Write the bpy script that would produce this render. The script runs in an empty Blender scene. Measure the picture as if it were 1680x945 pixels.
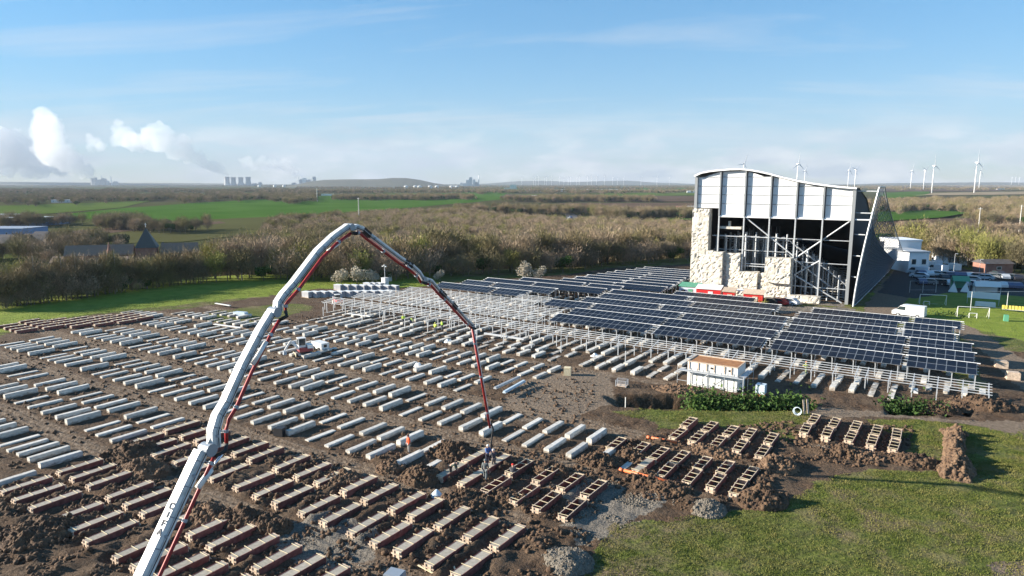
import bpy, bmesh, math, random
import numpy as np
from mathutils import Vector, Matrix, Euler

R = math.radians
rnd = random.Random(7)
nrng = np.random.default_rng(11)
scene = bpy.context.scene
col = scene.collection

# ------------------------------------------------------------------ camera, sky, sun, exposure
# site axes: x across the rows, y along the foundation beams, z up; the drone hovers over x=0, y=0
YAW = R(33.5); CAM_H = 24.0; FPX = 1120.0; HORIZON = 300.0
PITCH = math.atan((472.5 - HORIZON) / FPX)
cam_d = bpy.data.cameras.new("camera"); cam = bpy.data.objects.new("camera", cam_d); col.objects.link(cam)
cam.location = (0, 0, CAM_H); cam.rotation_euler = (R(90) - PITCH, 0, YAW)
cam_d.sensor_width = 36.0; cam_d.lens = 36.0 * FPX / 1680.0
cam_d.clip_start = 0.5; cam_d.clip_end = 120000
scene.camera = cam

SUN_EL = R(17.5); SHADOW_AZ = R(30.0)          # shadows run towards +x, swung 30 deg to +y
sdir = Vector((math.cos(SHADOW_AZ), math.sin(SHADOW_AZ), -math.tan(SUN_EL))).normalized()   # light travel
sun_d = bpy.data.lights.new("sun", 'SUN'); sun = bpy.data.objects.new("sun", sun_d); col.objects.link(sun)
sun_d.energy = 5.0; sun_d.angle = R(0.5); sun_d.color = (1.0, 0.91, 0.78)
sun.rotation_euler = sdir.to_track_quat('-Z', 'Y').to_euler()
to_sun = -sdir
SUN_ROT = math.atan2(to_sun.x, to_sun.y)

world = bpy.data.worlds.new("World"); scene.world = world; world.use_nodes = True
scene.view_settings.view_transform = 'Standard'; scene.view_settings.look = 'None'
scene.view_settings.gamma = 1.0; scene.view_settings.use_curve_mapping = False
scene.view_settings.exposure = 1.62
scene.render.engine = 'CYCLES'
scene.cycles.max_bounces = 14; scene.cycles.diffuse_bounces = 3; scene.cycles.glossy_bounces = 2
scene.cycles.transparent_max_bounces = 6; scene.cycles.volume_bounces = 12
scene.cycles.use_denoising = True

def build_world():
    nt = world.node_tree; nt.nodes.clear(); N = nt.nodes.new; L = nt.links.new
    out = N('ShaderNodeOutputWorld'); bg = N('ShaderNodeBackground')
    sky = N('ShaderNodeTexSky'); sky.sky_type = 'NISHITA'; sky.sun_disc = False
    sky.sun_elevation = SUN_EL; sky.sun_rotation = SUN_ROT
    sky.altitude = 1600; sky.air_density = 1.0; sky.dust_density = 0.0; sky.ozone_density = 3.5
    tc = N('ShaderNodeTexCoord'); sep = N('ShaderNodeSeparateXYZ'); L(tc.outputs['Generated'], sep.inputs[0])
    def math_(op, a, b=None, clamp=False):
        m = N('ShaderNodeMath'); m.operation = op; m.use_clamp = clamp
        for i, v in enumerate((a, b)):
            if v is None: continue
            if isinstance(v, (int, float)): m.inputs[i].default_value = v
            else: L(v, m.inputs[i])
        return m.outputs[0]
    zc = math_('MAXIMUM', sep.outputs['Z'], 0.0)
    den = math_('ADD', zc, 0.12)
    comb = N('ShaderNodeCombineXYZ'); L(math_('DIVIDE', sep.outputs['X'], den), comb.inputs[0]); L(math_('DIVIDE', sep.outputs['Y'], den), comb.inputs[1])
    # high thin streaks
    mp0 = N('ShaderNodeMapping'); mp0.inputs['Rotation'].default_value = (0, 0, R(-26)); L(comb.outputs[0], mp0.inputs[0])
    mp = N('ShaderNodeMapping'); mp.inputs['Scale'].default_value = (0.36, 1.5, 1); L(mp0.outputs[0], mp.inputs[0])
    n1 = N('ShaderNodeTexNoise'); n1.inputs['Scale'].default_value = 1.0; n1.inputs['Detail'].default_value = 7; n1.inputs['Roughness'].default_value = .6
    n1.inputs['Distortion'].default_value = .5
    L(mp.outputs[0], n1.inputs[0])
    r1 = N('ShaderNodeMapRange'); r1.inputs[1].default_value = .52; r1.inputs[2].default_value = .78; r1.inputs[3].default_value = 0; r1.inputs[4].default_value = .62
    L(n1.outputs['Fac'], r1.inputs[0])
    # low bank of cumulus near the horizon
    mp2 = N('ShaderNodeMapping'); mp2.inputs['Scale'].default_value = (7.0, 7.0, 26.0); L(tc.outputs['Generated'], mp2.inputs[0])
    n2 = N('ShaderNodeTexNoise'); n2.inputs['Scale'].default_value = 1.0; n2.inputs['Detail'].default_value = 8; n2.inputs['Roughness'].default_value = .58
    L(mp2.outputs[0], n2.inputs[0])
    r2 = N('ShaderNodeMapRange'); r2.inputs[1].default_value = .44; r2.inputs[2].default_value = .56; r2.inputs[3].default_value = 0; r2.inputs[4].default_value = 1
    L(n2.outputs['Fac'], r2.inputs[0])
    band = N('ShaderNodeValToRGB'); cr = band.color_ramp
    cr.elements[0].position = 0.0; cr.elements[0].color = (.95, .95, .95, 1)
    cr.elements[1].position = 0.030; cr.elements[1].color = (.85, .85, .85, 1)
    for p_, v_ in ((.055, .55), (.08, .15), (.12, .0)):
        e = cr.elements.new(p_); e.color = (v_, v_, v_, 1)
    L(sep.outputs['Z'], band.inputs[0])
    f2 = math_('MULTIPLY', r2.outputs[0], band.outputs[0])
    # cloud body: shaded undersides
    n3 = N('ShaderNodeTexNoise'); n3.inputs['Scale'].default_value = 1.6; n3.inputs['Detail'].default_value = 6; L(mp2.outputs[0], n3.inputs[0])
    cr3 = N('ShaderNodeValToRGB'); cr3.color_ramp.elements[0].position = .38; cr3.color_ramp.elements[0].color = (2.0, 2.2, 2.45, 1)
    cr3.color_ramp.elements[1].position = .62; cr3.color_ramp.elements[1].color = (3.9, 3.8, 3.6, 1); L(n3.outputs['Fac'], cr3.inputs[0])
    bw = N('ShaderNodeRGBToBW'); L(sky.outputs[0], bw.inputs[0])
    kf = math_('DIVIDE', 1.0, math_('ADD', 1.0, math_('MULTIPLY', bw.outputs[0], 0.25)))      # soft shoulder of the sky's range
    sc_ = N('ShaderNodeVectorMath'); sc_.operation = 'SCALE'; L(sky.outputs[0], sc_.inputs[0]); L(kf, sc_.inputs['Scale'])
    hs = N('ShaderNodeHueSaturation'); hs.inputs['Saturation'].default_value = 1.22; hs.inputs['Hue'].default_value = .488; hs.inputs['Value'].default_value = 1.0; L(sc_.outputs[0], hs.inputs['Color'])
    m1 = N('ShaderNodeMix'); m1.data_type = 'RGBA'; L(r1.outputs[0], m1.inputs['Factor']); L(hs.outputs[0], m1.inputs['A']); m1.inputs['B'].default_value = (2.9, 2.9, 2.95, 1)
    m2 = N('ShaderNodeMix'); m2.data_type = 'RGBA'; L(f2, m2.inputs['Factor']); L(m1.outputs['Result'], m2.inputs['A']); L(cr3.outputs[0], m2.inputs['B'])
    L(m2.outputs['Result'], bg.inputs['Color']); bg.inputs['Strength'].default_value = 0.10
    L(bg.outputs[0], out.inputs['Surface'])
build_world()

# ------------------------------------------------------------------ pixel <-> place helpers (a pixel gives a direction; the plane it lies on gives the distance)
CY, SY = math.cos(YAW), math.sin(YAW); CP, SP = math.cos(PITCH), math.sin(PITCH)
def ray(px, py):
    a = (px - 840) / FPX; b = (472.5 - py) / FPX
    d = (a, CP + b * SP, -SP + b * CP)
    return (d[0] * CY - d[1] * SY, d[0] * SY + d[1] * CY, d[2])
def S(px, py, z=0.0):
    r = ray(px, py); t = (z - CAM_H) / r[2]
    return Vector((r[0] * t, r[1] * t, z))
def C(X, D, z=0.0):                      # camera-heading frame (right, ahead) -> site
    return Vector((X * CY - D * SY, X * SY + D * CY, z))
def at_dist(px, d, z=0.0):               # ground bearing of a pixel column at distance d ahead
    return C((px - 840) / FPX * d, d, z)

# ------------------------------------------------------------------ numpy noise
def _hash(i, j, seed):
    h = (i.astype(np.int64) * 374761393 + j.astype(np.int64) * 668265263 + seed * 1442695041) & 0x7fffffff
    h = ((h ^ (h >> 13)) * 1274126177) & 0x7fffffff
    return ((h ^ (h >> 16)) & 0xffff) / 65535.0
def vnoise(x, y, seed=0):
    xi = np.floor(x); yi = np.floor(y); fx = x - xi; fy = y - yi
    fx = fx * fx * (3 - 2 * fx); fy = fy * fy * (3 - 2 * fy)
    a = _hash(xi, yi, seed); b = _hash(xi + 1, yi, seed); c = _hash(xi, yi + 1, seed); d = _hash(xi + 1, yi + 1, seed)
    return (a + (b - a) * fx) * (1 - fy) + (c + (d - c) * fx) * fy
def fbm(x, y, seed=0, oct=4, gain=.5):
    s = 0; a = 1.0; t = 0
    for o in range(oct):
        s = s + a * (vnoise(x * 2 ** o + 17.3 * o, y * 2 ** o - 9.1 * o, seed + o) - .5); t += a; a *= gain
    return s / t * 2
def ridge(x, y, seed=0, oct=4):
    s = 0; a = 1.0; t = 0
    for o in range(oct):
        s = s + a * (1 - np.abs(2 * vnoise(x * 2 ** o + 5.7 * o, y * 2 ** o + 3.3 * o, seed + o) - 1)); t += a; a *= .55
    return s / t
def smooth(e0, e1, x):
    t = np.clip((x - e0) / (e1 - e0), 0, 1); return t * t * (3 - 2 * t)
def inpoly(x, y, poly):
    n = len(poly); res = np.zeros(x.shape, bool); j = n - 1
    for i in range(n):
        xi, yi = poly[i][:2]; xj, yj = poly[j][:2]
        c = ((yi > y) != (yj > y)) & (x < (xj - xi) * (y - yi) / ((yj - yi) or 1e-9) + xi)
        res ^= c; j = i
    return res

# ------------------------------------------------------------------ mesh builder
class MB:
    def __init__(s): s.v = []; s.f = []; s.m = []
    def add(s, vs, fs, m=0):
        o = len(s.v); s.v += [tuple(v) for v in vs]; s.f += [tuple(i + o for i in f) for f in fs]; s.m += [m] * len(fs); return s
    def box(s, c, size, m=0, rz=0.0, taper=1.0):
        x, y, z = size[0] / 2, size[1] / 2, size[2] / 2; cr, sr = math.cos(rz), math.sin(rz)
        vs = []
        for dz in (-z, z):
            k = taper if dz > 0 else 1
            for dx, dy in ((-x, -y), (x, -y), (x, y), (-x, y)):
                dx *= k; dy *= k
                vs.append((c[0] + dx * cr - dy * sr, c[1] + dx * sr + dy * cr, c[2] + dz))
        return s.add(vs, [(3, 2, 1, 0), (4, 5, 6, 7), (0, 1, 5, 4), (1, 2, 6, 5), (2, 3, 7, 6), (3, 0, 4, 7)], m)
    def bar(s, p0, p1, w, h, m=0, up=(0, 0, 1), w1=None, h1=None):
        p0 = Vector(p0); p1 = Vector(p1); d = (p1 - p0).normalized(); up = Vector(up)
        if abs(d.dot(up)) > .98: up = Vector((0, 1, 0)) if abs(d.y) < .9 else Vector((1, 0, 0))
        sx = d.cross(up).normalized(); u = sx.cross(d).normalized()
        w1 = w if w1 is None else w1; h1 = h if h1 is None else h1
        vs = []
        for p, a, b in ((p0, w, h), (p1, w1, h1)):
            for i, j in ((-1, -1), (1, -1), (1, 1), (-1, 1)): vs.append(p + sx * a / 2 * i + u * b / 2 * j)
        return s.add(vs, [(0, 1, 2, 3), (7, 6, 5, 4), (0, 4, 5, 1), (1, 5, 6, 2), (2, 6, 7, 3), (3, 7, 4, 0)], m)
    def tube(s, pts, r, n=6, m=0, cap=True):
        pts = [Vector(p) for p in pts]; rs = r if isinstance(r, (list, tuple)) else [r] * len(pts)
        vs = []; fs = []
        for k, p in enumerate(pts):
            d = (pts[min(k + 1, len(pts) - 1)] - pts[max(k - 1, 0)]).normalized()
            a = Vector((0, 0, 1)) if abs(d.z) < .9 else Vector((1, 0, 0))
            sx = d.cross(a).normalized(); u = sx.cross(d)
            for i in range(n):
                t = 2 * math.pi * i / n; vs.append(p + sx * math.cos(t) * rs[k] + u * math.sin(t) * rs[k])
        for k in range(len(pts) - 1):
            for i in range(n):
                j = (i + 1) % n; fs.append((k * n + i, (k + 1) * n + i, (k + 1) * n + j, k * n + j))
        if cap:
            fs.append(tuple(range(n))); fs.append(tuple((len(pts) - 1) * n + i for i in reversed(range(n))))
        return s.add(vs, fs, m)
    def lathe(s, prof, c=(0, 0, 0), n=16, m=0):
        vs = []; fs = []
        for r_, z_ in prof:
            for i in range(n):
                t = 2 * math.pi * i / n; vs.append((c[0] + r_ * math.cos(t), c[1] + r_ * math.sin(t), c[2] + z_))
        for k in range(len(prof) - 1):
            for i in range(n):
                j = (i + 1) % n; fs.append((k * n + i, k * n + j, (k + 1) * n + j, (k + 1) * n + i))
        fs.append(tuple(reversed(range(n)))); fs.append(tuple((len(prof) - 1) * n + i for i in range(n)))
        return s.add(vs, fs, m)
    def prism(s, poly, o, ax, ay, az, depth, m=0):     # poly in (ax, ay), extruded depth both sides of az
        o = Vector(o); ax = Vector(ax); ay = Vector(ay); az = Vector(az); n = len(poly)
        vs = [o + ax * p + ay * q + az * (-depth / 2) for p, q in poly] + [o + ax * p + ay * q + az * (depth / 2) for p, q in poly]
        fs = [tuple(reversed(range(n))), tuple(range(n, 2 * n))] + [(i, (i + 1) % n, n + (i + 1) % n, n + i) for i in range(n)]
        return s.add(vs, fs, m)
    def mesh(s, name, mats, smooth_=False):
        me = bpy.data.meshes.new(name); me.from_pydata(s.v, [], s.f)
        for m in (mats if isinstance(mats, (list, tuple)) else [mats]): me.materials.append(m)
        me.polygons.foreach_set('material_index', s.m)
        if smooth_: me.polygons.foreach_set('use_smooth', [True] * len(me.polygons))
        me.update(); return me
    def build(s, name, mats, parent=None, smooth_=False, loc=None, rz=0.0):
        return obj(name, s.mesh(name, mats, smooth_), parent, loc, rz)
def obj(name, me, parent=None, loc=None, rz=0.0):
    o = bpy.data.objects.new(name, me); col.objects.link(o)
    if parent is not None: o.parent = parent
    if loc is not None: o.location = loc
    if rz: o.rotation_euler.z = rz
    return o
def np_mesh(name, V, F, mats, smooth_=False):
    me = bpy.data.meshes.new(name); V = np.asarray(V, np.float32); F = np.asarray(F, np.int32); k = F.shape[1]
    me.vertices.add(len(V)); me.vertices.foreach_set('co', V.ravel())
    me.loops.add(F.size); me.loops.foreach_set('vertex_index', F.ravel())
    me.polygons.add(len(F)); me.polygons.foreach_set('loop_start', np.arange(len(F), dtype=np.int32) * k)
    me.polygons.foreach_set('loop_total', np.full(len(F), k, np.int32))
    if smooth_: me.polygons.foreach_set('use_smooth', np.ones(len(F), bool))
    for m in (mats if isinstance(mats, (list, tuple)) else [mats]): me.materials.append(m)
    me.update(calc_edges=True); me.validate(); return me
def tag(o, label, cat, group=None):
    o['label'] = label; o['category'] = cat; o['kind'] = 'thing'
    if group: o['group'] = group
    return o
def empty(name, loc=(0, 0, 0), rz=0.0):
    o = bpy.data.objects.new(name, None); col.objects.link(o); o.location = loc; o.rotation_euler.z = rz; o.empty_display_size = .2; return o
def structure(o): o['kind'] = 'structure'; return o
def stuff(o, label=None, cat=None):
    o['kind'] = 'stuff'
    if label: o['label'] = label
    if cat: o['category'] = cat
    return o
def copy_tree(o, parent=None):
    c = o.copy(); col.objects.link(c); c.parent = parent
    for ch in list(o.children): copy_tree(ch, c)
    return c

# ------------------------------------------------------------------ materials
def mat(name, c, rough=.8, c2=None, scale=3.0, bump=0.0, bscale=None, metal=0.0, spec=None, detail=5, contrast=(.35, .65), rand=0.0, coords='Object'):
    m = bpy.data.materials.new(name); m.use_nodes = True; nt = m.node_tree; b = nt.nodes['Principled BSDF']
    b.inputs['Roughness'].default_value = rough; b.inputs['Metallic'].default_value = metal
    if spec is not None: b.inputs['Specular IOR Level'].default_value = spec
    b.inputs['Base Color'].default_value = (*c, 1)
    tc = nt.nodes.new('ShaderNodeTexCoord'); src = tc.outputs[coords]; colout = None
    if c2 is not None:
        n = nt.nodes.new('ShaderNodeTexNoise'); n.inputs['Scale'].default_value = scale; n.inputs['Detail'].default_value = detail; nt.links.new(src, n.inputs[0])
        r = nt.nodes.new('ShaderNodeValToRGB'); r.color_ramp.elements[0].position = contrast[0]; r.color_ramp.elements[1].position = contrast[1]
        r.color_ramp.elements[0].color = (*c, 1); r.color_ramp.elements[1].color = (*c2, 1)
        nt.links.new(n.outputs['Fac'], r.inputs[0]); colout = r.outputs[0]
    if rand:
        oi = nt.nodes.new('ShaderNodeObjectInfo'); mr = nt.nodes.new('ShaderNodeMapRange'); mr.inputs[3].default_value = 1 - rand; mr.inputs[4].default_value = 1 + rand
        nt.links.new(oi.outputs['Random'], mr.inputs[0]); h = nt.nodes.new('ShaderNodeHueSaturation'); nt.links.new(mr.outputs[0], h.inputs['Value'])
        if colout: nt.links.new(colout, h.inputs['Color'])
        else: h.inputs['Color'].default_value = (*c, 1)
        colout = h.outputs[0]
    if colout: nt.links.new(colout, b.inputs['Base Color'])
    if bump:
        n2 = nt.nodes.new('ShaderNodeTexNoise'); n2.inputs['Scale'].default_value = bscale or scale * 4; n2.inputs['Detail'].default_value = 6; nt.links.new(src, n2.inputs[0])
        bp = nt.nodes.new('ShaderNodeBump'); bp.inputs['Strength'].default_value = bump; bp.inputs['Distance'].default_value = .1
        nt.links.new(n2.outputs['Fac'], bp.inputs['Height']); nt.links.new(bp.outputs[0], b.inputs['Normal'])
    return m
def ramp_random(name, cols, rough=.9, noise=.25, nscale=.4):    # colour picked per copy, from a ramp of real bark/leaf colours
    m = bpy.data.materials.new(name); m.use_nodes = True; nt = m.node_tree; b = nt.nodes['Principled BSDF']; b.inputs['Roughness'].default_value = rough
    b.inputs['Specular IOR Level'].default_value = .15
    oi = nt.nodes.new('ShaderNodeObjectInfo'); r = nt.nodes.new('ShaderNodeValToRGB'); cr = r.color_ramp
    for i, c in enumerate(cols):
        p = i / max(1, len(cols) - 1)
        e = cr.elements[i] if i < 2 and len(cols) <= 2 else (cr.elements[0] if i == 0 else (cr.elements[1] if i == 1 else cr.elements.new(p)))
        e.position = p; e.color = (*c, 1)
    nt.links.new(oi.outputs['Random'], r.inputs[0])
    tc = nt.nodes.new('ShaderNodeTexCoord'); n = nt.nodes.new('ShaderNodeTexNoise'); n.inputs['Scale'].default_value = nscale; nt.links.new(tc.outputs['Object'], n.inputs[0])
    mr = nt.nodes.new('ShaderNodeMapRange'); mr.inputs[1].default_value = .3; mr.inputs[2].default_value = .7; mr.inputs[3].default_value = 1 - noise; mr.inputs[4].default_value = 1 + noise
    nt.links.new(n.outputs['Fac'], mr.inputs[0]); h = nt.nodes.new('ShaderNodeHueSaturation'); nt.links.new(r.outputs[0], h.inputs['Color']); nt.links.new(mr.outputs[0], h.inputs['Value'])
    nt.links.new(h.outputs[0], b.inputs['Base Color']); return m

M = {}
M['concrete'] = mat('pale_concrete', (.47, .445, .39), .9, (.68, .65, .59), 1.7, .2, 30, rand=.13, contrast=(.3, .7))
def splash(m):                                   # mud splashed up the lower faces and smeared on top
    nt = m.node_tree; N = nt.nodes.new; L = nt.links.new; b = nt.nodes['Principled BSDF']; src = b.inputs['Base Color'].links[0].from_socket
    tc = N('ShaderNodeTexCoord'); oi = N('ShaderNodeObjectInfo'); ad = N('ShaderNodeVectorMath'); ad.operation = 'ADD'; L(tc.outputs['Object'], ad.inputs[0]); L(oi.outputs['Location'], ad.inputs[1])
    n = N('ShaderNodeTexNoise'); n.inputs['Scale'].default_value = 2.2; n.inputs['Detail'].default_value = 7; L(ad.outputs[0], n.inputs[0])
    n2 = N('ShaderNodeTexNoise'); n2.inputs['Scale'].default_value = .9; n2.inputs['Detail'].default_value = 6; n2.inputs['Roughness'].default_value = .7; L(ad.outputs[0], n2.inputs[0])
    sp = N('ShaderNodeSeparateXYZ'); L(tc.outputs['Object'], sp.inputs[0])
    m1 = N('ShaderNodeMath'); m1.operation = 'MULTIPLY_ADD'; L(n.outputs['Fac'], m1.inputs[0]); m1.inputs[1].default_value = 1.5; m1.inputs[2].default_value = -.45
    r = N('ShaderNodeMath'); r.operation = 'SUBTRACT'; L(m1.outputs[0], r.inputs[0]); L(sp.outputs['Z'], r.inputs[1])
    a = N('ShaderNodeMapRange'); a.inputs[1].default_value = -.1; a.inputs[2].default_value = .25; a.inputs[4].default_value = .75; L(r.outputs[0], a.inputs[0])
    c = N('ShaderNodeMapRange'); c.inputs[1].default_value = .60; c.inputs[2].default_value = .72; c.inputs[4].default_value = .5; L(n2.outputs['Fac'], c.inputs[0])
    mx0 = N('ShaderNodeMath'); mx0.operation = 'MAXIMUM'; L(a.outputs[0], mx0.inputs[0]); L(c.outputs[0], mx0.inputs[1])
    mx = N('ShaderNodeMix'); mx.data_type = 'RGBA'; L(mx0.outputs[0], mx.inputs['Factor']); L(src, mx.inputs['A']); mx.inputs['B'].default_value = (.17, .125, .085, 1); L(mx.outputs['Result'], b.inputs['Base Color'])
splash(M['concrete'])
M['wetconcrete'] = mat('fresh_concrete', (.31, .275, .215), .75, (.40, .355, .285), 4, .15, 25, rand=.12)
M['formred'] = mat('red_form_board', (.15, .045, .038), .6, (.23, .09, .07), 3, rand=.25)
M['wood'] = mat('raw_timber', (.44, .33, .24), .75, (.66, .52, .39), 5, rand=.15)
M['woodpale'] = mat('pale_batten', (.62, .52, .32), .75, (.74, .64, .44), 6)
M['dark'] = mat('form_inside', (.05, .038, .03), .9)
M['white'] = mat('white_paint', (.78, .78, .75), .38, (.70, .69, .65), 2.0, rand=.0)
M['boomwhite'] = mat('boom_white_paint', (.82, .81, .78), .38, (.50, .47, .41), 1.6, contrast=(.48, .80), detail=9)
M['boomgrey'] = mat('boom_grey_steel', (.34, .38, .42), .45, metal=.3)
M['black'] = mat('black_paint', (.02, .02, .022), .5)
M['rubber'] = mat('black_rubber', (.03, .03, .03), .8)
M['red'] = mat('red_pipe_paint', (.38, .022, .022), .45, (.25, .02, .02), 3)
M['chrome'] = mat('polished_rod', (.75, .77, .8), .2, metal=1.0)
M['steel'] = mat('galvanised_steel', (.52, .54, .55), .5, (.40, .42, .44), 4, metal=.3)
M['alu'] = mat('aluminium_frame', (.26, .28, .30), .45, metal=.3)
M['letter'] = mat('grey_lettering', (.17, .17, .175), 1.0, spec=0)
M['orange'] = mat('orange_plastic_pipe', (.70, .17, .05), .5, (.62, .15, .05), 3)
M['hired'] = mat('hall_red_sheet', (.62, .025, .025), .5)
M['clad'] = mat('white_cladding', (.82, .83, .83), .5, (.77, .78, .79), .5)
M['cladgrey'] = mat('grey_steel_column', (.24, .255, .265), .5)
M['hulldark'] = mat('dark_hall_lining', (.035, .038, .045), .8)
M['rock'] = mat('sprayed_concrete_rock', (.36, .32, .26), .95, (.66, .62, .54), 1.6, .9, 5.0, contrast=(.28, .58), detail=10)
M['rust'] = mat('rusty_roof', (.42, .19, .07), .8, (.30, .13, .05), 1.5)
M['skin'] = mat('skin', (.55, .34, .25), .6)
M['glass'] = mat('dark_glass', (.03, .045, .05), .1)
M['bluehall'] = mat('blue_hall_wall', (.18, .28, .46), .6)
M['rooftile'] = mat('dark_roof_tile', (.07, .065, .065), .7, (.10, .09, .09), 1)
M['brick'] = mat('red_brick', (.25, .12, .085), .85, (.31, .16, .12), 1)
M['slate'] = mat('slate_spire', (.07, .075, .068), .6)
M['towerconc'] = mat('cooling_tower_concrete', (.42, .42, .42), .9)
M['turbine'] = mat('turbine_white', (.82, .82, .82), .45)
M['hill'] = mat('wooded_hill', (.05, .055, .035), 1, (.08, .075, .045), .004)
M['asphalt'] = mat('asphalt', (.055, .055, .058), .85, (.075, .072, .07), .6)
M['tent'] = mat('white_tarpaulin', (.75, .77, .76), .6)
M['greencloth'] = mat('green_canvas', (.10, .32, .20), .7)
M['caravan'] = mat('caravan_white', (.75, .75, .74), .4)
M['plastic'] = mat('clear_blue_plastic', (.60, .70, .76), .35)
M['gravel'] = mat('grey_gravel', (.12, .100, .074), .95, (.215, .188, .150), 5, .8, 12)
M['soil'] = mat('dug_soil', (.052, .030, .018), .95, (.140, .084, .046), 1.6, .8, 9, contrast=(.3, .7))  # soil colour; its dark tone is lowered to carry the mud's deep shadows
M['soilred'] = mat('tan_soil', (.105, .062, .036), .95, (.195, .122, .072), 1.6, .8, 9)
M['bark'] = ramp_random('bark', [(.10, .085, .06), (.16, .14, .11), (.20, .18, .15)], nscale=1.0)
M['twig'] = ramp_random('twigs', [(.185, .148, .088), (.225, .175, .104), (.195, .175, .078), (.26, .195, .116), (.165, .145, .082), (.235, .205, .085), (.28, .205, .128)], nscale=.25)
M['twigpink'] = ramp_random('twigs_pinkish', [(.31, .235, .16), (.37, .275, .19), (.29, .235, .16)], nscale=.25)
M['twigyellow'] = ramp_random('twigs_budding', [(.25, .25, .075), (.21, .20, .062), (.28, .25, .08)], nscale=.25)
M['leaf'] = ramp_random('evergreen_leaves', [(.04, .075, .02), (.06, .11, .025), (.05, .085, .03)], nscale=.8)
M['blossom'] = ramp_random('pale_blossom', [(.42, .38, .30), (.50, .44, .34), (.34, .33, .26)], nscale=.8)
M['grassblade'] = ramp_random('grass_blades', [(.08, .135, .025), (.11, .16, .03)], nscale=1.0)

M['greyroof'] = mat('blue_grey_roof', (.26, .31, .37), .6)
def panel_material():
    m = bpy.data.materials.new('solar_cells'); m.use_nodes = True; nt = m.node_tree; b = nt.nodes['Principled BSDF']
    b.inputs['Base Color'].default_value = (.011, .017, .042, 1); b.inputs['Roughness'].default_value = .35; b.inputs['Specular IOR Level'].default_value = .10
    oi = nt.nodes.new('ShaderNodeObjectInfo'); r = nt.nodes.new('ShaderNodeValToRGB')
    r.color_ramp.elements[0].color = (.006, .008, .014, 1); r.color_ramp.elements[1].color = (.012, .016, .028, 1)
    nt.links.new(oi.outputs['Random'], r.inputs[0]); nt.links.new(r.outputs[0], b.inputs['Base Color']); return m
M['cells'] = panel_material()

# ------------------------------------------------------------------ where the foundation beams and formwork boxes lie (x positions per row; row = y of the near end)
def seq(a, b, d): 
    n = int(round((b - a) / d)); return [a + (b - a) * i / n for i in range(n + 1)]
BARE = {
    19.7: [-63.0], 23.8: [-80.0, -77.5, -75.0, -72.6, -70.5, -68.6, -66.4, -64.2],
    30.1: [-93.6, -91.1, -88.5, -85.6, -82.5, -79.2, -76.3, -73.8, -70.2, -67.8, -65.1],
    34.1: [-104.0, -101.3, -98.5, -95.6, -91.0, -88.0, -85.1, -82.0, -79.4, -76.4, -74.0, -70.4, -68.2, -65.5],
    40.4: [-118.6, -116.2, -114.1, -111.9, -108.4, -105.0, -102.7, -100.6, -97.7, -93.5, -90.5, -88.2, -85.4, -82.8] + seq(-80.1, -44.7, 2.7) + [-42.2, -38.9, -36.7],
    44.3: [-118.0, -115.5, -113.0, -110.2, -107.2, -104.0, -101.9, -99.1, -96.5, -93.0, -90.7, -87.9, -85.4] + seq(-82.6, -50.1, 2.7) + [-47.0, -44.6, -42.1, -39.3, -37.0],
    50.5: [-118.5, -116.0, -113.8, -111.4, -109.0, -106.5, -103.7, -101.1, -98.5, -95.7, -93.3, -89.6, -87.0, -84.4, -81.9, -79.4] + seq(-76.8, -68.0, 2.8) + [-65.1, -63.1, -60.5, -57.8, -55.2, -52.9, -50.4, -47.6, -44.9, -42.5, -39.7, -37.2, -34.65, -32.35, -30.0, -27.7, -25.0, -22.7],
    54.4: seq(-116, -100.6, 2.55) + [-98.0, -95.7, -93.2, -89.2, -86.3, -84.1, -81.8, -79.0, -76.2, -73.4, -70.75, -68.3, -65.8, -63.3, -60.85, -58.1, -55.2, -52.8, -50.3, -47.5, -45.1, -42.5, -39.9, -37.35, -34.8, -32.5, -30.0, -27.7],
    60.4: [-116.4, -114.2, -111.7, -109.8, -107.8, -104.75, -102.2, -99.5, -97.4, -94.75, -92.0] + seq(-89.5, -67.7, 2.45) + [-65.2, -63.0, -60.2, -57.9, -55.6, -52.75, -50.6, -48.2],
    64.0: seq(-106.3, -62.8, 2.5) + [-60.2, -57.6, -55.1, -52.6, -50.4, -47.85],
    69.7: seq(-93, -74, 2.3) + [-71.5, -69.1, -66.6, -64.2, -62.2, -59.8, -57.4, -55.0, -52.6, -50.3, -48.0, -45.4, -43.1],
    73.0: seq(-92, -73.5, 2.3) + [-71.2, -68.8, -66.4, -64.2, -62.0, -59.7, -57.4, -55.0, -52.6, -50.3, -48.0, -45.5, -43.0],
}
SKIP = {(40.4, -58.8), (60.4, -87.0)}
FULL = {   # formwork filled with concrete
    19.7: [-60.6, -58.2, -55.6, -52.2, -49.6, -47.3, -43.5, -41.4, -39.2, -37.0, -34.7],
    23.8: [-60.9, -58.5, -56.0, -52.7, -50.3, -47.9, -45.0, -42.2, -39.75, -37.4, -35.1, -32.8, -30.6],
    30.1: [-62.5, -60.2, -57.9, -54.5, -51.9, -49.3, -46.2, -43.6, -41.3, -38.5, -36.1, -33.4, -31.2, -29.1, -26.4, -24.3],
    34.1: [-63.0, -60.2, -57.8, -55.0, -52.2, -49.9, -46.4, -43.9, -41.5, -38.5, -36.2, -33.4, -31.5, -29.1, -26.5, -24.3],
    40.4: [-34.1, -31.9], 44.0: [-34.2, -32.0], 50.3: [-21.3],
}
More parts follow.
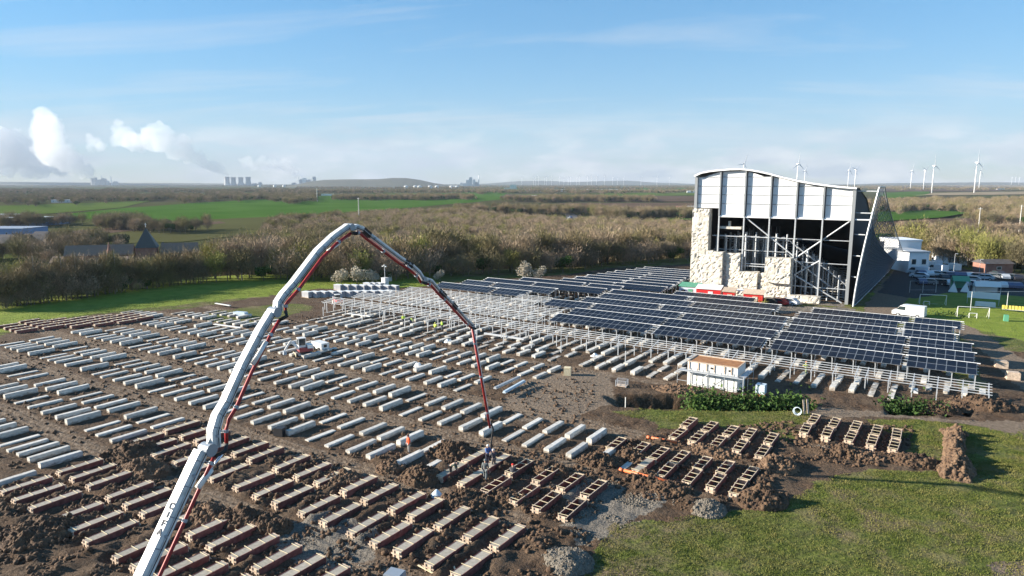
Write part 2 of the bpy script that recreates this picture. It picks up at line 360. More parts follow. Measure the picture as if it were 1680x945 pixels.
OPEN = {   # empty formwork
    40.1: [-29.4, -26.75, -24.7, -22.5], 43.9: [-29.7, -27.1, -24.8, -22.7],
    50.3: [-19.2, -17.0, -15.1, -13.3], 53.4: [-25.1, -22.8, -21.1, -19.2, -17.2, -15.3, -13.3],
    59.0: [-21.4, -19.5, -17.5, -15.5, -13.55], 62.4: [-21.5, -19.4, -17.4, -15.6, -13.65],
    67.1: [-11.45, -9.52, -7.58, -5.74, -3.98], 70.4: [-11.35, -9.45, -7.55, -5.72, -4.0],
}
FARRED = {45.6: [-133, -130.6, -128.3, -126.2], 49.3: [-134.3, -131.9, -129.9, -127.6, -125.4], 52.4: [-131.6, -129.4, -127.3, -125.1, -122.9],
          55.2: [-129.6, -127.5, -125.4, -123.4, -121.2], 58.4: [-128, -126, -124, -122, -120], 61.6: [-126.4, -124.3, -122.2, -120.2]}
def blen(y): return 3.42 if y < 46 else (3.35 if y < 58 else (3.15 if y < 66 else 2.85))

# ------------------------------------------------------------------ terrain
BOUND_PX = [(-900, 560), (-400, 545), (-150, 523), (0, 507), (120, 492), (220, 477), (300, 467), (400, 461), (520, 462), (640, 463), (720, 455), (840, 451), (930, 447), (1000, 437), (1140, 428), (1300, 424), (1480, 424), (1560, 436), (1620, 444), (1700, 449), (1950, 455), (2600, 465)]
_az = []; _rg = []
for px, py in BOUND_PX:
    X = (px - 840) / FPX; D = CAM_H * FPX / (py - HORIZON); _az.append(math.atan(X)); _rg.append(math.hypot(X * D, D))
_az = [-math.pi, -1.35] + _az + [1.35, math.pi]; _rg = [110, 110] + _rg + [190, 190]
LOW = -18.0
def heading(x, y): return x * CY + y * SY, -x * SY + y * CY
def edge_dist(x, y):
    X, D = heading(x, y); return np.hypot(X, D) - np.interp(np.arctan2(X, D), _az, _rg)
def H_base(x, y):
    x = np.asarray(x, float); y = np.asarray(y, float)
    e = edge_dist(x, y)
    r = np.hypot(x, y)
    z = LOW * smooth(2, 130, e)
    z = z + smooth(300, 900, r) * 2.5 * fbm(x / 420, y / 420, 5, 3)
    return z
def Hs(x, y): return float(H_base(np.array([x]), np.array([y]))[0])
P = lambda pts: [tuple(S(a, b)[:2]) for a, b in pts]
GRASS = [   # grass-covered ground
    P([(-300, 530), (0, 553), (60, 530), (150, 517), (300, 507), (390, 493), (520, 474), (640, 474), (720, 468), (700, 440), (300, 440), (-300, 480)]),
    P([(640, 474), (720, 466), (860, 455), (1000, 440), (1140, 433), (1140, 380), (640, 380)]),
    P([(330, 523), (350, 512), (440, 500), (500, 498), (515, 506), (470, 520), (410, 535), (370, 533)]),
    P([(960, 945), (985, 890), (1015, 862), (1120, 850), (1220, 838), (1290, 822), (1330, 800), (1370, 780), (1440, 772), (1540, 775), (1600, 770), (1680, 700), (1900, 720), (1900, 1000), (960, 1000)]),
    P([(1030, 672), (1130, 668), (1320, 675), (1335, 690), (1300, 702), (1180, 700), (1060, 690), (1010, 680)]),
    P([(1240, 707), (1300, 700), (1320, 708), (1300, 728), (1262, 722)]),
    P([(1420, 690), (1500, 688), (1600, 700), (1680, 715), (1680, 775), (1590, 780), (1500, 760), (1490, 720), (1440, 706)]),
    P([(1110, 652), (1150, 648), (1330, 655), (1330, 672), (1130, 674)]),
    P([(1180, 512), (1330, 498), (1420, 510), (1520, 520), (1590, 530), (1680, 560), (1780, 580), (1780, 480), (1420, 480), (1380, 505), (1250, 500)]),
    P([(1590, 530), (1640, 530), (1700, 600), (1780, 610), (1780, 480)]),
    P([(1070, 692), (1110, 690), (1130, 700), (1080, 705)]),
    P([(1540, 590), (1590, 585), (1620, 640), (1580, 640)]),
]
GREENER = [P([(-300, 530), (0, 545), (150, 515), (390, 490), (640, 474), (720, 468), (700, 440), (300, 440), (-300, 480)]), P([(1420, 480), (1780, 480), (1780, 610), (1680, 560), (1520, 520)])]
PATH = [    # compacted, pale tracks
    P([(1570, 528), (1612, 545), (1650, 570), (1700, 605), (1700, 660), (1660, 620), (1610, 575), (1560, 540)]),
    P([(1330, 668), (1400, 672), (1500, 682), (1600, 690), (1700, 690), (1700, 725), (1600, 698), (1480, 686), (1340, 684)]),
    P([(880, 612), (1000, 610), (1010, 660), (930, 690), (850, 690), (830, 650)]),
    P([(1600, 960), (1640, 925), (1760, 890), (1760, 1000)]),
    P([(1410, 520), (1440, 470), (1470, 440), (1500, 440), (1480, 520)]),
]
GRAV = [P([(990, 830), (1090, 800), (1110, 830), (1020, 870), (960, 900), (920, 870)]), P([(540, 850), (620, 870), (620, 930), (520, 945), (450, 860)]), P([(1190, 480), (1400, 498), (1410, 512), (1200, 512)]),
        P([(900, 800), (1010, 790), (1060, 830), (960, 860)])]
ASPH = P([(1500, 425), (1600, 445), (1700, 452), (1780, 470), (1780, 492), (1560, 480), (1500, 490), (1440, 480), (1470, 440)])
SPOIL = [P([(-250, 780), (0, 790), (240, 735), (330, 740), (620, 745), (700, 730), (960, 745), (1010, 720), (1300, 690), (1330, 760), (1290, 820), (1130, 845), (1000, 800), (960, 890), (900, 1100), (-250, 1100)]),
         P([(1310, 690), (1500, 700), (1490, 760), (1380, 770), (1300, 750)])]
SWALE_TOP = P([(985, 648), (1100, 646), (1330, 652), (1345, 660), (1335, 674), (1240, 676), (1100, 674), (1010, 668)])
SWALE2 = P([(1450, 655), (1600, 660), (1600, 684), (1450, 680)])
def softpoly(x, y, poly, w=1.0, seed=3):
    jx = x + w * fbm(x / 2.2, y / 2.2, seed, 3); jy = y + w * fbm(x / 2.2 + 31, y / 2.2 - 7, seed + 9, 3)
    return inpoly(jx, jy, poly)
def polydist(x, y, poly):     # distance inside a polygon (0 outside)
    d = np.full(x.shape, 1e9); n = len(poly)
    for i in range(n):
        ax, ay = poly[i][:2]; bx, by = poly[(i + 1) % n][:2]; dx, dy = bx - ax, by - ay; L2 = dx * dx + dy * dy + 1e-9
        t = np.clip(((x - ax) * dx + (y - ay) * dy) / L2, 0, 1); d = np.minimum(d, np.hypot(x - ax - t * dx, y - ay - t * dy))
    return np.where(inpoly(x, y, poly), d, 0)
BEAMPTS = []
for tab in (BARE, FULL, OPEN):
    for y0, xs in tab.items():
        for x0 in xs: BEAMPTS.append((x0, y0))
TRACKS = [(38.6, 1.0), (48.9, 1.3), (58.9, 1.2), (67.9, 1.0), (76.6, .9), (28.4, .9)]

def site_fields(x, y):
    grass = np.zeros(x.shape); vivid = np.zeros(x.shape); path = np.zeros(x.shape); grav = np.zeros(x.shape); spoil = np.zeros(x.shape)
    for p in GRASS: grass = np.maximum(grass, softpoly(x, y, p, 1.0))
    for p in GREENER: vivid = np.maximum(vivid, softpoly(x, y, p, 1.5, 8))
    e = edge_dist(x, y); grass = np.maximum(grass, (e > -4) * 1.0)
    grass = np.where((x > -16) & (y > 120), 1.0, grass)
    for p in PATH: path = np.maximum(path, softpoly(x, y, p, .8, 21))
    for p in GRAV: grav = np.maximum(grav, softpoly(x, y, p, 1.6, 33))
    for p in SPOIL: spoil = np.maximum(spoil, np.clip(polydist(x, y, p) / 1.5, 0, 1))
    grass = grass * (1 - path); asph = softpoly(x, y, ASPH, .5, 40) * 1.0
    tr = np.zeros(x.shape)
    for ty, w in TRACKS:
        lim = (x < -24) & (grass < .5)
        tr = np.maximum(tr, lim * smooth(w + .9, w - .2, np.abs(y - ty + .5 * fbm(x / 9, y * 0, 4, 2))))
    return grass, vivid, path, grav, spoil, asph, tr
def site_height(x, y, fields=None):
    grass, vivid, path, grav, spoil, asph, tr = fields if fields is not None else site_fields(x, y)
    z = H_base(x, y)
    mud = 1 - np.maximum(grass, np.maximum(path, asph))
    z = z + grass * (.06 * fbm(x / 1.3, y / 1.3, 2, 3) + .03)
    near = np.zeros(x.shape)
    for x0, y0 in BEAMPTS:
        i0, i1 = np.searchsorted(GX, (x0 - 1.1, x0 + 1.1)); j0, j1 = np.searchsorted(GY, (y0 - .8, y0 + blen(y0) + .8))
        if i1 <= i0 or j1 <= j0 or x.ndim != 2: continue
        sx = np.abs(x[j0:j1, i0:i1] - x0); sy = np.abs(y[j0:j1, i0:i1] - y0 - blen(y0) / 2) - blen(y0) / 2
        near[j0:j1, i0:i1] = np.maximum(near[j0:j1, i0:i1], smooth(1.1, .45, sx) * smooth(.8, .1, np.maximum(sy, 0)))
    rough = .20 * (ridge(x / 1.3, y / 1.3, 6, 4) - .5) + .15 * fbm(x / .75, y / .75, 12, 3)
    heaps = spoil * (.75 * np.clip(ridge(x / 3.4, y / 2.6, 14, 3) - .48, 0, 1) + .30 * np.clip(ridge(x / .9, y / .9, 44, 3) - .35, 0, 1))
    z = z + mud * (rough * (1 - .75 * tr) + heaps * (1 - .8 * tr)) * (1 - .7 * near) - .03 * near * mud
    ruts = tr * (.09 * np.sin((y + .3 * fbm(x / 6, y / 6, 3, 2)) * 9.0))
    z = z + ruts - .05 * tr
    for sw, dep in ((SWALE_TOP, 1.7), (SWALE2, 1.0)):
        z = z - dep * smooth(0, .9, polydist(x, y, sw)) * (1 + .25 * fbm(x / .8, y / .8, 61, 3))
    return z
GX = np.concatenate([np.arange(-230, -96, 1.2), np.arange(-96, 14, .26), np.arange(14, 70, 1.2)])
GY = np.concatenate([np.arange(-10, 14, .8), np.arange(14, 76, .26), np.arange(76, 176, .62), np.arange(176, 300, 1.6)])
def build_site():
    X, Y = np.meshgrid(GX, GY); F = site_fields(X, Y); Z = site_height(X, Y, F)
    V = np.stack([X.ravel(), Y.ravel(), Z.ravel()], 1); nx = len(GX); ny = len(GY)
    a = (np.arange(ny - 1)[:, None] * nx + np.arange(nx - 1)[None, :]).ravel()
    faces = np.stack([a, a + 1, a + nx + 1, a + nx], 1)
    me = np_mesh('site_ground', V, faces, ground_material(), True)
    grass, vivid, path, grav, spoil, asph, tr = F
    at = me.color_attributes.new('mask', 'FLOAT_COLOR', 'POINT')
    at.data.foreach_set('color', np.stack([grass, np.maximum(path, tr * .56), grav, np.ones_like(grass)], -1).astype(np.float32).ravel())
    at = me.color_attributes.new('mask2', 'FLOAT_COLOR', 'POINT')
    at.data.foreach_set('color', np.stack([vivid, spoil, asph, np.ones_like(grass)], -1).astype(np.float32).ravel())
    return structure(obj('site_ground', me)), Z
def ground_material():
    m = bpy.data.materials.new('building_site_ground'); m.use_nodes = True; nt = m.node_tree; N = nt.nodes.new; L = nt.links.new
    b = nt.nodes['Principled BSDF']; b.inputs['Roughness'].default_value = .95; b.inputs['Specular IOR Level'].default_value = .2
    tc = N('ShaderNodeTexCoord')
    def attr(n):
        a = N('ShaderNodeAttribute'); a.attribute_name = n; s = N('ShaderNodeSeparateColor'); L(a.outputs['Color'], s.inputs[0]); return s.outputs
    a1 = attr('mask'); a2 = attr('mask2')
    def noise(sc, det=6, rough=.55):
        n = N('ShaderNodeTexNoise'); n.inputs['Scale'].default_value = sc; n.inputs['Detail'].default_value = det; n.inputs['Roughness'].default_value = rough; L(tc.outputs['Object'], n.inputs[0]); return n.outputs['Fac']
    def ramp(f, stops):
        r = N('ShaderNodeValToRGB'); cr = r.color_ramp
        while len(cr.elements) < len(stops): cr.elements.new(.5)
        for e, (p_, c) in zip(cr.elements, stops): e.position = p_; e.color = (*c, 1)
        L(f, r.inputs[0]); return r.outputs[0]
    def mix(f, a, c):
        x = N('ShaderNodeMix'); x.data_type = 'RGBA'; L(f, x.inputs['Factor']); L(a, x.inputs['A']); L(c, x.inputs['B']); return x.outputs['Result']
    def add_noise(f, n, amt):           # ragged borders
        s = N('ShaderNodeMath'); s.operation = 'MULTIPLY_ADD'; L(n, s.inputs[0]); s.inputs[1].default_value = amt; s.inputs[2].default_value = -amt / 2
        t = N('ShaderNodeMath'); t.operation = 'ADD'; L(s.outputs[0], t.inputs[0]); L(f, t.inputs[1])
        r = N('ShaderNodeMapRange'); r.inputs[1].default_value = .3; r.inputs[2].default_value = .7; L(t.outputs[0], r.inputs[0]); return r.outputs[0]
    nf = noise(2.4); nm = noise(.35, 5); nl = noise(.07, 4); nff = noise(9, 4)
    mudA = ramp(nf, [(.28, (.045, .027, .016)), (.5, (.085, .052, .031)), (.72, (.150, .095, .058))])
    mudB = ramp(nff, [(.3, (.080, .055, .036)), (.7, (.165, .116, .077))])
    mud = mix(ramp(nm, [(.35, (0, 0, 0)), (.65, (1, 1, 1))]), mudA, mudB)
    tan = ramp(nf, [(.3, (.150, .110, .077)), (.7, (.26, .202, .148))])
    grv = ramp(nff, [(.35, (.125, .108, .088)), (.65, (.27, .238, .195))])
    gr = ramp(nf, [(.25, (.065, .080, .015)), (.45, (.108, .134, .024)), (.6, (.158, .176, .038)), (.78, (.23, .185, .085))])
    gr2 = ramp(nm, [(.3, (.160, .200, .024)), (.5, (.210, .275, .032)), (.7, (.265, .295, .055))])
    gr2 = mix(ramp(nff, [(.3, (0, 0, 0)), (.75, (.55, .55, .55))]), gr2, ramp(nf, [(.3, (.07, .115, .014)), (.7, (.20, .225, .045))]))
    rot = N('ShaderNodeMapping'); rot.inputs['Rotation'].default_value = (0, 0, R(-53.8)); L(tc.outputs['Object'], rot.inputs[0])
    stc = N('ShaderNodeMapping'); stc.inputs['Scale'].default_value = (.16, 2.3, 1); L(rot.outputs[0], stc.inputs[0])
    sn = N('ShaderNodeTexNoise'); sn.inputs['Scale'].default_value = 1.0; sn.inputs['Detail'].default_value = 5; sn.inputs['Roughness'].default_value = .65; L(stc.outputs[0], sn.inputs[0])
    gr = mix(ramp(sn.outputs['Fac'], [(.38, (.75, .75, .75)), (.56, (0, 0, 0))]), gr, ramp(nff, [(.3, (.040, .048, .012)), (.7, (.072, .085, .020))]))
    dry = ramp(nff, [(.3, (.15, .115, .06)), (.7, (.25, .19, .115))])
    gr = mix(ramp(nl, [(.40, (0, 0, 0)), (.60, (1, 1, 1))]), gr, mix(ramp(nm, [(.42, (0, 0, 0)), (.6, (1, 1, 1))]), gr, dry))
    asp = ramp(nf, [(.3, (.05, .05, .052)), (.7, (.08, .078, .076))])
    c = mix(add_noise(a1[1], nf, .9), mud, tan)
    c = mix(add_noise(a1[2], nf, .9), c, grv)
    g = mix(a2[0], gr, gr2)
    c = mix(add_noise(a1[0], nff, .8), c, g)
    c = mix(a2[2], c, asp)
    L(c, b.inputs['Base Color'])
    bp = N('ShaderNodeBump'); bp.inputs['Strength'].default_value = 1.0; bp.inputs['Distance'].default_value = .35; L(noise(3.5, 9, .65), bp.inputs['Height']); L(bp.outputs[0], b.inputs['Normal'])
    return m
site, SITE_Z = build_site()
def ground_z(x, y):
    i = int(np.clip(np.searchsorted(GX, x) - 1, 0, len(GX) - 2)); j = int(np.clip(np.searchsorted(GY, y) - 1, 0, len(GY) - 2))
    return float(SITE_Z[j:j + 2, i:i + 2].mean())

# far ground out to the horizon: lies under the site sheet and carries the plain
def build_plain():
    rr = np.concatenate([np.linspace(60, 400, 60), np.geomspace(410, 22000, 90)]); aa = np.linspace(-math.pi, math.pi, 361)
    A, Rr = np.meshgrid(aa, rr); X = Rr * np.sin(A); D = Rr * np.cos(A)
    x = X * CY - D * SY; y = X * SY + D * CY
    z = H_base(x, y) - 1.6 * smooth(420, 250, Rr)
    V = np.stack([x.ravel(), y.ravel(), z.ravel()], 1); n = len(aa)
    a = (np.arange(len(rr) - 1)[:, None] * n + np.arange(n - 1)[None, :]).ravel()
    m = mat('plain_ground', (.075, .066, .040), 1, (.075, .090, .030), .0035, contrast=(.4, .6), spec=0)
    return structure(obj('plain', np_mesh('plain', V, np.stack([a, a + n, a + n + 1, a + 1], 1), m, True)))
build_plain()

# ------------------------------------------------------------------ ski hall
def hall_profile():
    return [(-50.2, 25.5), (-48.6, 26.2), (-46.6, 26.55), (-44.4, 26.75), (-42.4, 26.87), (-40.4, 26.9), (-38.4, 26.7), (-36.5, 26.35), (-34.5, 25.9), (-31.6, 25.1), (-28.7, 24.4), (-26.3, 23.95), (-23.9, 23.6), (-21.0, 23.25), (-18.0, 23.0)]
def prof_z(x): p = hall_profile(); return float(np.interp(x, [a for a, b in p], [b for a, b in p]))
def build_hall():
    h = empty('ski_hall', (-34, 149, 0)); tag(h, 'tall open-fronted hall with white cladding, wave roof, rock wall and sloping lattice', 'hall')
    o = Vector((-34, 149, 0)); 
    def part(mb, name, m, parent=h, sm=False):
        mb.v = [tuple(Vector(v) - o) for v in mb.v] if parent is h else mb.v
        return mb.build(name, m, parent, sm)
    cols = [-49.8, -44.5, -39.2, -34.0, -28.9, -23.8, -18.4]
    # cladding: one panel between each pair of columns and girts
    girts = [17.0, 19.6, 21.5, 23.3, 25.25, 27.5]
    for i in range(6):
        x0, x1 = cols[i] + .3, cols[i + 1] - .3
        for k in range(5):
            z0, z1 = girts[k] + .06, girts[k + 1] - .06
            if i == 0 and k == 0: z0 = 18.6
            za, zb = prof_z(x0) - .35, prof_z(x1) - .35
            if z0 > min(za, zb) - .25: 
                if z0 > max(za, zb) - .25: continue
                poly = [(x0, z0), (x0 + (x1 - x0) * .7, z0), (x0, za)] if za > zb else [(x0 + (x1 - x0) * .3, z0), (x1, z0), (x1, zb)]
            else:
                poly = [(x0, z0), (x1, z0), (x1, min(z1, zb)), (x0, min(z1, za))]
            part(MB().prism(poly, (0, 148.9, 0), (1, 0, 0), (0, 0, 1), (0, 1, 0), .12), 'cladding_panel', M['clad'])
    for k in range(1, 5):
        x1 = -18.4
        for t in np.linspace(-18.4, -49, 200):
            if prof_z(t) - .4 > girts[k]: x1 = t; break
        part(MB().box(((-49.8 + x1) / 2, 148.78, girts[k]), (x1 + 49.8, .16, .12)), 'girt', M['cladgrey'])
    part(MB().box((-31.4, 148.7, 16.9), (26.4, .5, .38)), 'eaves_beam', M['clad'])
    for i, x in enumerate(cols):
        top = prof_z(x) - .25
        part(MB().box((x, 148.55, top / 2), (.26 if 0 < i < 6 else .6, .45, top)), 'column', M['cladgrey'] if i in (0, 6) else M['steel'])
        if i not in (0, 6): part(MB().box((x, 148.25, (17 + top) / 2), (.30, .20, top - 17)), 'column_flange', M['cladgrey'])
    # wave roof and its pale edge trim; the hall steps down the slope behind
    p = hall_profile(); vs = []; fs = []
    ys = [148.2, 152, 166, 180, 196, 214]; drop = [0, 0, 2.5, 8.5, 14.5, 19.0]
    for j, (y, d) in enumerate(zip(ys, drop)):
        for x, z in p: vs.append((x, y, max(z - d, 3.5)))
    n = len(p)
    for j in range(len(ys) - 1):
        for i in range(n - 1): fs.append((j * n + i, j * n + i + 1, (j + 1) * n + i + 1, (j + 1) * n + i))
    part(MB().add(vs, fs), 'roof', M['cladgrey'])
    for i in range(n - 1):
        part(MB().bar((p[i][0] + .03, 148.0, p[i][1] - .05), (p[i + 1][0] - .03, 148.0, p[i + 1][1] - .05), .4, .34), 'roof_trim', M['clad'])
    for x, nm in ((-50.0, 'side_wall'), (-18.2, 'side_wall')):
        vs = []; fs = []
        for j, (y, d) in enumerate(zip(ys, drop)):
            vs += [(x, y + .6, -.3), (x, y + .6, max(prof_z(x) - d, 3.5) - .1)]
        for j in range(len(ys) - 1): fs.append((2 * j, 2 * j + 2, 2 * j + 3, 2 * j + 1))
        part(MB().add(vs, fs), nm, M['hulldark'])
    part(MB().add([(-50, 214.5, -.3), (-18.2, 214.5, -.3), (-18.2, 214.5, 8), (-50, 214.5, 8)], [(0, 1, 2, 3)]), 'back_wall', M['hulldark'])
    # braces and rails of the open bay
    for a, b in (((-38.8, 16.6), (-28.8, 9.0)), ((-18.7, 16.7), (-28.6, 8.6)), ((-28.6, 5.2), (-19.3, 0.2)), ((-23.8, 8.5), (-28.6, 5.2))):
        part(MB().tube([(a[0], 148.9, a[1]), (b[0], 148.9, b[1])], .15, 8), 'brace', M['steel'])
    for x0, x1, z in ((-46, -18.4, 12.6), (-28.8, -18.4, 7.9), (-39.3, -34, 6.4), (-28.8, -18.4, 2.9), (-39.5, -34, 6.9)):
        part(MB().tube([(x0, 149.15, z), (x1, 149.15, z)], .10, 6), 'rail', M['steel'])
    # inner columns carrying the slope deck: tall near the mouth, lower further back and to the right
    for j in range(9):
        y = 151 + j * 5.2
        for i in range(13):
            x = -45.5 + i * 2.1 + .3 * (j % 2)
            top = 13.5 - j * 1.0 - max(0, x + 31) * .75
            if x < -39.5: top = 12.6
            if top < 1.2: continue
            part(MB().tube([(x, y, -.2), (x, y, top)], .16 if i % 3 else .24, 6), 'inner_column', M['steel'])
    for j in range(7):
        y = 150.6 + j * 4.4; z = 12.6 - j * .95
        part(MB().tube([(-46, y, z), (-31, y, z), (-18.6, y, max(1.0, z - 9.2))], .11, 5), 'deck_beam', M['steel'])
        part(MB().tube([(-46, y, z - 3), (-31, y, z - 3), (-22, y, max(.6, z - 9.5))], .09, 5), 'deck_beam', M['steel'])
    for k in range(70):
        x = -46 + rnd.random() * 24; y = 150 + rnd.random() * 12; zz = 2 + rnd.random() * 8 - max(0, x + 31) * .6
        part(MB().tube([(x, y, max(.3, zz)), (x + rnd.uniform(-2.5, 2.5), y + rnd.uniform(-1, 3), max(.3, zz + rnd.uniform(-2.5, 2.5)))], .075, 5), 'bracing_rod', M['steel'])
    part(MB().box((-42.2, 150.2, 14.4), (4.6, 2.2, .5)).box((-42.6, 150.0, 15.2), (.5, .5, 1.2)), 'platform', M['rock'])
    # stepped seats / planks lying at the right foot of the slope
    for k in range(14):
        part(MB().box((-21.5 + rnd.uniform(-.6, .6), 152 + k * 1.6, .3 + k * .32), (5.6, .35, .12)), 'deck_plank', M['concrete'])
    # sprayed rock front, panel by panel
    def rock(x0, x1, z0, z1, y, dep, seed):
        nx = max(4, int((x1 - x0) / .28)); nz = max(4, int((z1 - z0) / .28)); gx = np.linspace(x0, x1, nx); gz = np.linspace(z0, z1, nz); X, Z = np.meshgrid(gx, gz)
        d = .34 * (ridge(X / 3.0, Z / 4.0, seed, 4) - .5) + .16 * fbm(X / .9, Z / .7, seed + 5, 3)
        pits = np.clip(ridge(X / .75 + 3, Z / .6, seed + 3, 2) - .72, 0, 1) * 1.2
        Y = y - .5 - d * .8 + pits; bx = (X > x0 + .01) & (X < x1 - .01)
        vs = np.stack([X.ravel() + 34, Y.ravel() - 149, Z.ravel() + .12 * fbm(X.ravel(), Z.ravel(), 3, 2)], 1).tolist(); fs = []
        for j in range(nz - 1):
            for i in range(nx - 1): fs.append((j * nx + i, j * nx + i + 1, (j + 1) * nx + i + 1, (j + 1) * nx + i))
        rim = [(0 * nx + i) for i in range(nx)] + [j * nx + nx - 1 for j in range(1, nz)] + [(nz - 1) * nx + i for i in range(nx - 2, -1, -1)] + [j * nx for j in range(nz - 2, 0, -1)]
        nb = len(vs); vs += [(vs[i][0], y + dep - 149, vs[i][2]) for i in rim]
        for k in range(len(rim)): fs.append((rim[(k + 1) % len(rim)], rim[k], nb + k, nb + (k + 1) % len(rim)))
        me = MB().add(vs, fs).mesh('rock_panel', M['rock']); obj('rock_panel', me, h)
    rock(-50.1, -46.4, 9.3, 18.4, 148.0, 1.6, 3); rock(-50.1, -45.2, -.3, 9.4, 148.0, 1.6, 9); rock(-45.2, -43.0, -.3, 9.2, 147.6, 1.9, 12)
    rock(-42.4, -39.5, -.3, 9.0, 148.4, 1.2, 17); rock(-39.5, -35.6, -.3, 5.3, 147.8, 1.6, 23); rock(-35.0, -33.9, -.3, 5.2, 148.3, 1.2, 27)
    rock(-33.9, -28.9, 3.6, 8.7, 146.8, 2.4, 31); rock(-33.9, -28.9, -.3, 3.7, 148.0, 1.6, 37); rock(-28.8, -23.1, -.4, 1.25, 146.9, 1.6, 41)
    rock(-43.0, -42.4, -.3, 8.9, 148.9, .8, 47); rock(-35.6, -35.0, -.3, 5.0, 148.8, .8, 51)
    # leaning lattice along the right side: bulges out at the top, falls away with the slope
    def sail(s, t):      # s along y 0..1, t up 0..1
        y = 146.6 + 69 * s; top = 23.2 if s < .13 else 23.2 - (23.2 - 5.0) * ((s - .13) / .87) ** .85
        z = t * top; x = -16.9 + 2.9 * (t ** 1.4) * (1 - .25 * s) + 1.2 * s * (.5 + .5 * t)
        return Vector((x, y, z)) - o
    ns, ntt = 46, 26; mb = MB()
    for i in range(ns + 1):
        for j in range(ntt):
            mb.tube([sail(i / ns, j / ntt), sail(i / ns, (j + 1) / ntt)], .045, 3, cap=False)
    for j in range(ntt + 1):
        for i in range(ns): mb.tube([sail(i / ns, j / ntt), sail((i + 1) / ns, j / ntt)], .04, 3, cap=False)
    for i in range(ns):
        for j in range(ntt):
            if (i + j) % 2: mb.tube([sail(i / ns, j / ntt), sail((i + 1) / ns, (j + 1) / ntt)], .035, 3, cap=False)
    net = mb.build('lattice', mat('lattice_steel', (.13, .155, .19), .5, metal=.3), h); net['kind'] = 'stuff'
    for t in (0, 1):
        MB().tube([sail(i / ns, t) for i in range(ns + 1)], .12, 6).build('lattice_edge', M['steel'], h)
    MB().tube([sail(0, j / ntt) for j in range(ntt + 1)], .2, 6).build('lattice_edge', M['steel'], h)
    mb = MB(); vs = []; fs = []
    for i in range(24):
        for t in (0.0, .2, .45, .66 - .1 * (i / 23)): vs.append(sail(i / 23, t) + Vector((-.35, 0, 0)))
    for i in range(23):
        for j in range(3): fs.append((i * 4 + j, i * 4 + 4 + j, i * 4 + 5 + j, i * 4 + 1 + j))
    mb.add(vs, fs).build('lattice_shade_sheet', M['hulldark'], h)  # solid dark sheet standing in for the shaded wall behind the lattice
    for k in range(5):
        z = 22.4 - k * 4.2
        part(MB().tube([(-18.0, 149.2, z), (-14.5 - k * .55, 148.4, z)], .12, 6), 'strut', M['steel'])
    part(MB().box((-16.6, 149.3, 16.9), (2.8, 1.4, .2)), 'balcony', M['clad'])
    return h
build_hall()

# ------------------------------------------------------------------ solar tables and bare frames
TILT_RUN, Z_LOW, Z_HIGH = 3.4, 1.9, 2.55
TILT = math.atan2(Z_HIGH - Z_LOW, TILT_RUN)
PANEL_W, PANEL_L = 1.02, 1.70
def panel_mesh():
    mb = MB(); w, l = PANEL_W - .02, PANEL_L - .02
    mb.box((0, 0, 0), (w, l, .035), 0)
    e = .032; z = .0195
    mb.add([(-w / 2 + e, -l / 2 + e, z), (w / 2 - e, -l / 2 + e, z), (w / 2 - e, l / 2 - e, z), (-w / 2 + e, l / 2 - e, z)], [(0, 1, 2, 3)], 1)
    return mb.mesh('solar_panel', [M['alu'], M['cells']])
PANEL = panel_mesh(); _cache = {}
def shared(key, fn):
    if key not in _cache: _cache[key] = fn()
    return _cache[key]
POST_LO = MB().box((0, 0, (Z_LOW - .1) / 2), (.10, .10, Z_LOW - .1)).mesh('post', M['steel'])
POST_HI = MB().box((0, 0, (Z_HIGH - .2) / 2), (.10, .10, Z_HIGH - .2)).mesh('post', M['steel'])
RAFTER = MB().bar((0, 0, Z_LOW - .1), (0, TILT_RUN, Z_HIGH - .1), .09, .12).mesh('rafter', M['steel'])
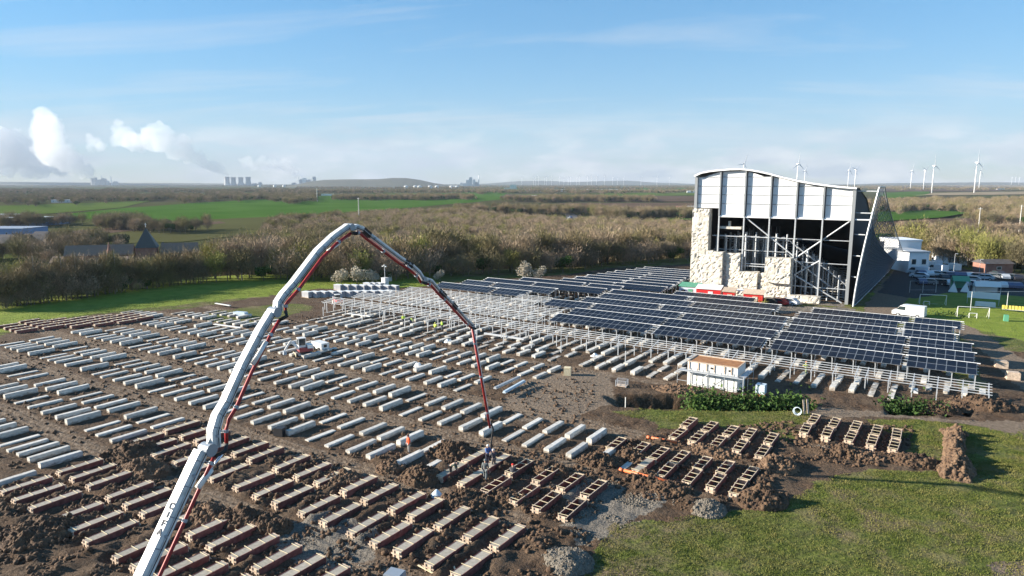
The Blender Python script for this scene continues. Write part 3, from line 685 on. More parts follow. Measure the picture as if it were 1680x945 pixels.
def table(x0, x1, ytop, panels, near, dz=0.0, npurl=4):
    y0 = ytop - TILT_RUN; L = x1 - x0
    root = empty('solar_table' if panels else 'mounting_frame', (x0, y0, dz))
    n = max(2, int(round(L / 2.5)) + 1)
    if near:
        for i in range(n):
            xx = .3 + (L - .6) * i / (n - 1)
            obj('post', POST_LO, root, (xx, .45, 0)); obj('post', POST_HI, root, (xx, TILT_RUN - .45, 0)); obj('rafter', RAFTER, root, (xx, 0, 0))
        for k in range(npurl):
            t = (k + .5) / npurl; yy = t * TILT_RUN; zz = Z_LOW + t * (Z_HIGH - Z_LOW) - .02
            key = ('purlin', round(L, 1)); me = shared(key, lambda: MB().box((L / 2, 0, 0), (L + .5, .06, .075)).mesh('purlin', M['steel']))
            o = obj('purlin', me, root, (-.25, yy, zz))
    else:
        mb = MB()
        for i in range(n):
            xx = .3 + (L - .6) * i / (n - 1)
            mb.box((xx, .45, .9), (.1, .1, 1.8)); mb.box((xx, TILT_RUN - .45, 1.15), (.1, .1, 2.3)); mb.bar((xx, 0, Z_LOW - .1), (xx, TILT_RUN, Z_HIGH - .1), .09, .12)
        for k in range(npurl):
            t = (k + .5) / npurl; mb.box((L / 2, t * TILT_RUN, Z_LOW + t * (Z_HIGH - Z_LOW) - .02), (L + .5, .075, .10))
        mb.build('support_frame', M['steel'], root)
    if panels:
        me = shared(('sunlit_edge', round(L, 1)), lambda: MB().box((L / 2, 0, 0), (L + .3, .07, .10)).mesh('top_rail_or_lit_edge', M['clad']))  # white bar added along the high edge to imitate its sunlit frame
        obj('top_rail_or_lit_edge', me, root, (0, TILT_RUN + .09, Z_HIGH + .07))
        npan = max(1, int(L / PANEL_W)); off = (L - npan * PANEL_W) / 2
        ct, st = math.cos(TILT), math.sin(TILT)
        if near:
            for r_ in range(2):
                for i in range(npan):
                    s_ = (r_ + .5) * PANEL_L + .02 * r_
                    p = obj('solar_panel', PANEL, root, (off + (i + .5) * PANEL_W, s_ * ct, Z_LOW + .09 + s_ * st)); p.rotation_euler.x = TILT
        else:
            mb = MB()
            for r_ in range(2):
                for i in range(npan):
                    for zz, e, m_ in ((.0, .01, 0), (.02, .035, 1)):
                        q = []
                        for dx, ds in ((e, e), (PANEL_W - e, e), (PANEL_W - e, PANEL_L - e), (e, PANEL_L - e)):
                            s_ = r_ * (PANEL_L + .02) + ds; q.append((off + i * PANEL_W + dx, s_ * ct - zz * st, Z_LOW + .09 + zz * ct + s_ * st))
                        mb.add(q, [(0, 1, 2, 3)], m_)
            a = mb.build('solar_panels', [M['alu'], M['cells']], root); a['kind'] = 'stuff'
    return root
ROWS = [
    (97.0, [(-55.3, -38.0), (-37.6, -21.3), (-20.5, -5.1), (-4.7, 2.8)]),
    (103.0, [(-54.9, -38.5), (-38.1, -21.6), (-21.1, -5.3), (-4.9, 2.5)]),
    (108.8, [(-63.0, -54.5), (-54.1, -38.0), (-37.6, -21.6), (-21.0, -5.5), (-5.1, 2.2)]),
    (114.4, [(-94.0, -79.6), (-79.2, -71.1), (-58.7, -44.0), (-43.6, -22.3), (-21.8, -6.9), (-6.5, .5)]),
    (120.2, [(-91.5, -84.2), (-83.7, -68.4), (-58.0, -40.0), (-39.6, -26.0), (-21.9, -7.2), (-6.8, .2)]),
    (125.6, [(-89.9, -76.8), (-76.4, -60.0), (-58.7, -42.5), (-42.1, -26.0), (-20.6, -6.1), (-5.7, 1.0)]),
    (130.6, [(-83.5, -67.4), (-66.3, -58.5), (-47.0, -31.5)]),
    (134.6, [(-75.0, -62.4), (-62.0, -50.5)]), (138.8, [(-74.0, -62.0), (-61.6, -50.5)]), (142.8, [(-73.2, -62.0), (-61.6, -51.0)]),
    (146.4, [(-72.2, -62.0), (-61.6, -51.5)]), (150.0, [(-71.5, -62.0), (-61.6, -52)]), (153.6, [(-71.0, -62.0), (-61.6, -52)]), (157.2, [(-69.6, -52)]), (160.8, [(-68.6, -52)]), (164.4, [(-67.8, -52)]),
]
ORD = ['first', 'second', 'third', 'fourth', 'fifth', 'sixth', 'seventh'] + ['farther'] * 20
for ri, (yt, segs) in enumerate(ROWS):
    for si, (a, b) in enumerate(segs):
        near = yt < 121
        t = table(a, b, yt, True, near)
        right = b < 3.5 and a > -8
        if ri == 0: lab = ('front solar table facing the gap where bare frames stop' if si == 0 else 'front solar table behind bare purlins and the white cabin' if si == 1 else 'front solar table right of a stepped joint, above splayed concrete feet' if si == 2 else 'short front solar table at the end of the lowest row beside purlin ends')
        elif right: lab = 'short end solar table beside the pale track, %s row from the front' % ORD[ri]
        elif yt > 132: lab = 'distant solar table in the strip running up to the hall'
        elif yt > 124: lab = 'solar table in the back rows before the red sheds and grass'
        elif a < -66: lab = 'solar table on the far side of the bare frames by the wood'
        else: lab = 'dark solar table in the %s row from the front, %s' % (ORD[ri], 'beside the bare frames' if a < -50 else 'between the frames and the cabin' if a < -23 else 'right of the stepped joint')
        tag(t, lab, 'solar table', 'rows of solar tables')
FRAMES = [(90.3, [(-101.0, -86.0), (-85.6, -70.0), (-69.6, -56.0), (-55.5, -40.5), (-40.0, -24.5), (-24.0, -9.0), (-8.5, 4.0)]),
          (95.6, [(-98.5, -84.0), (-83.6, -69.5), (-69.1, -56.2)]), (101.0, [(-96.6, -82.0), (-81.6, -69.0), (-68.6, -56.0)]), (106.4, [(-95.5, -81.0), (-80.6, -72.5), (-72.1, -64.0)]), (111.0, [(-71.0, -64.0)])]
for yt, segs in FRAMES:
    for a, b in segs:
        t = table(a, b, yt, False, True, -.45 if yt < 91 else 0.0, npurl=5)
        lab = 'bare galvanised frame without panels over the front concrete feet' if yt < 91 else 'bare bright purlin frame awaiting panels, behind the front frames'
        tag(t, lab, 'steel frame', 'bare mounting frames')
# single posts already bolted on beams in the row before the frames
k = 0
for xx in seq(-97, -36, 2.45):
    o = MB().box((0, 0, 1.05), (.1, .1, 1.6)).build('steel_post', M['steel'], None, loc=(xx, 81.6 + (.0 if k % 2 else 3.0), .2)) if k % 5 != 3 else None
    if o: tag(o, 'lone upright steel post bolted to a concrete beam', 'post', 'lone posts on the beams')
    k += 1

# ------------------------------------------------------------------ foundation beams
def beam_mesh(L, seed):
    mb = MB(); w0, w1, hgt = .62, .52, 1.0; c = .06
    prof = [(-w0 / 2, -.25), (w0 / 2, -.25), (w1 / 2, hgt - c), (w1 / 2 - c * .8, hgt), (-w1 / 2 + c * .8, hgt), (-w1 / 2, hgt - c)]
    r_ = random.Random(seed); n = 5; vs = []; fs = []
    for j in range(n):
        y = L * j / (n - 1)
        for p_, q in prof: vs.append((p_ + r_.uniform(-.012, .012), y + (r_.uniform(-.02, .02) if j in (0, n - 1) else 0), q + (r_.uniform(-.03, .03) if q > .5 else 0)))
    m = len(prof)
    for j in range(n - 1):
        for i in range(m): k = (i + 1) % m; fs.append((j * m + i, j * m + k, (j + 1) * m + k, (j + 1) * m + i))
    fs.append(tuple(reversed(range(m)))); fs.append(tuple((n - 1) * m + i for i in range(m)))
    mb.add(vs, fs); return mb.mesh('concrete_beam', M['concrete'])
BEAMS = {}
for L in (3.42, 3.35, 3.15, 2.85): BEAMS[L] = [beam_mesh(L - .08, s) for s in range(3)]
cnt = 0
ROWNAME = {19.7: 'left of the lowest filled boxes', 23.8: 'left of the second filled box row', 30.1: 'left of the third filled box row', 34.1: 'left of the fourth filled box row', 40.4: 'row before the orange-jacketed worker', 44.3: 'row beside the orange-jacketed worker',
           50.5: 'row at the hanging pipe end', 54.4: 'row just past the hanging pipe', 60.4: 'row in line with the bluish profiles', 64.0: 'row just behind the bluish profiles', 69.7: 'row past the mini excavator', 73.0: 'row before the hi-vis workers'}
for y0, xs in BARE.items():
    ph = {19.7: 3, 23.8: 2, 30.1: 2, 34.1: 3, 40.4: 0, 44.3: 1, 50.5: 3, 54.4: 0, 60.4: 2, 64.0: 4, 69.7: 1, 73.0: 2}[y0]
    for i, x0 in enumerate(xs):
        if (y0, round(x0, 1)) in SKIP: continue
        k = (i + ph) % 5; hgt = (.10, .20, .30, .40, .50)[k] * rnd.uniform(.85, 1.1)
        me = rnd.choice(BEAMS[blen(y0)])
        o = obj('concrete_beam', me, None, (x0 + .27, y0 + rnd.uniform(-.08, .08), .02)); o.scale = (1, rnd.uniform(.97, 1.0), hgt + .02); o.rotation_euler.z = R(rnd.uniform(-1.0, 1.0)); o.rotation_euler.x = R(rnd.uniform(-.4, .4))
        lab = ('thin concrete beam nearly flush with mud' if k == 0 else 'low concrete beam just above the mud' if k in (1, 2) else 'thick concrete beam standing proud')
        tag(o, lab + ', ' + ROWNAME[y0], 'concrete beam', 'bare concrete beams in rows'); cnt += 1
# the further feet under frames and tables, too many to name singly
mb = MB()
def foot(x, y, L, h): mb.box((x, y + L / 2, h / 2 - .05), (.6, L, h + .1), 0, R(rnd.uniform(-1, 1)))
for y0, xs in ((78.1, seq(-95, -46, 2.42) + [-41.0, -38.7, -36.3, -33.7, -31.6, -29.35]), (81.2, seq(-95, -45, 2.42) + [-40.9, -38.5, -36.1, -33.5, -31.4, -29.1]),
               (84.8, seq(-98, -34, 2.4) + seq(-32, -13.6, 2.1) + [-11.6, -9.6, -7.6, -5.6]), (88.0, seq(-98, -34, 2.4) + seq(-32, -13.6, 2.1) + [-11.5, -9.5, -7.6, -5.6]),
               (90.6, [-3.9, -2.2, -.45, 1.3, 3.0]), (93.6, seq(-97, 2, 2.4)), (99.4, seq(-97, 2, 2.4)), (105, seq(-95, 2, 2.4)), (110.6, seq(-93, 0, 2.4)), (116.4, seq(-90, 0, 2.5)), (122, seq(-88, 0, 2.5)), (64.0, seq(-130, -112, 2.4)), (68.5, seq(-121, -100, 2.4)), (72.5, seq(-117, -97, 2.4))):
    for i, x0 in enumerate(xs): foot(x0 + .27, y0 + rnd.uniform(-.1, .1), 2.9, (.15, .25, .35, .45, .5)[i % 5])
stuff(mb.build('concrete_beams', M['concrete']), 'many further concrete beams under the frames and solar tables', 'concrete beams')

# ------------------------------------------------------------------ formwork boxes
FH, FW, FL = .52, .70, 3.3
def form_parts(filled, L):
    d = {}
    d['side_board'] = shared(('fs', L), lambda: MB().box((0, L / 2, FH / 2), (.04, L, FH)).box((.0, L / 2, .09), (.09, L, .06)).box((.0, L / 2, FH - .12), (.09, L, .06)).mesh('side_board', M['formred']))
    d['end_board'] = shared('fe', lambda: MB().box((0, 0, FH / 2), (FW + .02, .04, FH)).box((-.22, -.05, FH / 2 - .04), (.07, .06, FH + .05)).box((.22, -.05, FH / 2 - .04), (.07, .06, FH + .05)).box((0, -.045, FH * .55), (FW + .22, .05, .08)).mesh('end_board', M['wood']))
    d['cross_batten'] = shared('fb', lambda: MB().box((-.05, 0, FH + .025), (FW + .14, .035, .03)).box((-.40, 0, FH / 2), (.035, .04, FH + .10)).mesh('cross_batten', M['woodpale']))
    d['concrete_fill'] = shared(('fc', L), lambda: MB().box((0, L / 2, FH / 2 - .005), (FW - .03, L - .03, FH - .02)).mesh('concrete_fill', M['wetconcrete']))
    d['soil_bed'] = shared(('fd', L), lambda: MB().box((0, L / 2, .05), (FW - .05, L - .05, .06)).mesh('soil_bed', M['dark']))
    d['top_rail_or_lit_edge'] = shared(('fr', L), lambda: MB().box((0, L / 2, FH + .012), (.055, L, .04)).mesh('top_rail_or_lit_edge', M['wood']))
    return d
def formwork(x, y, filled, L, scale_h, label, group, battens=4):
    root = empty('timber_formwork', (x + .3, y + rnd.uniform(-.08, .08), ground_z(x, y + 1.6) * .4 - .02), R(rnd.uniform(-1.6, 1.6)))
    d = form_parts(filled, L)
    for sx in (-1, 1):
        o = obj('side_board', d['side_board'], root, (sx * (FW / 2 + .01), 0, 0))
        if not filled: obj('top_rail_or_lit_edge', d['top_rail_or_lit_edge'], root, (sx * (FW / 2 + .01), 0, 0))
    obj('end_board', d['end_board'], root, (0, -.03, 0)); o = obj('end_board', d['end_board'], root, (0, L + .03, 0)); o.rotation_euler.z = math.pi
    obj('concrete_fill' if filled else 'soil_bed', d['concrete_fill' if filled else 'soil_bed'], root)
    for k in range(battens):
        t = (.05, .36, .66, .95)[k] if battens == 4 else (.3, .7)[k]
        o = obj('cross_batten', d['cross_batten'], root, (rnd.uniform(-.05, .05), t * L + rnd.uniform(-.08, .08), 0)); o.rotation_euler.z = R(rnd.uniform(-5, 5))
    root.scale.z = scale_h; tag(root, label, 'formwork', group); return root
FULLNAME = {19.7: 'formwork box filled with grey concrete in the lowest row,', 23.8: 'concrete-filled formwork box in the second lowest row,', 30.1: 'concrete-filled formwork box in the third lowest row,', 34.1: 'concrete-filled formwork box next to the churned soil and bare beams,', 40.4: 'concrete-filled formwork box at the bending worker,', 44.0: 'concrete-filled formwork box under the hose,', 50.3: 'concrete-filled formwork box beside the long orange pipe,'}
OPENNAME = {40.1: 'empty open formwork box in the row before the crouching worker', 43.9: 'empty open formwork box in the row beside the crouching worker', 50.3: 'empty open formwork box along the long orange pipe', 53.4: 'empty open formwork box just past the long orange pipe', 59.0: 'empty open formwork box before the grass strip, nearer of each pair', 62.4: 'empty open formwork box touching the grass strip below the hedge', 67.1: 'empty open formwork box by the flat gravel heap, nearer of each pair', 70.4: 'empty open formwork box at the track, farther of each pair'}
for y0, xs in FULL.items():
    L = 3.3 if y0 < 48 else 3.1
    for i, x0 in enumerate(xs): formwork(x0, y0, True, L, rnd.uniform(.85, 1.12), FULLNAME[y0] + (' left of the pump boom' if x0 < -47 and y0 < 36 else ' right of the pump boom'), 'filled formwork boxes')
for y0, xs in OPEN.items():
    L = 3.2 if y0 < 48 else (3.0 if y0 < 58 else 2.95)
    for i, x0 in enumerate(xs): formwork(x0, y0, False, L, rnd.uniform(.95, 1.15), OPENNAME[y0], 'empty formwork boxes')
for y0, xs in FARRED.items():
    for x0 in xs: formwork(x0, y0, True, 2.9, 1.0, 'reddish formwork box at the field edge below the wood', 'reddish boxes at the field edge', 2)

# ------------------------------------------------------------------ concrete pump: all boom sections fold in one upright plane
BA, BB = -33.6, 0.561                      # plane X = BA + BB * ahead, in the camera-heading frame
E_DIR = C(BB, 1.0).normalized(); AZ = Vector((0, 0, 1)).cross(E_DIR).normalized()
AZ = -AZ if AZ.dot(C(1, 0)) < 0 else AZ   # side of the boom that faces the hall
def on_plane(px, py):
    r = ray(px, py); X = r[0] * CY + r[1] * SY; D = -r[0] * SY + r[1] * CY
    t = BA / (X - BB * D); return Vector((r[0] * t, r[1] * t, CAM_H + r[2] * t))
def loft(pts, hs, ws, off=(0.0, 0.0), mb=None, m=0):
    mb = mb or MB(); n = len(pts); vs = []; fs = []
    for k in range(n):
        d = (pts[min(k + 1, n - 1)] - pts[max(k - 1, 0)]).normalized(); nn = AZ.cross(d)
        a, b = d.dot(E_DIR), d.z; nn = E_DIR * (-b) + Vector((0, 0, 1)) * a
        h = hs[0] + (hs[1] - hs[0]) * k / (n - 1); w = ws[0] + (ws[1] - ws[0]) * k / (n - 1)
        c = pts[k] + nn * off[0] + AZ * off[1]
        for i, j in ((-1, -1), (1, -1), (1, 1), (-1, 1)): vs.append(c + AZ * w / 2 * i + nn * h / 2 * j)
    for k in range(n - 1):
        for i in range(4): fs.append((k * 4 + i, (k + 1) * 4 + i, (k + 1) * 4 + (i + 1) % 4, k * 4 + (i + 1) % 4))
    fs += [(3, 2, 1, 0), tuple((n - 1) * 4 + i for i in range(4))]
    return mb.add(vs, fs, m)
def offset_line(pts, dn, da=0.0):
    out = []
    for k in range(len(pts)):
        d = (pts[min(k + 1, len(pts) - 1)] - pts[max(k - 1, 0)]).normalized(); a, b = d.dot(E_DIR), d.z
        out.append(pts[k] + (E_DIR * (-b) + Vector((0, 0, 1)) * a) * dn + AZ * da)
    return out
def build_pump():
    SEC = [[(196, 1026), (234, 945), (262, 885), (296, 812), (322, 756), (330, 740)],
           [(351, 734), (350, 706), (357, 682), (370, 660), (397, 600), (427, 542), (444, 514)],
           [(455, 510), (456, 496), (464, 484), (480, 466), (520, 413), (546, 388), (570, 371)],
           [(577, 374), (584, 372), (592, 375), (601, 383), (629, 404), (654, 423), (673, 435), (686, 447), (692, 457)],
           [(695, 458), (706, 461), (719, 476), (738, 495), (764, 524), (773, 532)],
           [(775, 537), (789, 615), (804, 699)]]
    HS = [(.56, .52), (.50, .40), (.40, .34), (.34, .34), (.34, .24), (.22, .17)]
    WS = [(.56, .52), (.48, .42), (.38, .34), (.34, .30), (.30, .25), (.19, .15)]
    secs = [[on_plane(*q) for q in s] for s in SEC]
    base = secs[0][0]; foot = Vector((base.x, base.y, 0))
    root = empty('concrete_pump', foot); tag(root, 'white concrete pump truck with folded boom arching over the rows, red pipe and hose', 'concrete pump')
    def part(mb, name, m, sm=False, parent=root):
        mb.v = [tuple(Vector(v) - foot) for v in mb.v]; return mb.build(name, m, parent, sm)
    for k, s in enumerate(secs):
        b = part(loft(s, HS[k], WS[k]), 'boom_section', M['boomwhite'])
        if k < 3:                                           # stiffening ribs on the side plate
            for t in (.2, .35, .5, .65, .8):
                i = min(int(t * (len(s) - 1)), len(s) - 2); q = s[i].lerp(s[i + 1], t * (len(s) - 1) - i); d = (s[i + 1] - s[i]).normalized()
                part(loft([q, q + d * .05], (HS[k][0] * .9, HS[k][0] * .9), (WS[k][0] + .02, WS[k][0] + .02)), 'rib', M['boomgrey'], parent=root)
    # joints: knuckle plates and pins
    for k in range(5):
        j = (secs[k][-1] + secs[k + 1][0]) / 2; r_ = (.33, .28, .22, .18, .16)[k]
        part(MB().tube([j - AZ * (.34 - .04 * k), j + AZ * (.34 - .04 * k)], r_, 14), 'joint_pin', M['boomgrey'])
        d0 = (secs[k][-1] - secs[k][-2]).normalized(); 
        part(MB().bar(secs[k][-1] - d0 * .7, j, .12, r_ * 1.5).bar(j, secs[k + 1][0].lerp(secs[k + 1][1], .7), .1, r_ * 1.2), 'link_plate', M['boomwhite'])
    # hydraulic rams
    for a, b, r_ in (((322, 800), (364, 742), .16), ((412, 598), (455, 527), .13), ((536, 412), (572, 386), .10), ((664, 432), (690, 466), .09)):
        A = on_plane(*a) + AZ * .1; Bp = on_plane(*b) + AZ * .1; mid = A.lerp(Bp, .52)
        c = part(MB().tube([A, mid], r_, 10), 'ram_cylinder', M['boomwhite'], True); part(MB().tube([mid, Bp], r_ * .55, 8), 'ram_rod', M['chrome'], True)
    # black bands
    for k, i0, t0, i1, t1 in ((3, 2, .2, 3, .15), (3, 5, .45, 6, .1), (4, 2, .0, 2, .55), (4, 3, .1, 3, .35)):
        s = secs[k]; A = s[i0].lerp(s[i0 + 1], t0); Bp = s[i1].lerp(s[min(i1 + 1, len(s) - 1)], t1); h = HS[k][0] + .03; w = WS[k][0] + .03
        part(loft([A, Bp], (h, h), (w, w)), 'black_band', M['black'])
    # delivery pipe on the inner side with clamps
    for k, dn in enumerate((-.80, -.66, -.46, -.36, -.30, -.21)):
        ln = offset_line(secs[k], dn, .12); part(MB().tube(ln, .095 if k < 5 else .1, 8), 'delivery_pipe', M['red'], True)
        for t in (.15, .5, .85):
            i = min(int(t * (len(ln) - 1)), len(ln) - 2); q = ln[i].lerp(ln[i + 1], t * (len(ln) - 1) - i); d = (ln[i + 1] - ln[i]).normalized()
            part(MB().tube([q - d * .08, q + d * .08], .135, 8).bar(q, q + (secs[k][min(i + 1, len(secs[k]) - 1)] - ln[min(i + 1, len(ln) - 1)]), .05, .05), 'pipe_clamp', M['boomgrey'])
        if k < 5:
            nx = offset_line(secs[k + 1], (-.80, -.66, -.46, -.36, -.30, -.21)[k + 1], .12)[0]
            part(MB().tube([ln[-1], (ln[-1] + nx) / 2 + AZ * .35, nx], .1, 8), 'pipe_elbow', M['rubber'], True)
    for k in range(5):
        for dn, da in ((.0, WS[k][0] / 2 + .03), (-.10, WS[k][0] / 2 + .035)):
            part(MB().tube(offset_line(secs[k], dn, da), .022, 5), 'hydraulic_line', M['black'] if da > WS[k][0] / 2 + .032 else M['steel'])
        for t in (.12, .42, .72):
            s = secs[k]; i = min(int(t * (len(s) - 1)), len(s) - 2); q = s[i].lerp(s[i + 1], t * (len(s) - 1) - i); d = (s[i + 1] - s[i]).normalized()
            part(MB().box(q + AZ * (WS[k][0] / 2 + .04), (.12, .12, .14)), 'line_clip', M['boomgrey'])
    # end hose down to the formwork
    tip = secs[5][-1]; g = on_plane(806, 757); g.z = .75
    part(MB().tube([tip, tip + Vector((.12, .05, .15)), tip + Vector((.25, .1, -.25)), tip.lerp(g, .4) + Vector((.12, .05, 0)), tip.lerp(g, .75), g], .085, 8), 'end_hose', M['rubber'], True)
    # lettering on the upper face of the first section
    s = secs[0]; d = (s[4] - s[1]).normalized(); nn = E_DIR * (-d.z) + Vector((0, 0, 1)) * d.dot(E_DIR); right = d.cross(nn)
    GLYPH = {'C': [((.13, .13), (.06, .18)), ((.06, .18), (-.06, .18)), ((-.06, .18), (-.13, .10)), ((-.13, .10), (-.13, -.10)), ((-.13, -.10), (-.06, -.18)), ((-.06, -.18), (.06, -.18)), ((.06, -.18), (.13, -.13))],
             'I': [((0, -.2), (0, .2))], 'F': [((-.10, -.2), (-.10, .2)), ((-.10, .17), (.13, .17)), ((-.10, 0), (.09, 0))], 'A': [((-.15, -.2), (0, .2)), ((.15, -.2), (0, .2)), ((-.09, -.06), (.09, -.06))]}
    for ch, q in zip('CIFA', ((287, 831), (280, 845), (272, 859), (265, 873))):
        p0 = on_plane(*q); c = s[1] + d * (p0 - s[1]).dot(d) + nn * (HS[0][0] / 2 + .012) + AZ * .12; mb = MB()
        for a, b in GLYPH[ch]: mb.bar(c + right * a[0] * .95 + d * a[1] * .72, c + right * b[0] * .95 + d * b[1] * .72, .08, .02, 0, nn)
        part(mb, 'letter', M['letter'])
    # truck under the boom (beyond the lower frame edge)
    part(MB().lathe([(.9, 1.2), (.9, 2.2), (.6, 2.4), (.55, base.z)], (base.x, base.y, 0), 16), 'turret', M['boomgrey'])
    ex = E_DIR; ey = AZ
    def at(u, v, z): return foot + ex * u + ey * v + Vector((0, 0, z))
    part(MB().bar(at(-8, 0, 1.15), at(1.5, 0, 1.15), 2.4, .5), 'chassis', M['boomgrey'])
    part(MB().bar(at(1.6, 0, 1.9), at(3.6, 0, 1.9), 2.4, 2.3), 'cab', M['boomwhite']); part(MB().bar(at(3.61, 0, 2.4), at(3.66, 0, 2.4), 2.1, .9), 'windscreen', M['glass'])
    part(MB().bar(at(-8.6, 0, 1.5), at(-7.2, 0, 1.5), 2.0, 1.1), 'hopper', M['red'])
    for u in (-6.5, -5.2, -3.9, .2, 2.6):
        for v in (-1.05, 1.05):
            w = part(MB().tube([at(u, v - .18, .52), at(u, v + .18, .52)], .52, 16), 'wheel', M['rubber']); part(MB().tube([at(u, v - .19, .52), at(u, v + .19, .52)], .28, 10), 'rim', M['boomgrey'])
    for u in (-6.8, 1.0):
        for v in (-1, 1): part(MB().bar(at(u, v * 1.1, 1.0), at(u + (2.2 if u > 0 else -1.2), v * 4.2, 1.0), .3, .3).bar(at(u + (2.2 if u > 0 else -1.2), v * 4.2, 1.0), at(u + (2.2 if u > 0 else -1.2), v * 4.2, .02), .2, .2), 'outrigger', M['boomwhite'])
    return root
build_pump()

# ------------------------------------------------------------------ people
def skin_mesh(name, verts, edges, radii, root_i, mats, levels=1):
    me = bpy.data.meshes.new(name); me.from_pydata([tuple(v) for v in verts], edges, []); o = bpy.data.objects.new(name, me); col.objects.link(o)
    md = o.modifiers.new('skin', 'SKIN'); md.use_smooth_shade = True
    for i, r_ in enumerate(radii):
        sv = me.skin_vertices[0].data[i]; sv.radius = (r_, r_) if not isinstance(r_, tuple) else r_; sv.use_root = (i == root_i)
    sb = o.modifiers.new('sub', 'SUBSURF'); sb.levels = levels; sb.render_levels = levels
    dg = bpy.context.evaluated_depsgraph_get(); out = bpy.data.meshes.new_from_object(o.evaluated_get(dg)); bpy.data.objects.remove(o); bpy.data.meshes.remove(me)
    out.materials.clear(); out.materials.append(mats); out.polygons.foreach_set('use_smooth', [True] * len(out.polygons)); return out
def cloth(name, c): 
    k = ('cloth', c); return shared(k, lambda: mat(name, c, .85, tuple(min(1, v * 1.25) for v in c), 6))
def person(loc, rz, pose, jacket, trousers, head, label, cat='person', helmet=None):
    """pose: dict of joints, facing +y"""
    st = dict(pel=(0, 0, .95), chest=(0, .02, 1.30), neck=(0, .02, 1.50), head=(0, .04, 1.64), top=(0, .05, 1.74),
              shl=(-.19, .02, 1.44), shr=(.19, .02, 1.44), ell=(-.25, .02, 1.17), elr=(.25, .02, 1.17), wrl=(-.24, .14, .96), wrr=(.24, .14, .96), hal=(-.23, .19, .88), har=(.23, .19, .88),
              hil=(-.10, 0, .90), hir=(.10, 0, .90), knl=(-.12, .04, .50), knr=(.12, .02, .50), anl=(-.13, 0, .09), anr=(.13, -.02, .09), tol=(-.15, .17, .04), tor=(.15, .15, .04))
    st.update(pose); J = {k: Vector(v) for k, v in st.items()}
    root = empty('person', loc, rz); tag(root, label, cat, 'workers on the site')
    names = list(J); idx = {n: i for i, n in enumerate(names)}
    E_ = [('pel', 'chest'), ('chest', 'neck'), ('neck', 'head'), ('head', 'top'), ('chest', 'shl'), ('chest', 'shr'), ('shl', 'ell'), ('shr', 'elr'), ('ell', 'wrl'), ('elr', 'wrr'), ('wrl', 'hal'), ('wrr', 'har'),
          ('pel', 'hil'), ('pel', 'hir'), ('hil', 'knl'), ('hir', 'knr'), ('knl', 'anl'), ('knr', 'anr'), ('anl', 'tol'), ('anr', 'tor')]
    rad = dict(pel=.13, chest=.14, neck=.055, head=.105, top=.07, shl=.07, shr=.07, ell=.048, elr=.048, wrl=.033, wrr=.033, hal=.035, har=.035, hil=.095, hir=.095, knl=.06, knr=.06, anl=.045, anr=.045, tol=.04, tor=.04)
    verts = [J[n] for n in names]; edges = [(idx[a], idx[b]) for a, b in E_]; radii = [rad[n] for n in names]
    for sd, w, hnd in ((-1, 'wrl', 'hal'), (1, 'wrr', 'har')):      # fingers and thumb
        d = (J[hnd] - J[w]).normalized(); sx = d.cross(Vector((0, 0, 1))); sx = sx.normalized() if sx.length > .1 else Vector((1, 0, 0))
        for q, ln in ((-.026, .06), (-.009, .075), (.009, .07), (.026, .055)):
            verts.append(J[hnd] + sx * q + d * ln); edges.append((idx[hnd], len(verts) - 1)); radii.append(.009)
        verts.append(J[hnd] + sx * (-.055 * sd) + d * .015); edges.append((idx[hnd], len(verts) - 1)); radii.append(.010)
    obj('body', skin_mesh('body', verts, edges, radii, 0, M['skin']), root)
    def sub(ns, es, rs, nm, m):
        i2 = {n: i for i, n in enumerate(ns)}; obj(nm, skin_mesh(nm, [J[n] for n in ns], [(i2[a], i2[b]) for a, b in es], rs, 0, m), root)
    sub(['pel', 'chest', 'shl', 'shr', 'ell', 'elr', 'wrl', 'wrr'], [('pel', 'chest'), ('chest', 'shl'), ('chest', 'shr'), ('shl', 'ell'), ('shr', 'elr'), ('ell', 'wrl'), ('elr', 'wrr')],
        [.17, .18, .10, .10, .075, .075, .055, .055], 'jacket', cloth('jacket_cloth', jacket))
    sub(['pel', 'hil', 'hir', 'knl', 'knr', 'anl', 'anr'], [('pel', 'hil'), ('pel', 'hir'), ('hil', 'knl'), ('hir', 'knr'), ('knl', 'anl'), ('knr', 'anr')], [.155, .12, .12, .085, .085, .072, .072], 'trousers', cloth('trouser_cloth', trousers))
    for a, t in (('anl', 'tol'), ('anr', 'tor')): obj('boot', skin_mesh('boot', [J[a], J[t], J[a] + Vector((0, -.04, -.03))], [(0, 1), (0, 2)], [.06, .05, .05], 0, M['rubber']), root)
    up = (J['top'] - J['neck']).normalized(); c = J['head'] + up * .035
    fwd = Vector((0, 1, 0)); fwd = (fwd - up * fwd.dot(up)).normalized(); sx = fwd.cross(up)
    mb = MB()
    for sgn in (-1, 1): mb.add([c + fwd * .098 + sx * (sgn * .036 + a) + up * (-.02 + b) for a, b in ((-.012, -.008), (.012, -.008), (.012, .008), (-.012, .008))], [(0, 1, 2, 3)])
    mb.bar(c + fwd * .095 - up * .03, c + fwd * .125 - up * .06, .02, .02); mb.bar(c + fwd * .09 - up * .095 - sx * .03, c + fwd * .09 - up * .095 + sx * .03, .01, .012)
    mb.build('face', cloth('face_detail', (.25, .13, .10)), root)
    vs = []; fs = []; nseg = 12
    for k, (r_, h) in enumerate(((.125, -.01), (.128, .04), (.10, .10), (.05, .13))):
        for i in range(nseg): t = 2 * math.pi * i / nseg; vs.append(c + sx * r_ * math.cos(t) + fwd * (r_ * math.sin(t)) + up * h)
    for k in range(3):
        for i in range(nseg): fs.append((k * nseg + i, k * nseg + (i + 1) % nseg, (k + 1) * nseg + (i + 1) % nseg, (k + 1) * nseg + i))
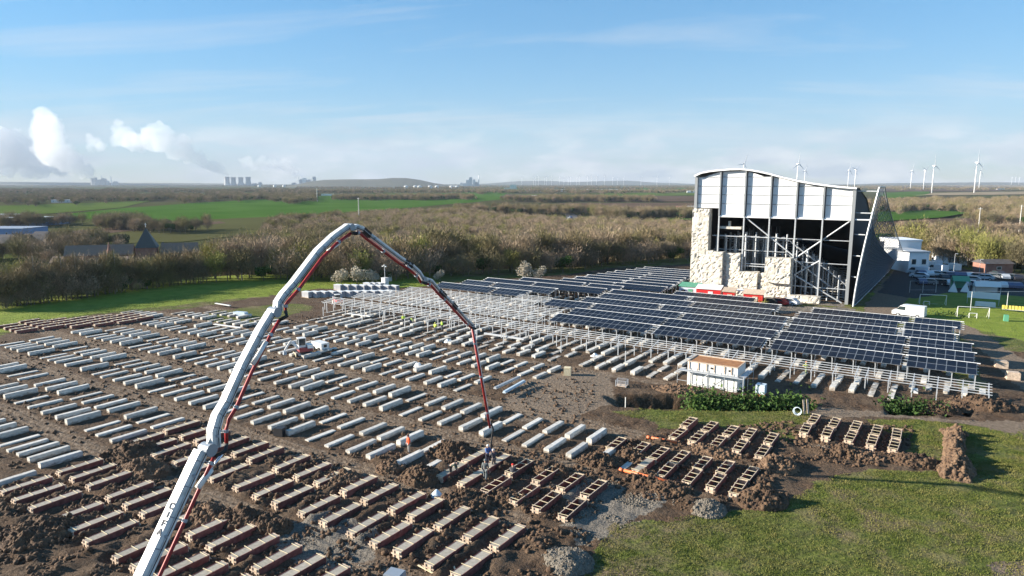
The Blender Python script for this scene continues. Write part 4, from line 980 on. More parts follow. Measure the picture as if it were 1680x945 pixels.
    fs.append(tuple(3 * nseg + i for i in range(nseg))); MB().add(vs, fs).build(helmet or 'hair', cloth('head_cover', head), root, True)
    return root
BEND = dict(chest=(0, .28, 1.12), neck=(0, .46, 1.20), head=(0, .56, 1.20), top=(0, .66, 1.19), shl=(-.19, .38, 1.18), shr=(.19, .38, 1.18), ell=(-.22, .46, .92), elr=(.22, .46, .92), wrl=(-.16, .56, .70), wrr=(.16, .56, .70), hal=(-.14, .60, .62), har=(.14, .60, .62))
CROUCH = dict(pel=(0, -.10, .38), chest=(0, .10, .70), neck=(0, .20, .88), head=(0, .25, 1.0), top=(0, .27, 1.1), shl=(-.2, .16, .82), shr=(.2, .16, .82), ell=(-.26, .34, .62), elr=(.26, .34, .62), wrl=(-.18, .52, .56), wrr=(.18, .52, .56), hal=(-.15, .58, .53), har=(.15, .58, .53),
              hil=(-.11, -.06, .36), hir=(.11, -.06, .36), knl=(-.18, .34, .50), knr=(.18, .34, .50), anl=(-.15, .06, .09), anr=(.15, .06, .09), tol=(-.16, .22, .04), tor=(.16, .22, .04))
HOLD = dict(ell=(-.26, .20, 1.22), elr=(.26, .20, 1.22), wrl=(-.10, .40, 1.22), wrr=(.10, .40, 1.16), hal=(-.05, .46, 1.24), har=(.05, .46, 1.18))
WALK = dict(knl=(-.12, .18, .52), anl=(-.12, .12, .10), tol=(-.13, .29, .07), knr=(.12, -.05, .50), anr=(.12, -.28, .12), tor=(.13, -.12, .04), wrl=(-.25, -.05, .95), wrr=(.24, .22, .98))
def gp(px, py, dz=0): p = S(px, py); p.z = max(0, ground_z(p.x, p.y)) * .6 + dz; return p
NAVY = (.03, .045, .10); GREY = (.10, .11, .11); DKG = (.05, .06, .05); HIV = (.55, .72, .10); ORG = (.85, .10, .03)
person(gp(671, 745), R(150), {}, ORG, (.22, .21, .20), (.10, .05, .04), 'worker in bright orange jacket standing alone among the concrete beams')
person(gp(739, 783), R(-60), BEND, (.07, .09, .07), (.04, .04, .04), (.16, .15, .12), 'worker in dark green bending over a filled formwork box')
person(gp(800, 763), R(-110), HOLD, (.06, .12, .30), (.03, .03, .05), (.62, .62, .60), 'worker in blue jacket with pale cap steadying the pump hose', helmet='cap')
person(gp(810, 770), R(70), HOLD, (.05, .05, .06), (.12, .11, .10), (.55, .50, .46), 'worker in black jacket holding the hose from the other side')
person(gp(796, 790), R(20), WALK, (.11, .125, .125), (.13, .15, .15), (.14, .15, .15), 'worker in grey overalls standing between the formwork boxes')
person(gp(841, 785), R(30), CROUCH, (.06, .06, .065), (.05, .05, .05), (.60, .04, .03), 'crouching worker in dark jacket with a red cap', helmet='cap')
person(gp(662, 533), R(40), {}, HIV, (.06, .07, .09), (.30, .22, .12), 'worker in yellow hi-vis vest beside a dark-trousered colleague under the frames')
person(gp(674, 533), R(-90), BEND, (.30, .45, .08), NAVY, (.04, .03, .03), 'stooping worker in green hi-vis next to a colleague under the frames')
person(gp(714, 547), R(10), HOLD, (.62, .74, .10), (.07, .08, .10), (.65, .65, .12), 'worker in yellow vest with yellow helmet by loose white foil', helmet='helmet')
person(gp(725, 543), R(-30), {}, (.45, .75, .08), (.07, .07, .08), (.06, .05, .04), 'worker in lime hi-vis jacket next to a steel post')
person(gp(1322, 616), R(120), HOLD, (.42, .48, .10), (.15, .18, .10), (.70, .25, .08), 'worker with orange helmet under the purlins near the cabin', helmet='helmet')

# ------------------------------------------------------------------ site equipment
def placed(name, px, py, label, cat, rz=0.0, group=None, z=0.0):
    p = S(px, py); r = empty(name, (p.x, p.y, z), rz); tag(r, label, cat, group); return r
# white cabin with rusty roof and scaffold
def cabin():
    r = empty('site_cabin', (-26.3, 77.9, 0)); tag(r, 'white formwork-built cabin with rust-brown flat roof and scaffold round it', 'cabin')
    W, D, Hh = 5.9, 3.4, 2.9
    MB().box((W / 2, .05, Hh / 2), (W, .1, Hh)).build('wall', M['white'], r); MB().box((W / 2, D - .05, Hh / 2), (W, .1, Hh)).build('wall', M['white'], r)
    MB().box((.05, D / 2, Hh / 2), (.1, D - .22, Hh)).build('wall', M['white'], r); MB().box((W - .05, D / 2, Hh / 2), (.1, D - .22, Hh)).build('wall', M['white'], r)
    MB().box((W / 2, D / 2, Hh - .02), (W - .3, D - .3, .08)).build('roof', M['rust'], r)
    for a, b in (((0, 0), (W, 0)), ((0, D), (W, D)), ((0, 0), (0, D)), ((W, 0), (W, D))):
        MB().bar((a[0], a[1], Hh + .05), (b[0], b[1], Hh + .05), .14, .10).build('roof_edge', M['wood'], r)
    for x in (.2, 1.3, 2.3, 3.2, 4.4, 5.2): MB().box((x, -.07, Hh - .45), (.13, .06, .85)).build('timber_upright', M['wood'], r)
    for x in (2.9, 5.0): MB().box((x, -.03, Hh - .45), (.28, .06, .22)).build('vent_opening', M['black'], r)
    for x in np.linspace(.4, W - .4, 8): MB().box((float(x), -.035, 1.1), (.03, .03, 2.2)).build('panel_joint', M['steel'], r)
    for x in (-.9, .9, 2.8, 4.7, W + .9):
        MB().tube([(x, -.9, 0), (x, -.9, 2.3)], .03, 6).build('scaffold_pole', M['steel'], r)
    for z in (.7, 1.9): MB().tube([(-.9, -.9, z), (W + .9, -.9, z)], .03, 6).build('scaffold_rail', M['steel'], r)
    MB().tube([(.9, -.9, .3), (2.8, -.9, 1.9)], .025, 5).build('scaffold_brace', M['steel'], r)
    MB().box((W / 2, -.6, 1.95), (W + 1.6, .6, .05)).build('scaffold_deck', M['steel'], r); MB().box((W + .6, D / 2 - .4, 1.95), (.7, D + .6, .05)).build('scaffold_deck', M['steel'], r)
    for y in (-.9, 1, D): MB().tube([(W + .95, y, 0), (W + .95, y, 2.3)], .03, 6).build('scaffold_pole', M['steel'], r)
cabin()
def ibc(px, py):
    r = placed('liquid_tank', px, py, 'clear plastic liquid tank in a cage on an orange-brown pallet beside the cabin', 'tank')
    for dx in (-.4, 0, .4): MB().box((dx, 0, .12), (.12, 1.1, .22)).build('pallet_foot', M['rust'], r)
    MB().box((0, 0, .26), (1.15, 1.15, .06)).build('pallet_top', M['rust'], r)
    MB().box((0, 0, .83), (1.0, 1.0, 1.06)).build('bottle', M['plastic'], r); MB().lathe([(.12, 0), (.12, .06)], (0, 0, 1.36), 10).build('cap', M['black'], r)
    for k in range(5):
        z = .4 + k * .22; mb = MB()
        for a, b in (((-.53, -.53), (.53, -.53)), ((.53, -.53), (.53, .53)), ((.53, .53), (-.53, .53)), ((-.53, .53), (-.53, -.53))): mb.tube([(*a, z), (*b, z)], .016, 4)
        mb.build('cage_hoop', M['steel'], r)
ibc(1248, 649)
def cage(px, py):
    r = placed('wire_crate', px, py, 'open wire mesh crate on the gravel by the pit', 'crate', R(10)); W, D, Hh = 1.25, 1.0, .85
    for x in (-W / 2, W / 2):
        for y in (-D / 2, D / 2): MB().box((x, y, Hh / 2), (.07, .07, Hh)).build('corner_post', M['steel'], r)
    MB().box((0, 0, .12), (W, D, .05)).build('floor', M['wood'], r)
    for z in (.3, .5, .7, .84):
        mb = MB()
        for a, b in (((-W / 2, -D / 2), (W / 2, -D / 2)), ((W / 2, -D / 2), (W / 2, D / 2)), ((W / 2, D / 2), (-W / 2, D / 2)), ((-W / 2, D / 2), (-W / 2, -D / 2))): mb.tube([(*a, z), (*b, z)], .02, 4)
        mb.build('mesh_ring', M['steel'], r)
cage(1020, 634)
def boxy(name, px, py, size, m, label, cat, rz=0, extra=None, group=None):
    r = placed(name, px, py, label, cat, rz, group); MB().box((0, 0, size[2] / 2), size, 0, 0, .96).build('body', m, r)
    MB().box((0, 0, size[2] + .02), (size[0] * .9, size[1] * .9, .04)).build('lid', m, r)
    if extra: extra(r)
    return r
boxy('bulk_bag', 931, 615, (.9, .9, .95), M['woodpale'], 'cream bulk bag standing by the long pipe bundle', 'bag', .4)
boxy('black_box', 460, 714, (1.0, .8, .75), M['black'], 'black steel bin among the concrete beams', 'bin', .3)
# orange drain pipes
for a, b, lab in (((1063, 725), (1110, 733), 'short orange drain pipe on the mud before empty boxes'), ((1018, 779), (1114, 803), 'long orange drain pipe lying on spoil below the empty boxes')):
    A = S(*a); Bp = S(*b); A.z = Bp.z = .45; d = (Bp - A).normalized(); r = empty('drain_pipe', A); tag(r, lab, 'pipe')
    MB().tube([(0, 0, 0), tuple(Bp - A)], .13, 12).build('tube', M['orange'], r, True); MB().tube([tuple(-d * .1), tuple(d * .25)], .165, 12).build('socket', M['orange'], r, True)
# blue-wrapped profile bundles on the beams and white profiles on the ground
for a, b, m_, lab in (((827, 652), (860, 633), 'plastic', 'bluish bundle of steel profiles lying at the end of a beam row'), ((812, 645), (852, 626), 'steel', 'grey bundle of steel profiles behind the bluish one'),
                      ((795, 553), (860, 563), 'steel', 'long white steel profile lying by the boom tip'), ((570, 519), (608, 524), 'white', 'long white profile lying across beams near hi-vis workers'), ((352, 537), (396, 543), 'white', 'white steel profile lying slanted across the beams by the grass'), ((354, 502), (378, 506), 'white', 'white profile at the grass edge of the far beams')):
    A = S(*a); Bp = S(*b); A.z = Bp.z = .55; r = empty('profile_bundle', A); tag(r, lab, 'steel profiles'); d = Bp - A; sx = d.cross(Vector((0, 0, 1))).normalized()
    for k, (u, v) in enumerate(((-.14, 0), (.0, 0), (.14, 0), (-.07, .13), (.07, .13))):
        if m_ == 'white' and k > 2: continue
        MB().bar(sx * u + Vector((0, 0, v)), d + sx * u + Vector((0, 0, v)), .12, .12).build('profile', M[m_], r)
# foil heaps
ICO_V = np.array([(0, 0, 1), (.9, 0, .3), (.28, .85, .3), (-.73, .53, .3), (-.73, -.53, .3), (.28, -.85, .3), (.73, .53, -.4), (-.28, .85, -.4), (-.9, 0, -.4), (-.28, -.85, -.4), (.73, -.53, -.4)])
ICO_F = np.array([(0, 1, 2), (0, 2, 3), (0, 3, 4), (0, 4, 5), (0, 5, 1), (1, 6, 2), (2, 7, 3), (3, 8, 4), (4, 9, 5), (5, 10, 1), (6, 7, 2), (7, 8, 3), (8, 9, 4), (9, 10, 5), (10, 6, 1)])
def add_clods(V, F, ok, n, size, seed):          # lumps breaking a heap's surface
    rg = np.random.default_rng(seed); idx = rg.choice(np.nonzero(ok)[0], n); VV = [V]; FF = [F]; k = len(V)
    for i in idx:
        r_ = size[0] + (size[1] - size[0]) * rg.random() ** 2.5; v = ICO_V * (r_ * rg.uniform(.6, 1.3, 3)) * rg.uniform(.75, 1.25, (11, 1)); a = rg.uniform(0, 6.28)
        v = v @ np.array([[math.cos(a), math.sin(a), 0], [-math.sin(a), math.cos(a), 0], [0, 0, 1]]); VV.append(v + V[i]); FF.append(ICO_F + k); k += 11
    return np.concatenate(VV), np.concatenate(FF)
def lump(name, c, rad, hgt, m, seed, label, cat, sq=1.0, rz=0.0, n=14, rough=.5, group=None, clods=0):
    g = np.linspace(-1, 1, n * 2 + 1); X, Y = np.meshgrid(g, g); rr = np.hypot(X, Y)
    wx = X * rad; wy = Y * rad * sq
    re = rr * (1 + .35 * fbm(wx / 1.3 + seed * 3, wy / 1.3, seed + 8, 3))
    Z = hgt * np.clip(1 - re ** 1.3, 0, 1) ** .85 * (1 + .6 * rough * fbm(wx / max(.5, rad * .35) + seed, wy / max(.5, rad * .35), seed, 4)) + np.clip(1.15 - re, 0, .5) * 2 * rough * (.42 * (ridge(wx / .75 + seed, wy / .75, seed + 4, 4) - .5) + .30 * (vnoise(wx / .22 + seed, wy / .22, seed + 6) - .5))
    Z = np.where((re > 1.1) | (rr > .97), -.25, Z)
    V = np.stack([wx.ravel(), wy.ravel(), Z.ravel()], 1); nn = len(g); a = (np.arange(nn - 1)[:, None] * nn + np.arange(nn - 1)[None, :]).ravel()
    F = np.concatenate([np.stack([a, a + 1, a + nn + 1], 1), np.stack([a, a + nn + 1, a + nn], 1)])
    if clods: V, F = add_clods(V, F, Z.ravel() > .02, clods, (.05, .20) if m is not M['gravel'] else (.03, .10), seed)
    me = np_mesh(name, V, F, m, False)
    o = obj(name, me, None, (c[0], c[1], c[2] if len(c) > 2 else 0), rz); tag(o, label, cat, group); return o
for px, py, lab in ((686, 602, 'crumpled white foil lying at the track edge'), (735, 562, 'spread white foil beside hi-vis workers'), (977, 585, 'tangle of pale straps and foil on a beam')):
    lump('foil', S(px, py), .8, .45, M['tent'], px, lab, 'foil', .7, .4, 8, .9)
lump('plastic_tub', S(717, 814), .55, .6, M['plastic'], 3, 'pale plastic tub on churned soil beside filled boxes', 'tub', .8, .3, 8, .3)
# spoil and gravel heaps
HEAPS = [(1160, 838, 1.7, 1.15, 'gravel', 'rounded grey gravel heap at the corner of the empty boxes', 1), (932, 925, 2.1, 1.3, 'gravel', 'large gravel heap beside the lowest filled boxes', 1), (1353, 738, 1.6, .55, 'gravel', 'flat gravel heap below the paired empty boxes', .7), (1420, 752, 1.6, .6, 'soilred', 'gravelly tan heap below the paired boxes', .6),
         (1272, 768, 1.7, 1.1, 'soilred', 'pointed tan soil heap right of the empty boxes', 1), (1245, 822, 2.0, 1.2, 'soil', 'dark soil heap beside the round gravel heap', .8), (1385, 745, 1.3, .9, 'soil', 'soil heap between paired empty boxes', 1), (1500, 760, 2.0, .9, 'soil', 'broken soil bank before the tall ridge', .6),
         (1170, 745, 2.4, .9, 'soilred', 'long tan soil bank between two groups of empty boxes', .5), (1035, 752, 1.6, .8, 'soil', 'dark soil heap beside a lone beam', .8), (1100, 808, 1.8, .9, 'soil', 'soil bank behind the long orange pipe', .7), (1060, 790, 1.6, .7, 'soil', 'soil bank left of the long orange pipe', .8),
         (742, 745, 2.0, 1.5, 'soil', 'steep dark soil heap half burying a beam end', .8), (690, 785, 1.8, 1.3, 'soil', 'brown soil heap left of the bending worker', .9), (640, 770, 1.2, .7, 'soilred', 'small tan soil heap by two beams', .9), (215, 745, 2.6, 1.3, 'soil', 'broad dark soil heap burying beam ends left of the boom', .8),
         (235, 775, 2.4, 1.3, 'soilred', 'brown soil ridge left of the boom foot', .6), (60, 880, 2.4, 1.2, 'soil', 'rounded soil mound at the weedy corner', .9), (345, 850, 1.8, 1.0, 'soilred', 'tan soil heap right of the boom ram', .8), (395, 855, 2.0, 1.1, 'soil', 'clumpy soil heap between filled boxes', .7), (440, 865, 1.8, .9, 'soil', 'grey clumpy soil heap before gravel', .7),
         (905, 775, 1.8, .8, 'soil', 'churned soil heap behind the empty boxes', .7), (985, 760, 1.8, .9, 'soil', 'tall churned soil heap left of the lone beam', .7), (760, 825, 2.2, .8, 'soil', 'churned soil heap by the pale tub', .7), (830, 820, 1.8, .7, 'soil', 'low churned soil heap between box rows', .7), (560, 790, 1.6, .7, 'soilred', 'low tan soil heap at the track end', .8),
         (1610, 668, 3.4, 1.6, 'soil', 'high clumpy soil bank under the purlin ends', .5), (1540, 672, 2.0, .8, 'soil', 'soil bank under the end feet', .5), (1110, 640, 2.6, .5, 'soilred', 'low tan bank above the pit', .5)]
for px, py, rad, hg, m_, lab, sq in HEAPS:
    lump('earth_heap' if m_ != 'gravel' else 'gravel_heap', S(px, py), rad * (.85 if m_ == 'gravel' else 1.1), hg * (.55 if m_ == 'gravel' else .8), M[m_], px % 50 + 2, lab, 'heap', sq, .3, 26, .9 if m_ != 'gravel' else .4, clods=420 if m_ != 'gravel' else 700)
p0 = S(1575, 712); p1 = S(1562, 785)
for k in range(1):
    mid = (p0 + p1) / 2; d = p1 - p0; L = d.length
    n = 90; nw = 34; V = []; F = []
    s_ = np.linspace(-.06, 1.06, n); t_ = np.linspace(-1, 1, nw); SS, TT = np.meshgrid(s_, t_, indexing='ij'); prof = np.clip(1 - np.abs(TT) ** 1.7, 0, 1) * np.clip(np.minimum(SS + .06, 1.06 - SS) * 9, 0, 1)
    side = Vector((-d.y, d.x, 0)).normalized(); wd = 1.25 + .7 * fbm(SS * 5, SS * 0, 66, 2) + .25 * fbm(SS * 14, TT, 67, 2); wx = p0.x + d.x * SS + side.x * (TT * wd + .5 * fbm(SS * 4 + 9, SS * 0, 68, 2)); wy = p0.y + d.y * SS + side.y * (TT * wd + .5 * fbm(SS * 4 + 9, SS * 0, 68, 2))
    Z = (.95 - .3 * (1 - SS)) * prof * (1 + 1.0 * fbm(wx / 1.0, wy / 1.0, 70, 4)) + 1.2 * np.clip(prof, 0, .5) * (ridge(wx / .7, wy / .7, 71, 4) - .45) + .5 * np.clip(prof, 0, .5) * (vnoise(wx / .25, wy / .25, 72) - .5) - .1
    a = (np.arange(n - 1)[:, None] * nw + np.arange(nw - 1)[None, :]).ravel()
    Vr = np.stack([wx.ravel(), wy.ravel(), Z.ravel()], 1); Fr = np.concatenate([np.stack([a, a + 1, a + nw + 1], 1), np.stack([a, a + nw + 1, a + nw], 1)]); Vr, Fr = add_clods(Vr, Fr, Z.ravel() > .1, 1500, (.06, .24), 9)
    o = obj('earth_heap', np_mesh('earth_ridge', Vr, Fr, M['soilred'])); tag(o, 'tall narrow tan soil ridge on the grass casting a broad shadow', 'heap')
# mini digger parked on the track
def digger():
    r = placed('mini_excavator', 499, 582, 'white and dark red mini excavator parked among the beams', 'excavator', R(-25))
    for s in (-.55, .55):
        t = MB().box((s, 0, .26), (.36, 2.1, .44), 0, 0, .9).build('track', M['rubber'], r)
        for y in (-.8, .8): MB().tube([(s - .2, y, .26), (s + .2, y, .26)], .2, 10).build('track_wheel', M['boomgrey'], t)
    MB().box((0, 0, .52), (.9, 1.0, .12)).build('undercarriage', M['black'], r)
    MB().box((0, .15, .85), (1.45, 1.9, .55), 0, 0, .95).build('body', mat('digger_red', (.22, .03, .035), .5), r); MB().box((.15, .75, 1.25), (1.2, .8, .5), 0, 0, .92).build('engine_cover', M['white'], r)
    c = MB().box((-.25, -.25, 1.2), (.95, 1.0, .45)).box((-.25, -.25, 2.42), (1.0, 1.1, .1)).build('cab', M['white'], r)
    for x in (-.70, .20):
        for y in (-.72, .22): MB().box((x, y, 1.9), (.07, .07, .95)).build('cab_pillar', M['white'], c)
    MB().box((-.25, -.25, 1.9), (.84, .88, .9)).build('glass', M['glass'], c)
    MB().bar((.45, -.8, 1.0), (.45, -1.9, 2.3), .2, .28).build('boom', M['white'], r); MB().bar((.45, -1.9, 2.3), (.45, -2.7, 1.1), .16, .22).build('stick', M['white'], r)
    MB().box((.45, -2.75, .75), (.7, .45, .5), 0, 0, .8).build('bucket', M['boomgrey'], r); MB().box((0, -1.3, .25), (1.5, .1, .4)).build('blade', M['woodpale'], r)
    MB().tube([(.45, -.9, 1.4), (.45, -1.6, 2.2)], .05, 6).build('ram', M['chrome'], r)
digger()
MBK = M['white']
def crate_white():
    r = placed('tool_trailer', 526, 574, 'white box trailer standing behind the mini excavator', 'trailer', R(-10)); MB().box((0, 0, .75), (2.6, 1.3, .9)).build('body', M['white'], r)
    for x in (-.7, .7):
        for y in (-.7, .7): MB().tube([(x, y - .08, .3), (x, y + .08, .3)], .3, 12).build('wheel', M['rubber'], r)
    MB().bar((1.3, 0, .4), (2.3, 0, .35), .08, .08).build('drawbar', M['boomgrey'], r); MB().box((1.32, 0, .8), (.03, .5, .4)).build('vent', M['black'], r)
crate_white()
def dumper():
    r = placed('telehandler', 555, 500, 'small red and white wheeled loader beside stacked pallets', 'loader', R(60))
    for x in (-.75, .75):
        for y in (-1.0, 1.0):
            w = MB().tube([(x - .15, y, .45), (x + .15, y, .45)], .45, 14).build('wheel', M['wood'], r); MB().tube([(x - .16, y, .45), (x + .16, y, .45)], .2, 10).build('rim', M['white'], w)
    MB().box((0, 0, .9), (1.2, 2.8, .5)).build('body', M['hired'], r); MB().box((-.2, -.3, 1.6), (.9, 1.0, 1.0)).build('cab', M['glass'], r); MB().box((-.2, -.3, 2.13), (1.0, 1.1, .08)).build('cab_roof', M['white'], r)
    MB().bar((.45, -1.2, 1.4), (.45, 2.8, 1.2), .25, .3).build('boom', M['white'], r); MB().box((.2, 2.9, .9), (1.4, .15, .8)).build('fork_carriage', M['white'], r)
dumper()
# stacked pallets of modules wrapped in film, at the wood side
def stack(x, y, n, label, m2='plastic'):
    r = empty('pallet_stack', (x, y, 0), R(rnd.uniform(-3, 3))); tag(r, label, 'pallet', 'wrapped pallets on the grass')
    MB().box((0, 0, .07), (2.2, 1.15, .14)).build('pallet', M['wood'], r); MB().box((0, 0, .70), (2.1, 1.1, 1.12)).build('wrapped_boxes', mat_wrap, r); MB().box((0, 0, 1.28), (2.15, 1.13, .04)).build('cover', M['tent'], r)
mat_wrap = mat('grey_film_wrapped_cartons', (.30, .31, .34), .5, (.42, .42, .43), 1.5)
for i in range(11): p = S(504 + i * 13.5, 488 - i * .2); stack(p.x, p.y, 1, 'grey film-wrapped pallet in the near row on the grass')
for i in range(8): p = S(556 + i * 13, 476 + .2 * i); stack(p.x, p.y, 1, 'grey film-wrapped pallet in the row behind')
for i in range(3): p = S(604 + i * 9, 473); stack(p.x, p.y, 1, 'pale pallet standing apart before the camera mast')
def mast():
    r = placed('surveillance_mast', 632, 472, 'white site tower box with tall camera pole on the grass', 'camera tower')
    MB().box((0, 0, 1.15), (1.2, 1.2, 2.3)).build('cabinet', M['white'], r); MB().box((0, 0, 2.33), (1.3, 1.3, .08)).build('cabinet_roof', M['white'], r); MB().box((.2, -.61, 1.0), (.5, .03, 1.4)).build('door', M['clad'], r)
    MB().tube([(0, 0, 2.3), (0, 0, 5.2)], .08, 8).build('pole', M['steel'], r); MB().tube([(-.5, 0, 4.9), (.5, 0, 4.9)], .05, 6).build('cross_arm', M['steel'], r)
    for x in (-.5, 0, .5): MB().box((x, -.12, 5.0 + (.25 if x == 0 else 0)), (.2, .35, .22)).build('camera_head', M['white'], r)
mast()
for px, py, lab, m_, sz in ((614, 458, 'small bluish hut at the wood edge', 'plastic', (1.8, 1.6, 1.4)), (639, 461, 'white toilet cabin beside the camera tower', 'white', (.9, .9, 1.6))): boxy('site_hut', px, py, sz, M[m_], lab, 'hut', .2)
boxy('boulder_bag', 467, 484, (2.0, .9, .7), M['tent'], 'white bag lying alone on the left grass', 'bag', .2)
boxy('tarpaulin_bale', 395, 519, (2.6, 1.0, .8), M['plastic'], 'bluish plastic bale beside the ditch on the grass patch', 'bale', .25)
# coil of pale pipe and planks below the hedge
def coil():
    p = S(1308, 681); r = empty('pipe_coil', (p.x, p.y, .35)); tag(r, 'coil of pale blue pipe lying at the hedge foot', 'pipe coil')
    for k in range(3):
        pts = [(.42 * math.cos(t) * (1 - .1 * k), -.1 + .12 * k, .42 * math.sin(t) * (1 - .1 * k) + .1) for t in np.linspace(0, 2 * math.pi, 20)]; MB().tube(pts, .04, 5).build('turn', M['plastic'], r)
coil()
for k, (px, py) in enumerate(((1320, 680), (1326, 679))):
    p = S(px, py); o = MB().bar((0, 0, 0), (-.25, .3, 1.5), .2, .05).build('plank', M['wood'], None, loc=p); tag(o, 'weathered plank leaning at the hedge end', 'plank', 'leaning planks')
o = MB().box((0, 0, .9), (.08, .08, 1.9)).build('marker_stake', M['white'], None, loc=S(1026, 664) + Vector((0, 0, -1.0))); tag(o, 'thin white stake standing in the pit', 'stake')
for px, py, lab in ((1642, 603, 'tan crate standing by the track'), (1661, 622, 'pink-white bulk crate past the table end')): boxy('supply_crate', px, py, (1.4, 1.0, .9), M['wood'], lab, 'crate', .2)
boxy('material_box', 1500, 645, (.7, .7, .5), M['white'], 'small white box on planks before the end feet', 'box', .1)
# loose boards in the foreground
for a, b in (((733, 926), (766, 921)), ((738, 917), (748, 940)), ((686, 930), (714, 945))):
    A = S(*a); Bp = S(*b); o = MB().bar((0, 0, .12), Bp - A + Vector((0, 0, .12)), .1, .05).build('loose_board', M['woodpale'], None, loc=A); tag(o, 'loose pale board on the ground between filled boxes', 'board', 'loose boards')
boxy('generator', 648, 962, (1.1, .9, .9), M['boomgrey'], 'grey machine with pale fittings at the lowest box row', 'generator', .2)

# ------------------------------------------------------------------ clods of soil and grass tufts
def scatter_lumps(name, polys, n, rmin, rmax, m, seed, avoid=True, label='', cat=''):
    rg = np.random.default_rng(seed); ico = [(0, 0, 1), (.9, 0, .3), (.28, .85, .3), (-.73, .53, .3), (-.73, -.53, .3), (.28, -.85, .3), (.73, .53, -.4), (-.28, .85, -.4), (-.9, 0, -.4), (-.28, -.85, -.4), (.73, -.53, -.4)]
    fc = [(0, 1, 2), (0, 2, 3), (0, 3, 4), (0, 4, 5), (0, 5, 1), (1, 6, 2), (2, 7, 3), (3, 8, 4), (4, 9, 5), (5, 10, 1), (6, 7, 2), (7, 8, 3), (8, 9, 4), (9, 10, 5), (10, 6, 1)]
    ico = np.array(ico); fc = np.array(fc); VV = []; FF = []; k = 0
    bp = np.array(BEAMPTS)
    for poly, w in polys:
        xs = [p[0] for p in poly]; ys = [p[1] for p in poly]; c = 0; target = int(n * w)
        X = rg.uniform(min(xs), max(xs), target * 6); Y = rg.uniform(min(ys), max(ys), target * 6); ok = inpoly(X, Y, poly) & (vnoise(X / 1.7, Y / 1.7, 55) > .42); X = X[ok]; Y = Y[ok]
        for x, y in zip(X, Y):
            if c >= target: break
            if y < 8: continue
            if avoid and np.any((np.abs(bp[:, 0] + .3 - x) < .55) & (y > bp[:, 1] - .25) & (y < bp[:, 1] + 3.6)): continue
            r_ = rmin + (rmax - rmin) * rg.random() ** 3; v = ico * (r_ * rg.uniform(.6, 1.3, 3)) * rg.uniform(.8, 1.2, (11, 1)); a = rg.uniform(0, 6.28); v = v @ np.array([[math.cos(a), math.sin(a), 0], [-math.sin(a), math.cos(a), 0], [0, 0, 1]])
            VV.append(v + [x, y, ground_z(x, y) + r_ * .15]); FF.append(fc + k); k += 11; c += 1
    o = obj(name, np_mesh(name, np.concatenate(VV), np.concatenate(FF), m)); return stuff(o, label, cat)
scatter_lumps('soil_clods', [(SPOIL[0], .8), (SPOIL[1], .06), (P([(0, 560), (700, 500), (980, 620), (960, 745), (300, 735), (-100, 790), (-200, 640)]), .5)], 15000, .04, .24, M['soil'], 5, label='clods of dug soil strewn between the boxes and beams', cat='soil')
scatter_lumps('stones', [(GRAV[0], .3), (GRAV[3], .4), (GRAV[1], .3), (PATH[2], .2)], 2500, .03, .10, M['gravel'], 6, label='loose stones on the gravelled patches', cat='stones')
def tufts(name, polys, n, m, hmin, hmax, seed, label, cat):
    rg = np.random.default_rng(seed); VV = []
    for poly, w in polys:
        xs = [p[0] for p in poly]; ys = [p[1] for p in poly]; t = int(n * w); X = rg.uniform(max(min(xs), -140), min(max(xs), 40), t * 5); Y = rg.uniform(max(min(ys), 12), min(max(ys), 170), t * 5)
        ok = inpoly(X, Y, poly) & (vnoise(X / 1.6, Y / 1.6, 77) + .35 * vnoise(X / .4, Y / .4, 78) > .18 + .55 * rg.random(len(X))); X = X[ok][:t]; Y = Y[ok][:t]
        i = np.clip(np.searchsorted(GX, X) - 1, 0, len(GX) - 2); j = np.clip(np.searchsorted(GY, Y) - 1, 0, len(GY) - 2); Z = SITE_Z[j, i]
        for b in range(3):
            a = rg.uniform(0, 6.28, len(X)); h = rg.uniform(hmin, hmax, len(X)); w_ = h * .4; dx, dy = np.cos(a) * w_, np.sin(a) * w_; lx, ly = rg.uniform(-.6, .6, (2, len(X))) * h; ox, oy = rg.normal(size=(2, len(X))) * .06
            VV.append(np.stack([np.stack([X + ox + dx, Y + oy + dy, Z - .03], 1), np.stack([X + ox - dx, Y + oy - dy, Z - .03], 1), np.stack([X + ox + lx, Y + oy + ly, Z + h], 1)], 1).reshape(-1, 3))
    V = np.concatenate(VV); return stuff(obj(name, np_mesh(name, V, np.arange(len(V)).reshape(-1, 3), m)), label, cat)
M['grassblade'] = mat('grass_blades', (.105, .132, .028), 1, (.215, .195, .068), .7, contrast=(.36, .66), spec=.1)
tufts('grass', [(GRASS[3], .58), (GRASS[4], .05), (GRASS[6], .10), (GRASS[0], .2), (GRASS[7], .03)], 80000, M['grassblade'], .03, .10, 4, 'rough grass on the unbuilt ground round the site', 'grass')
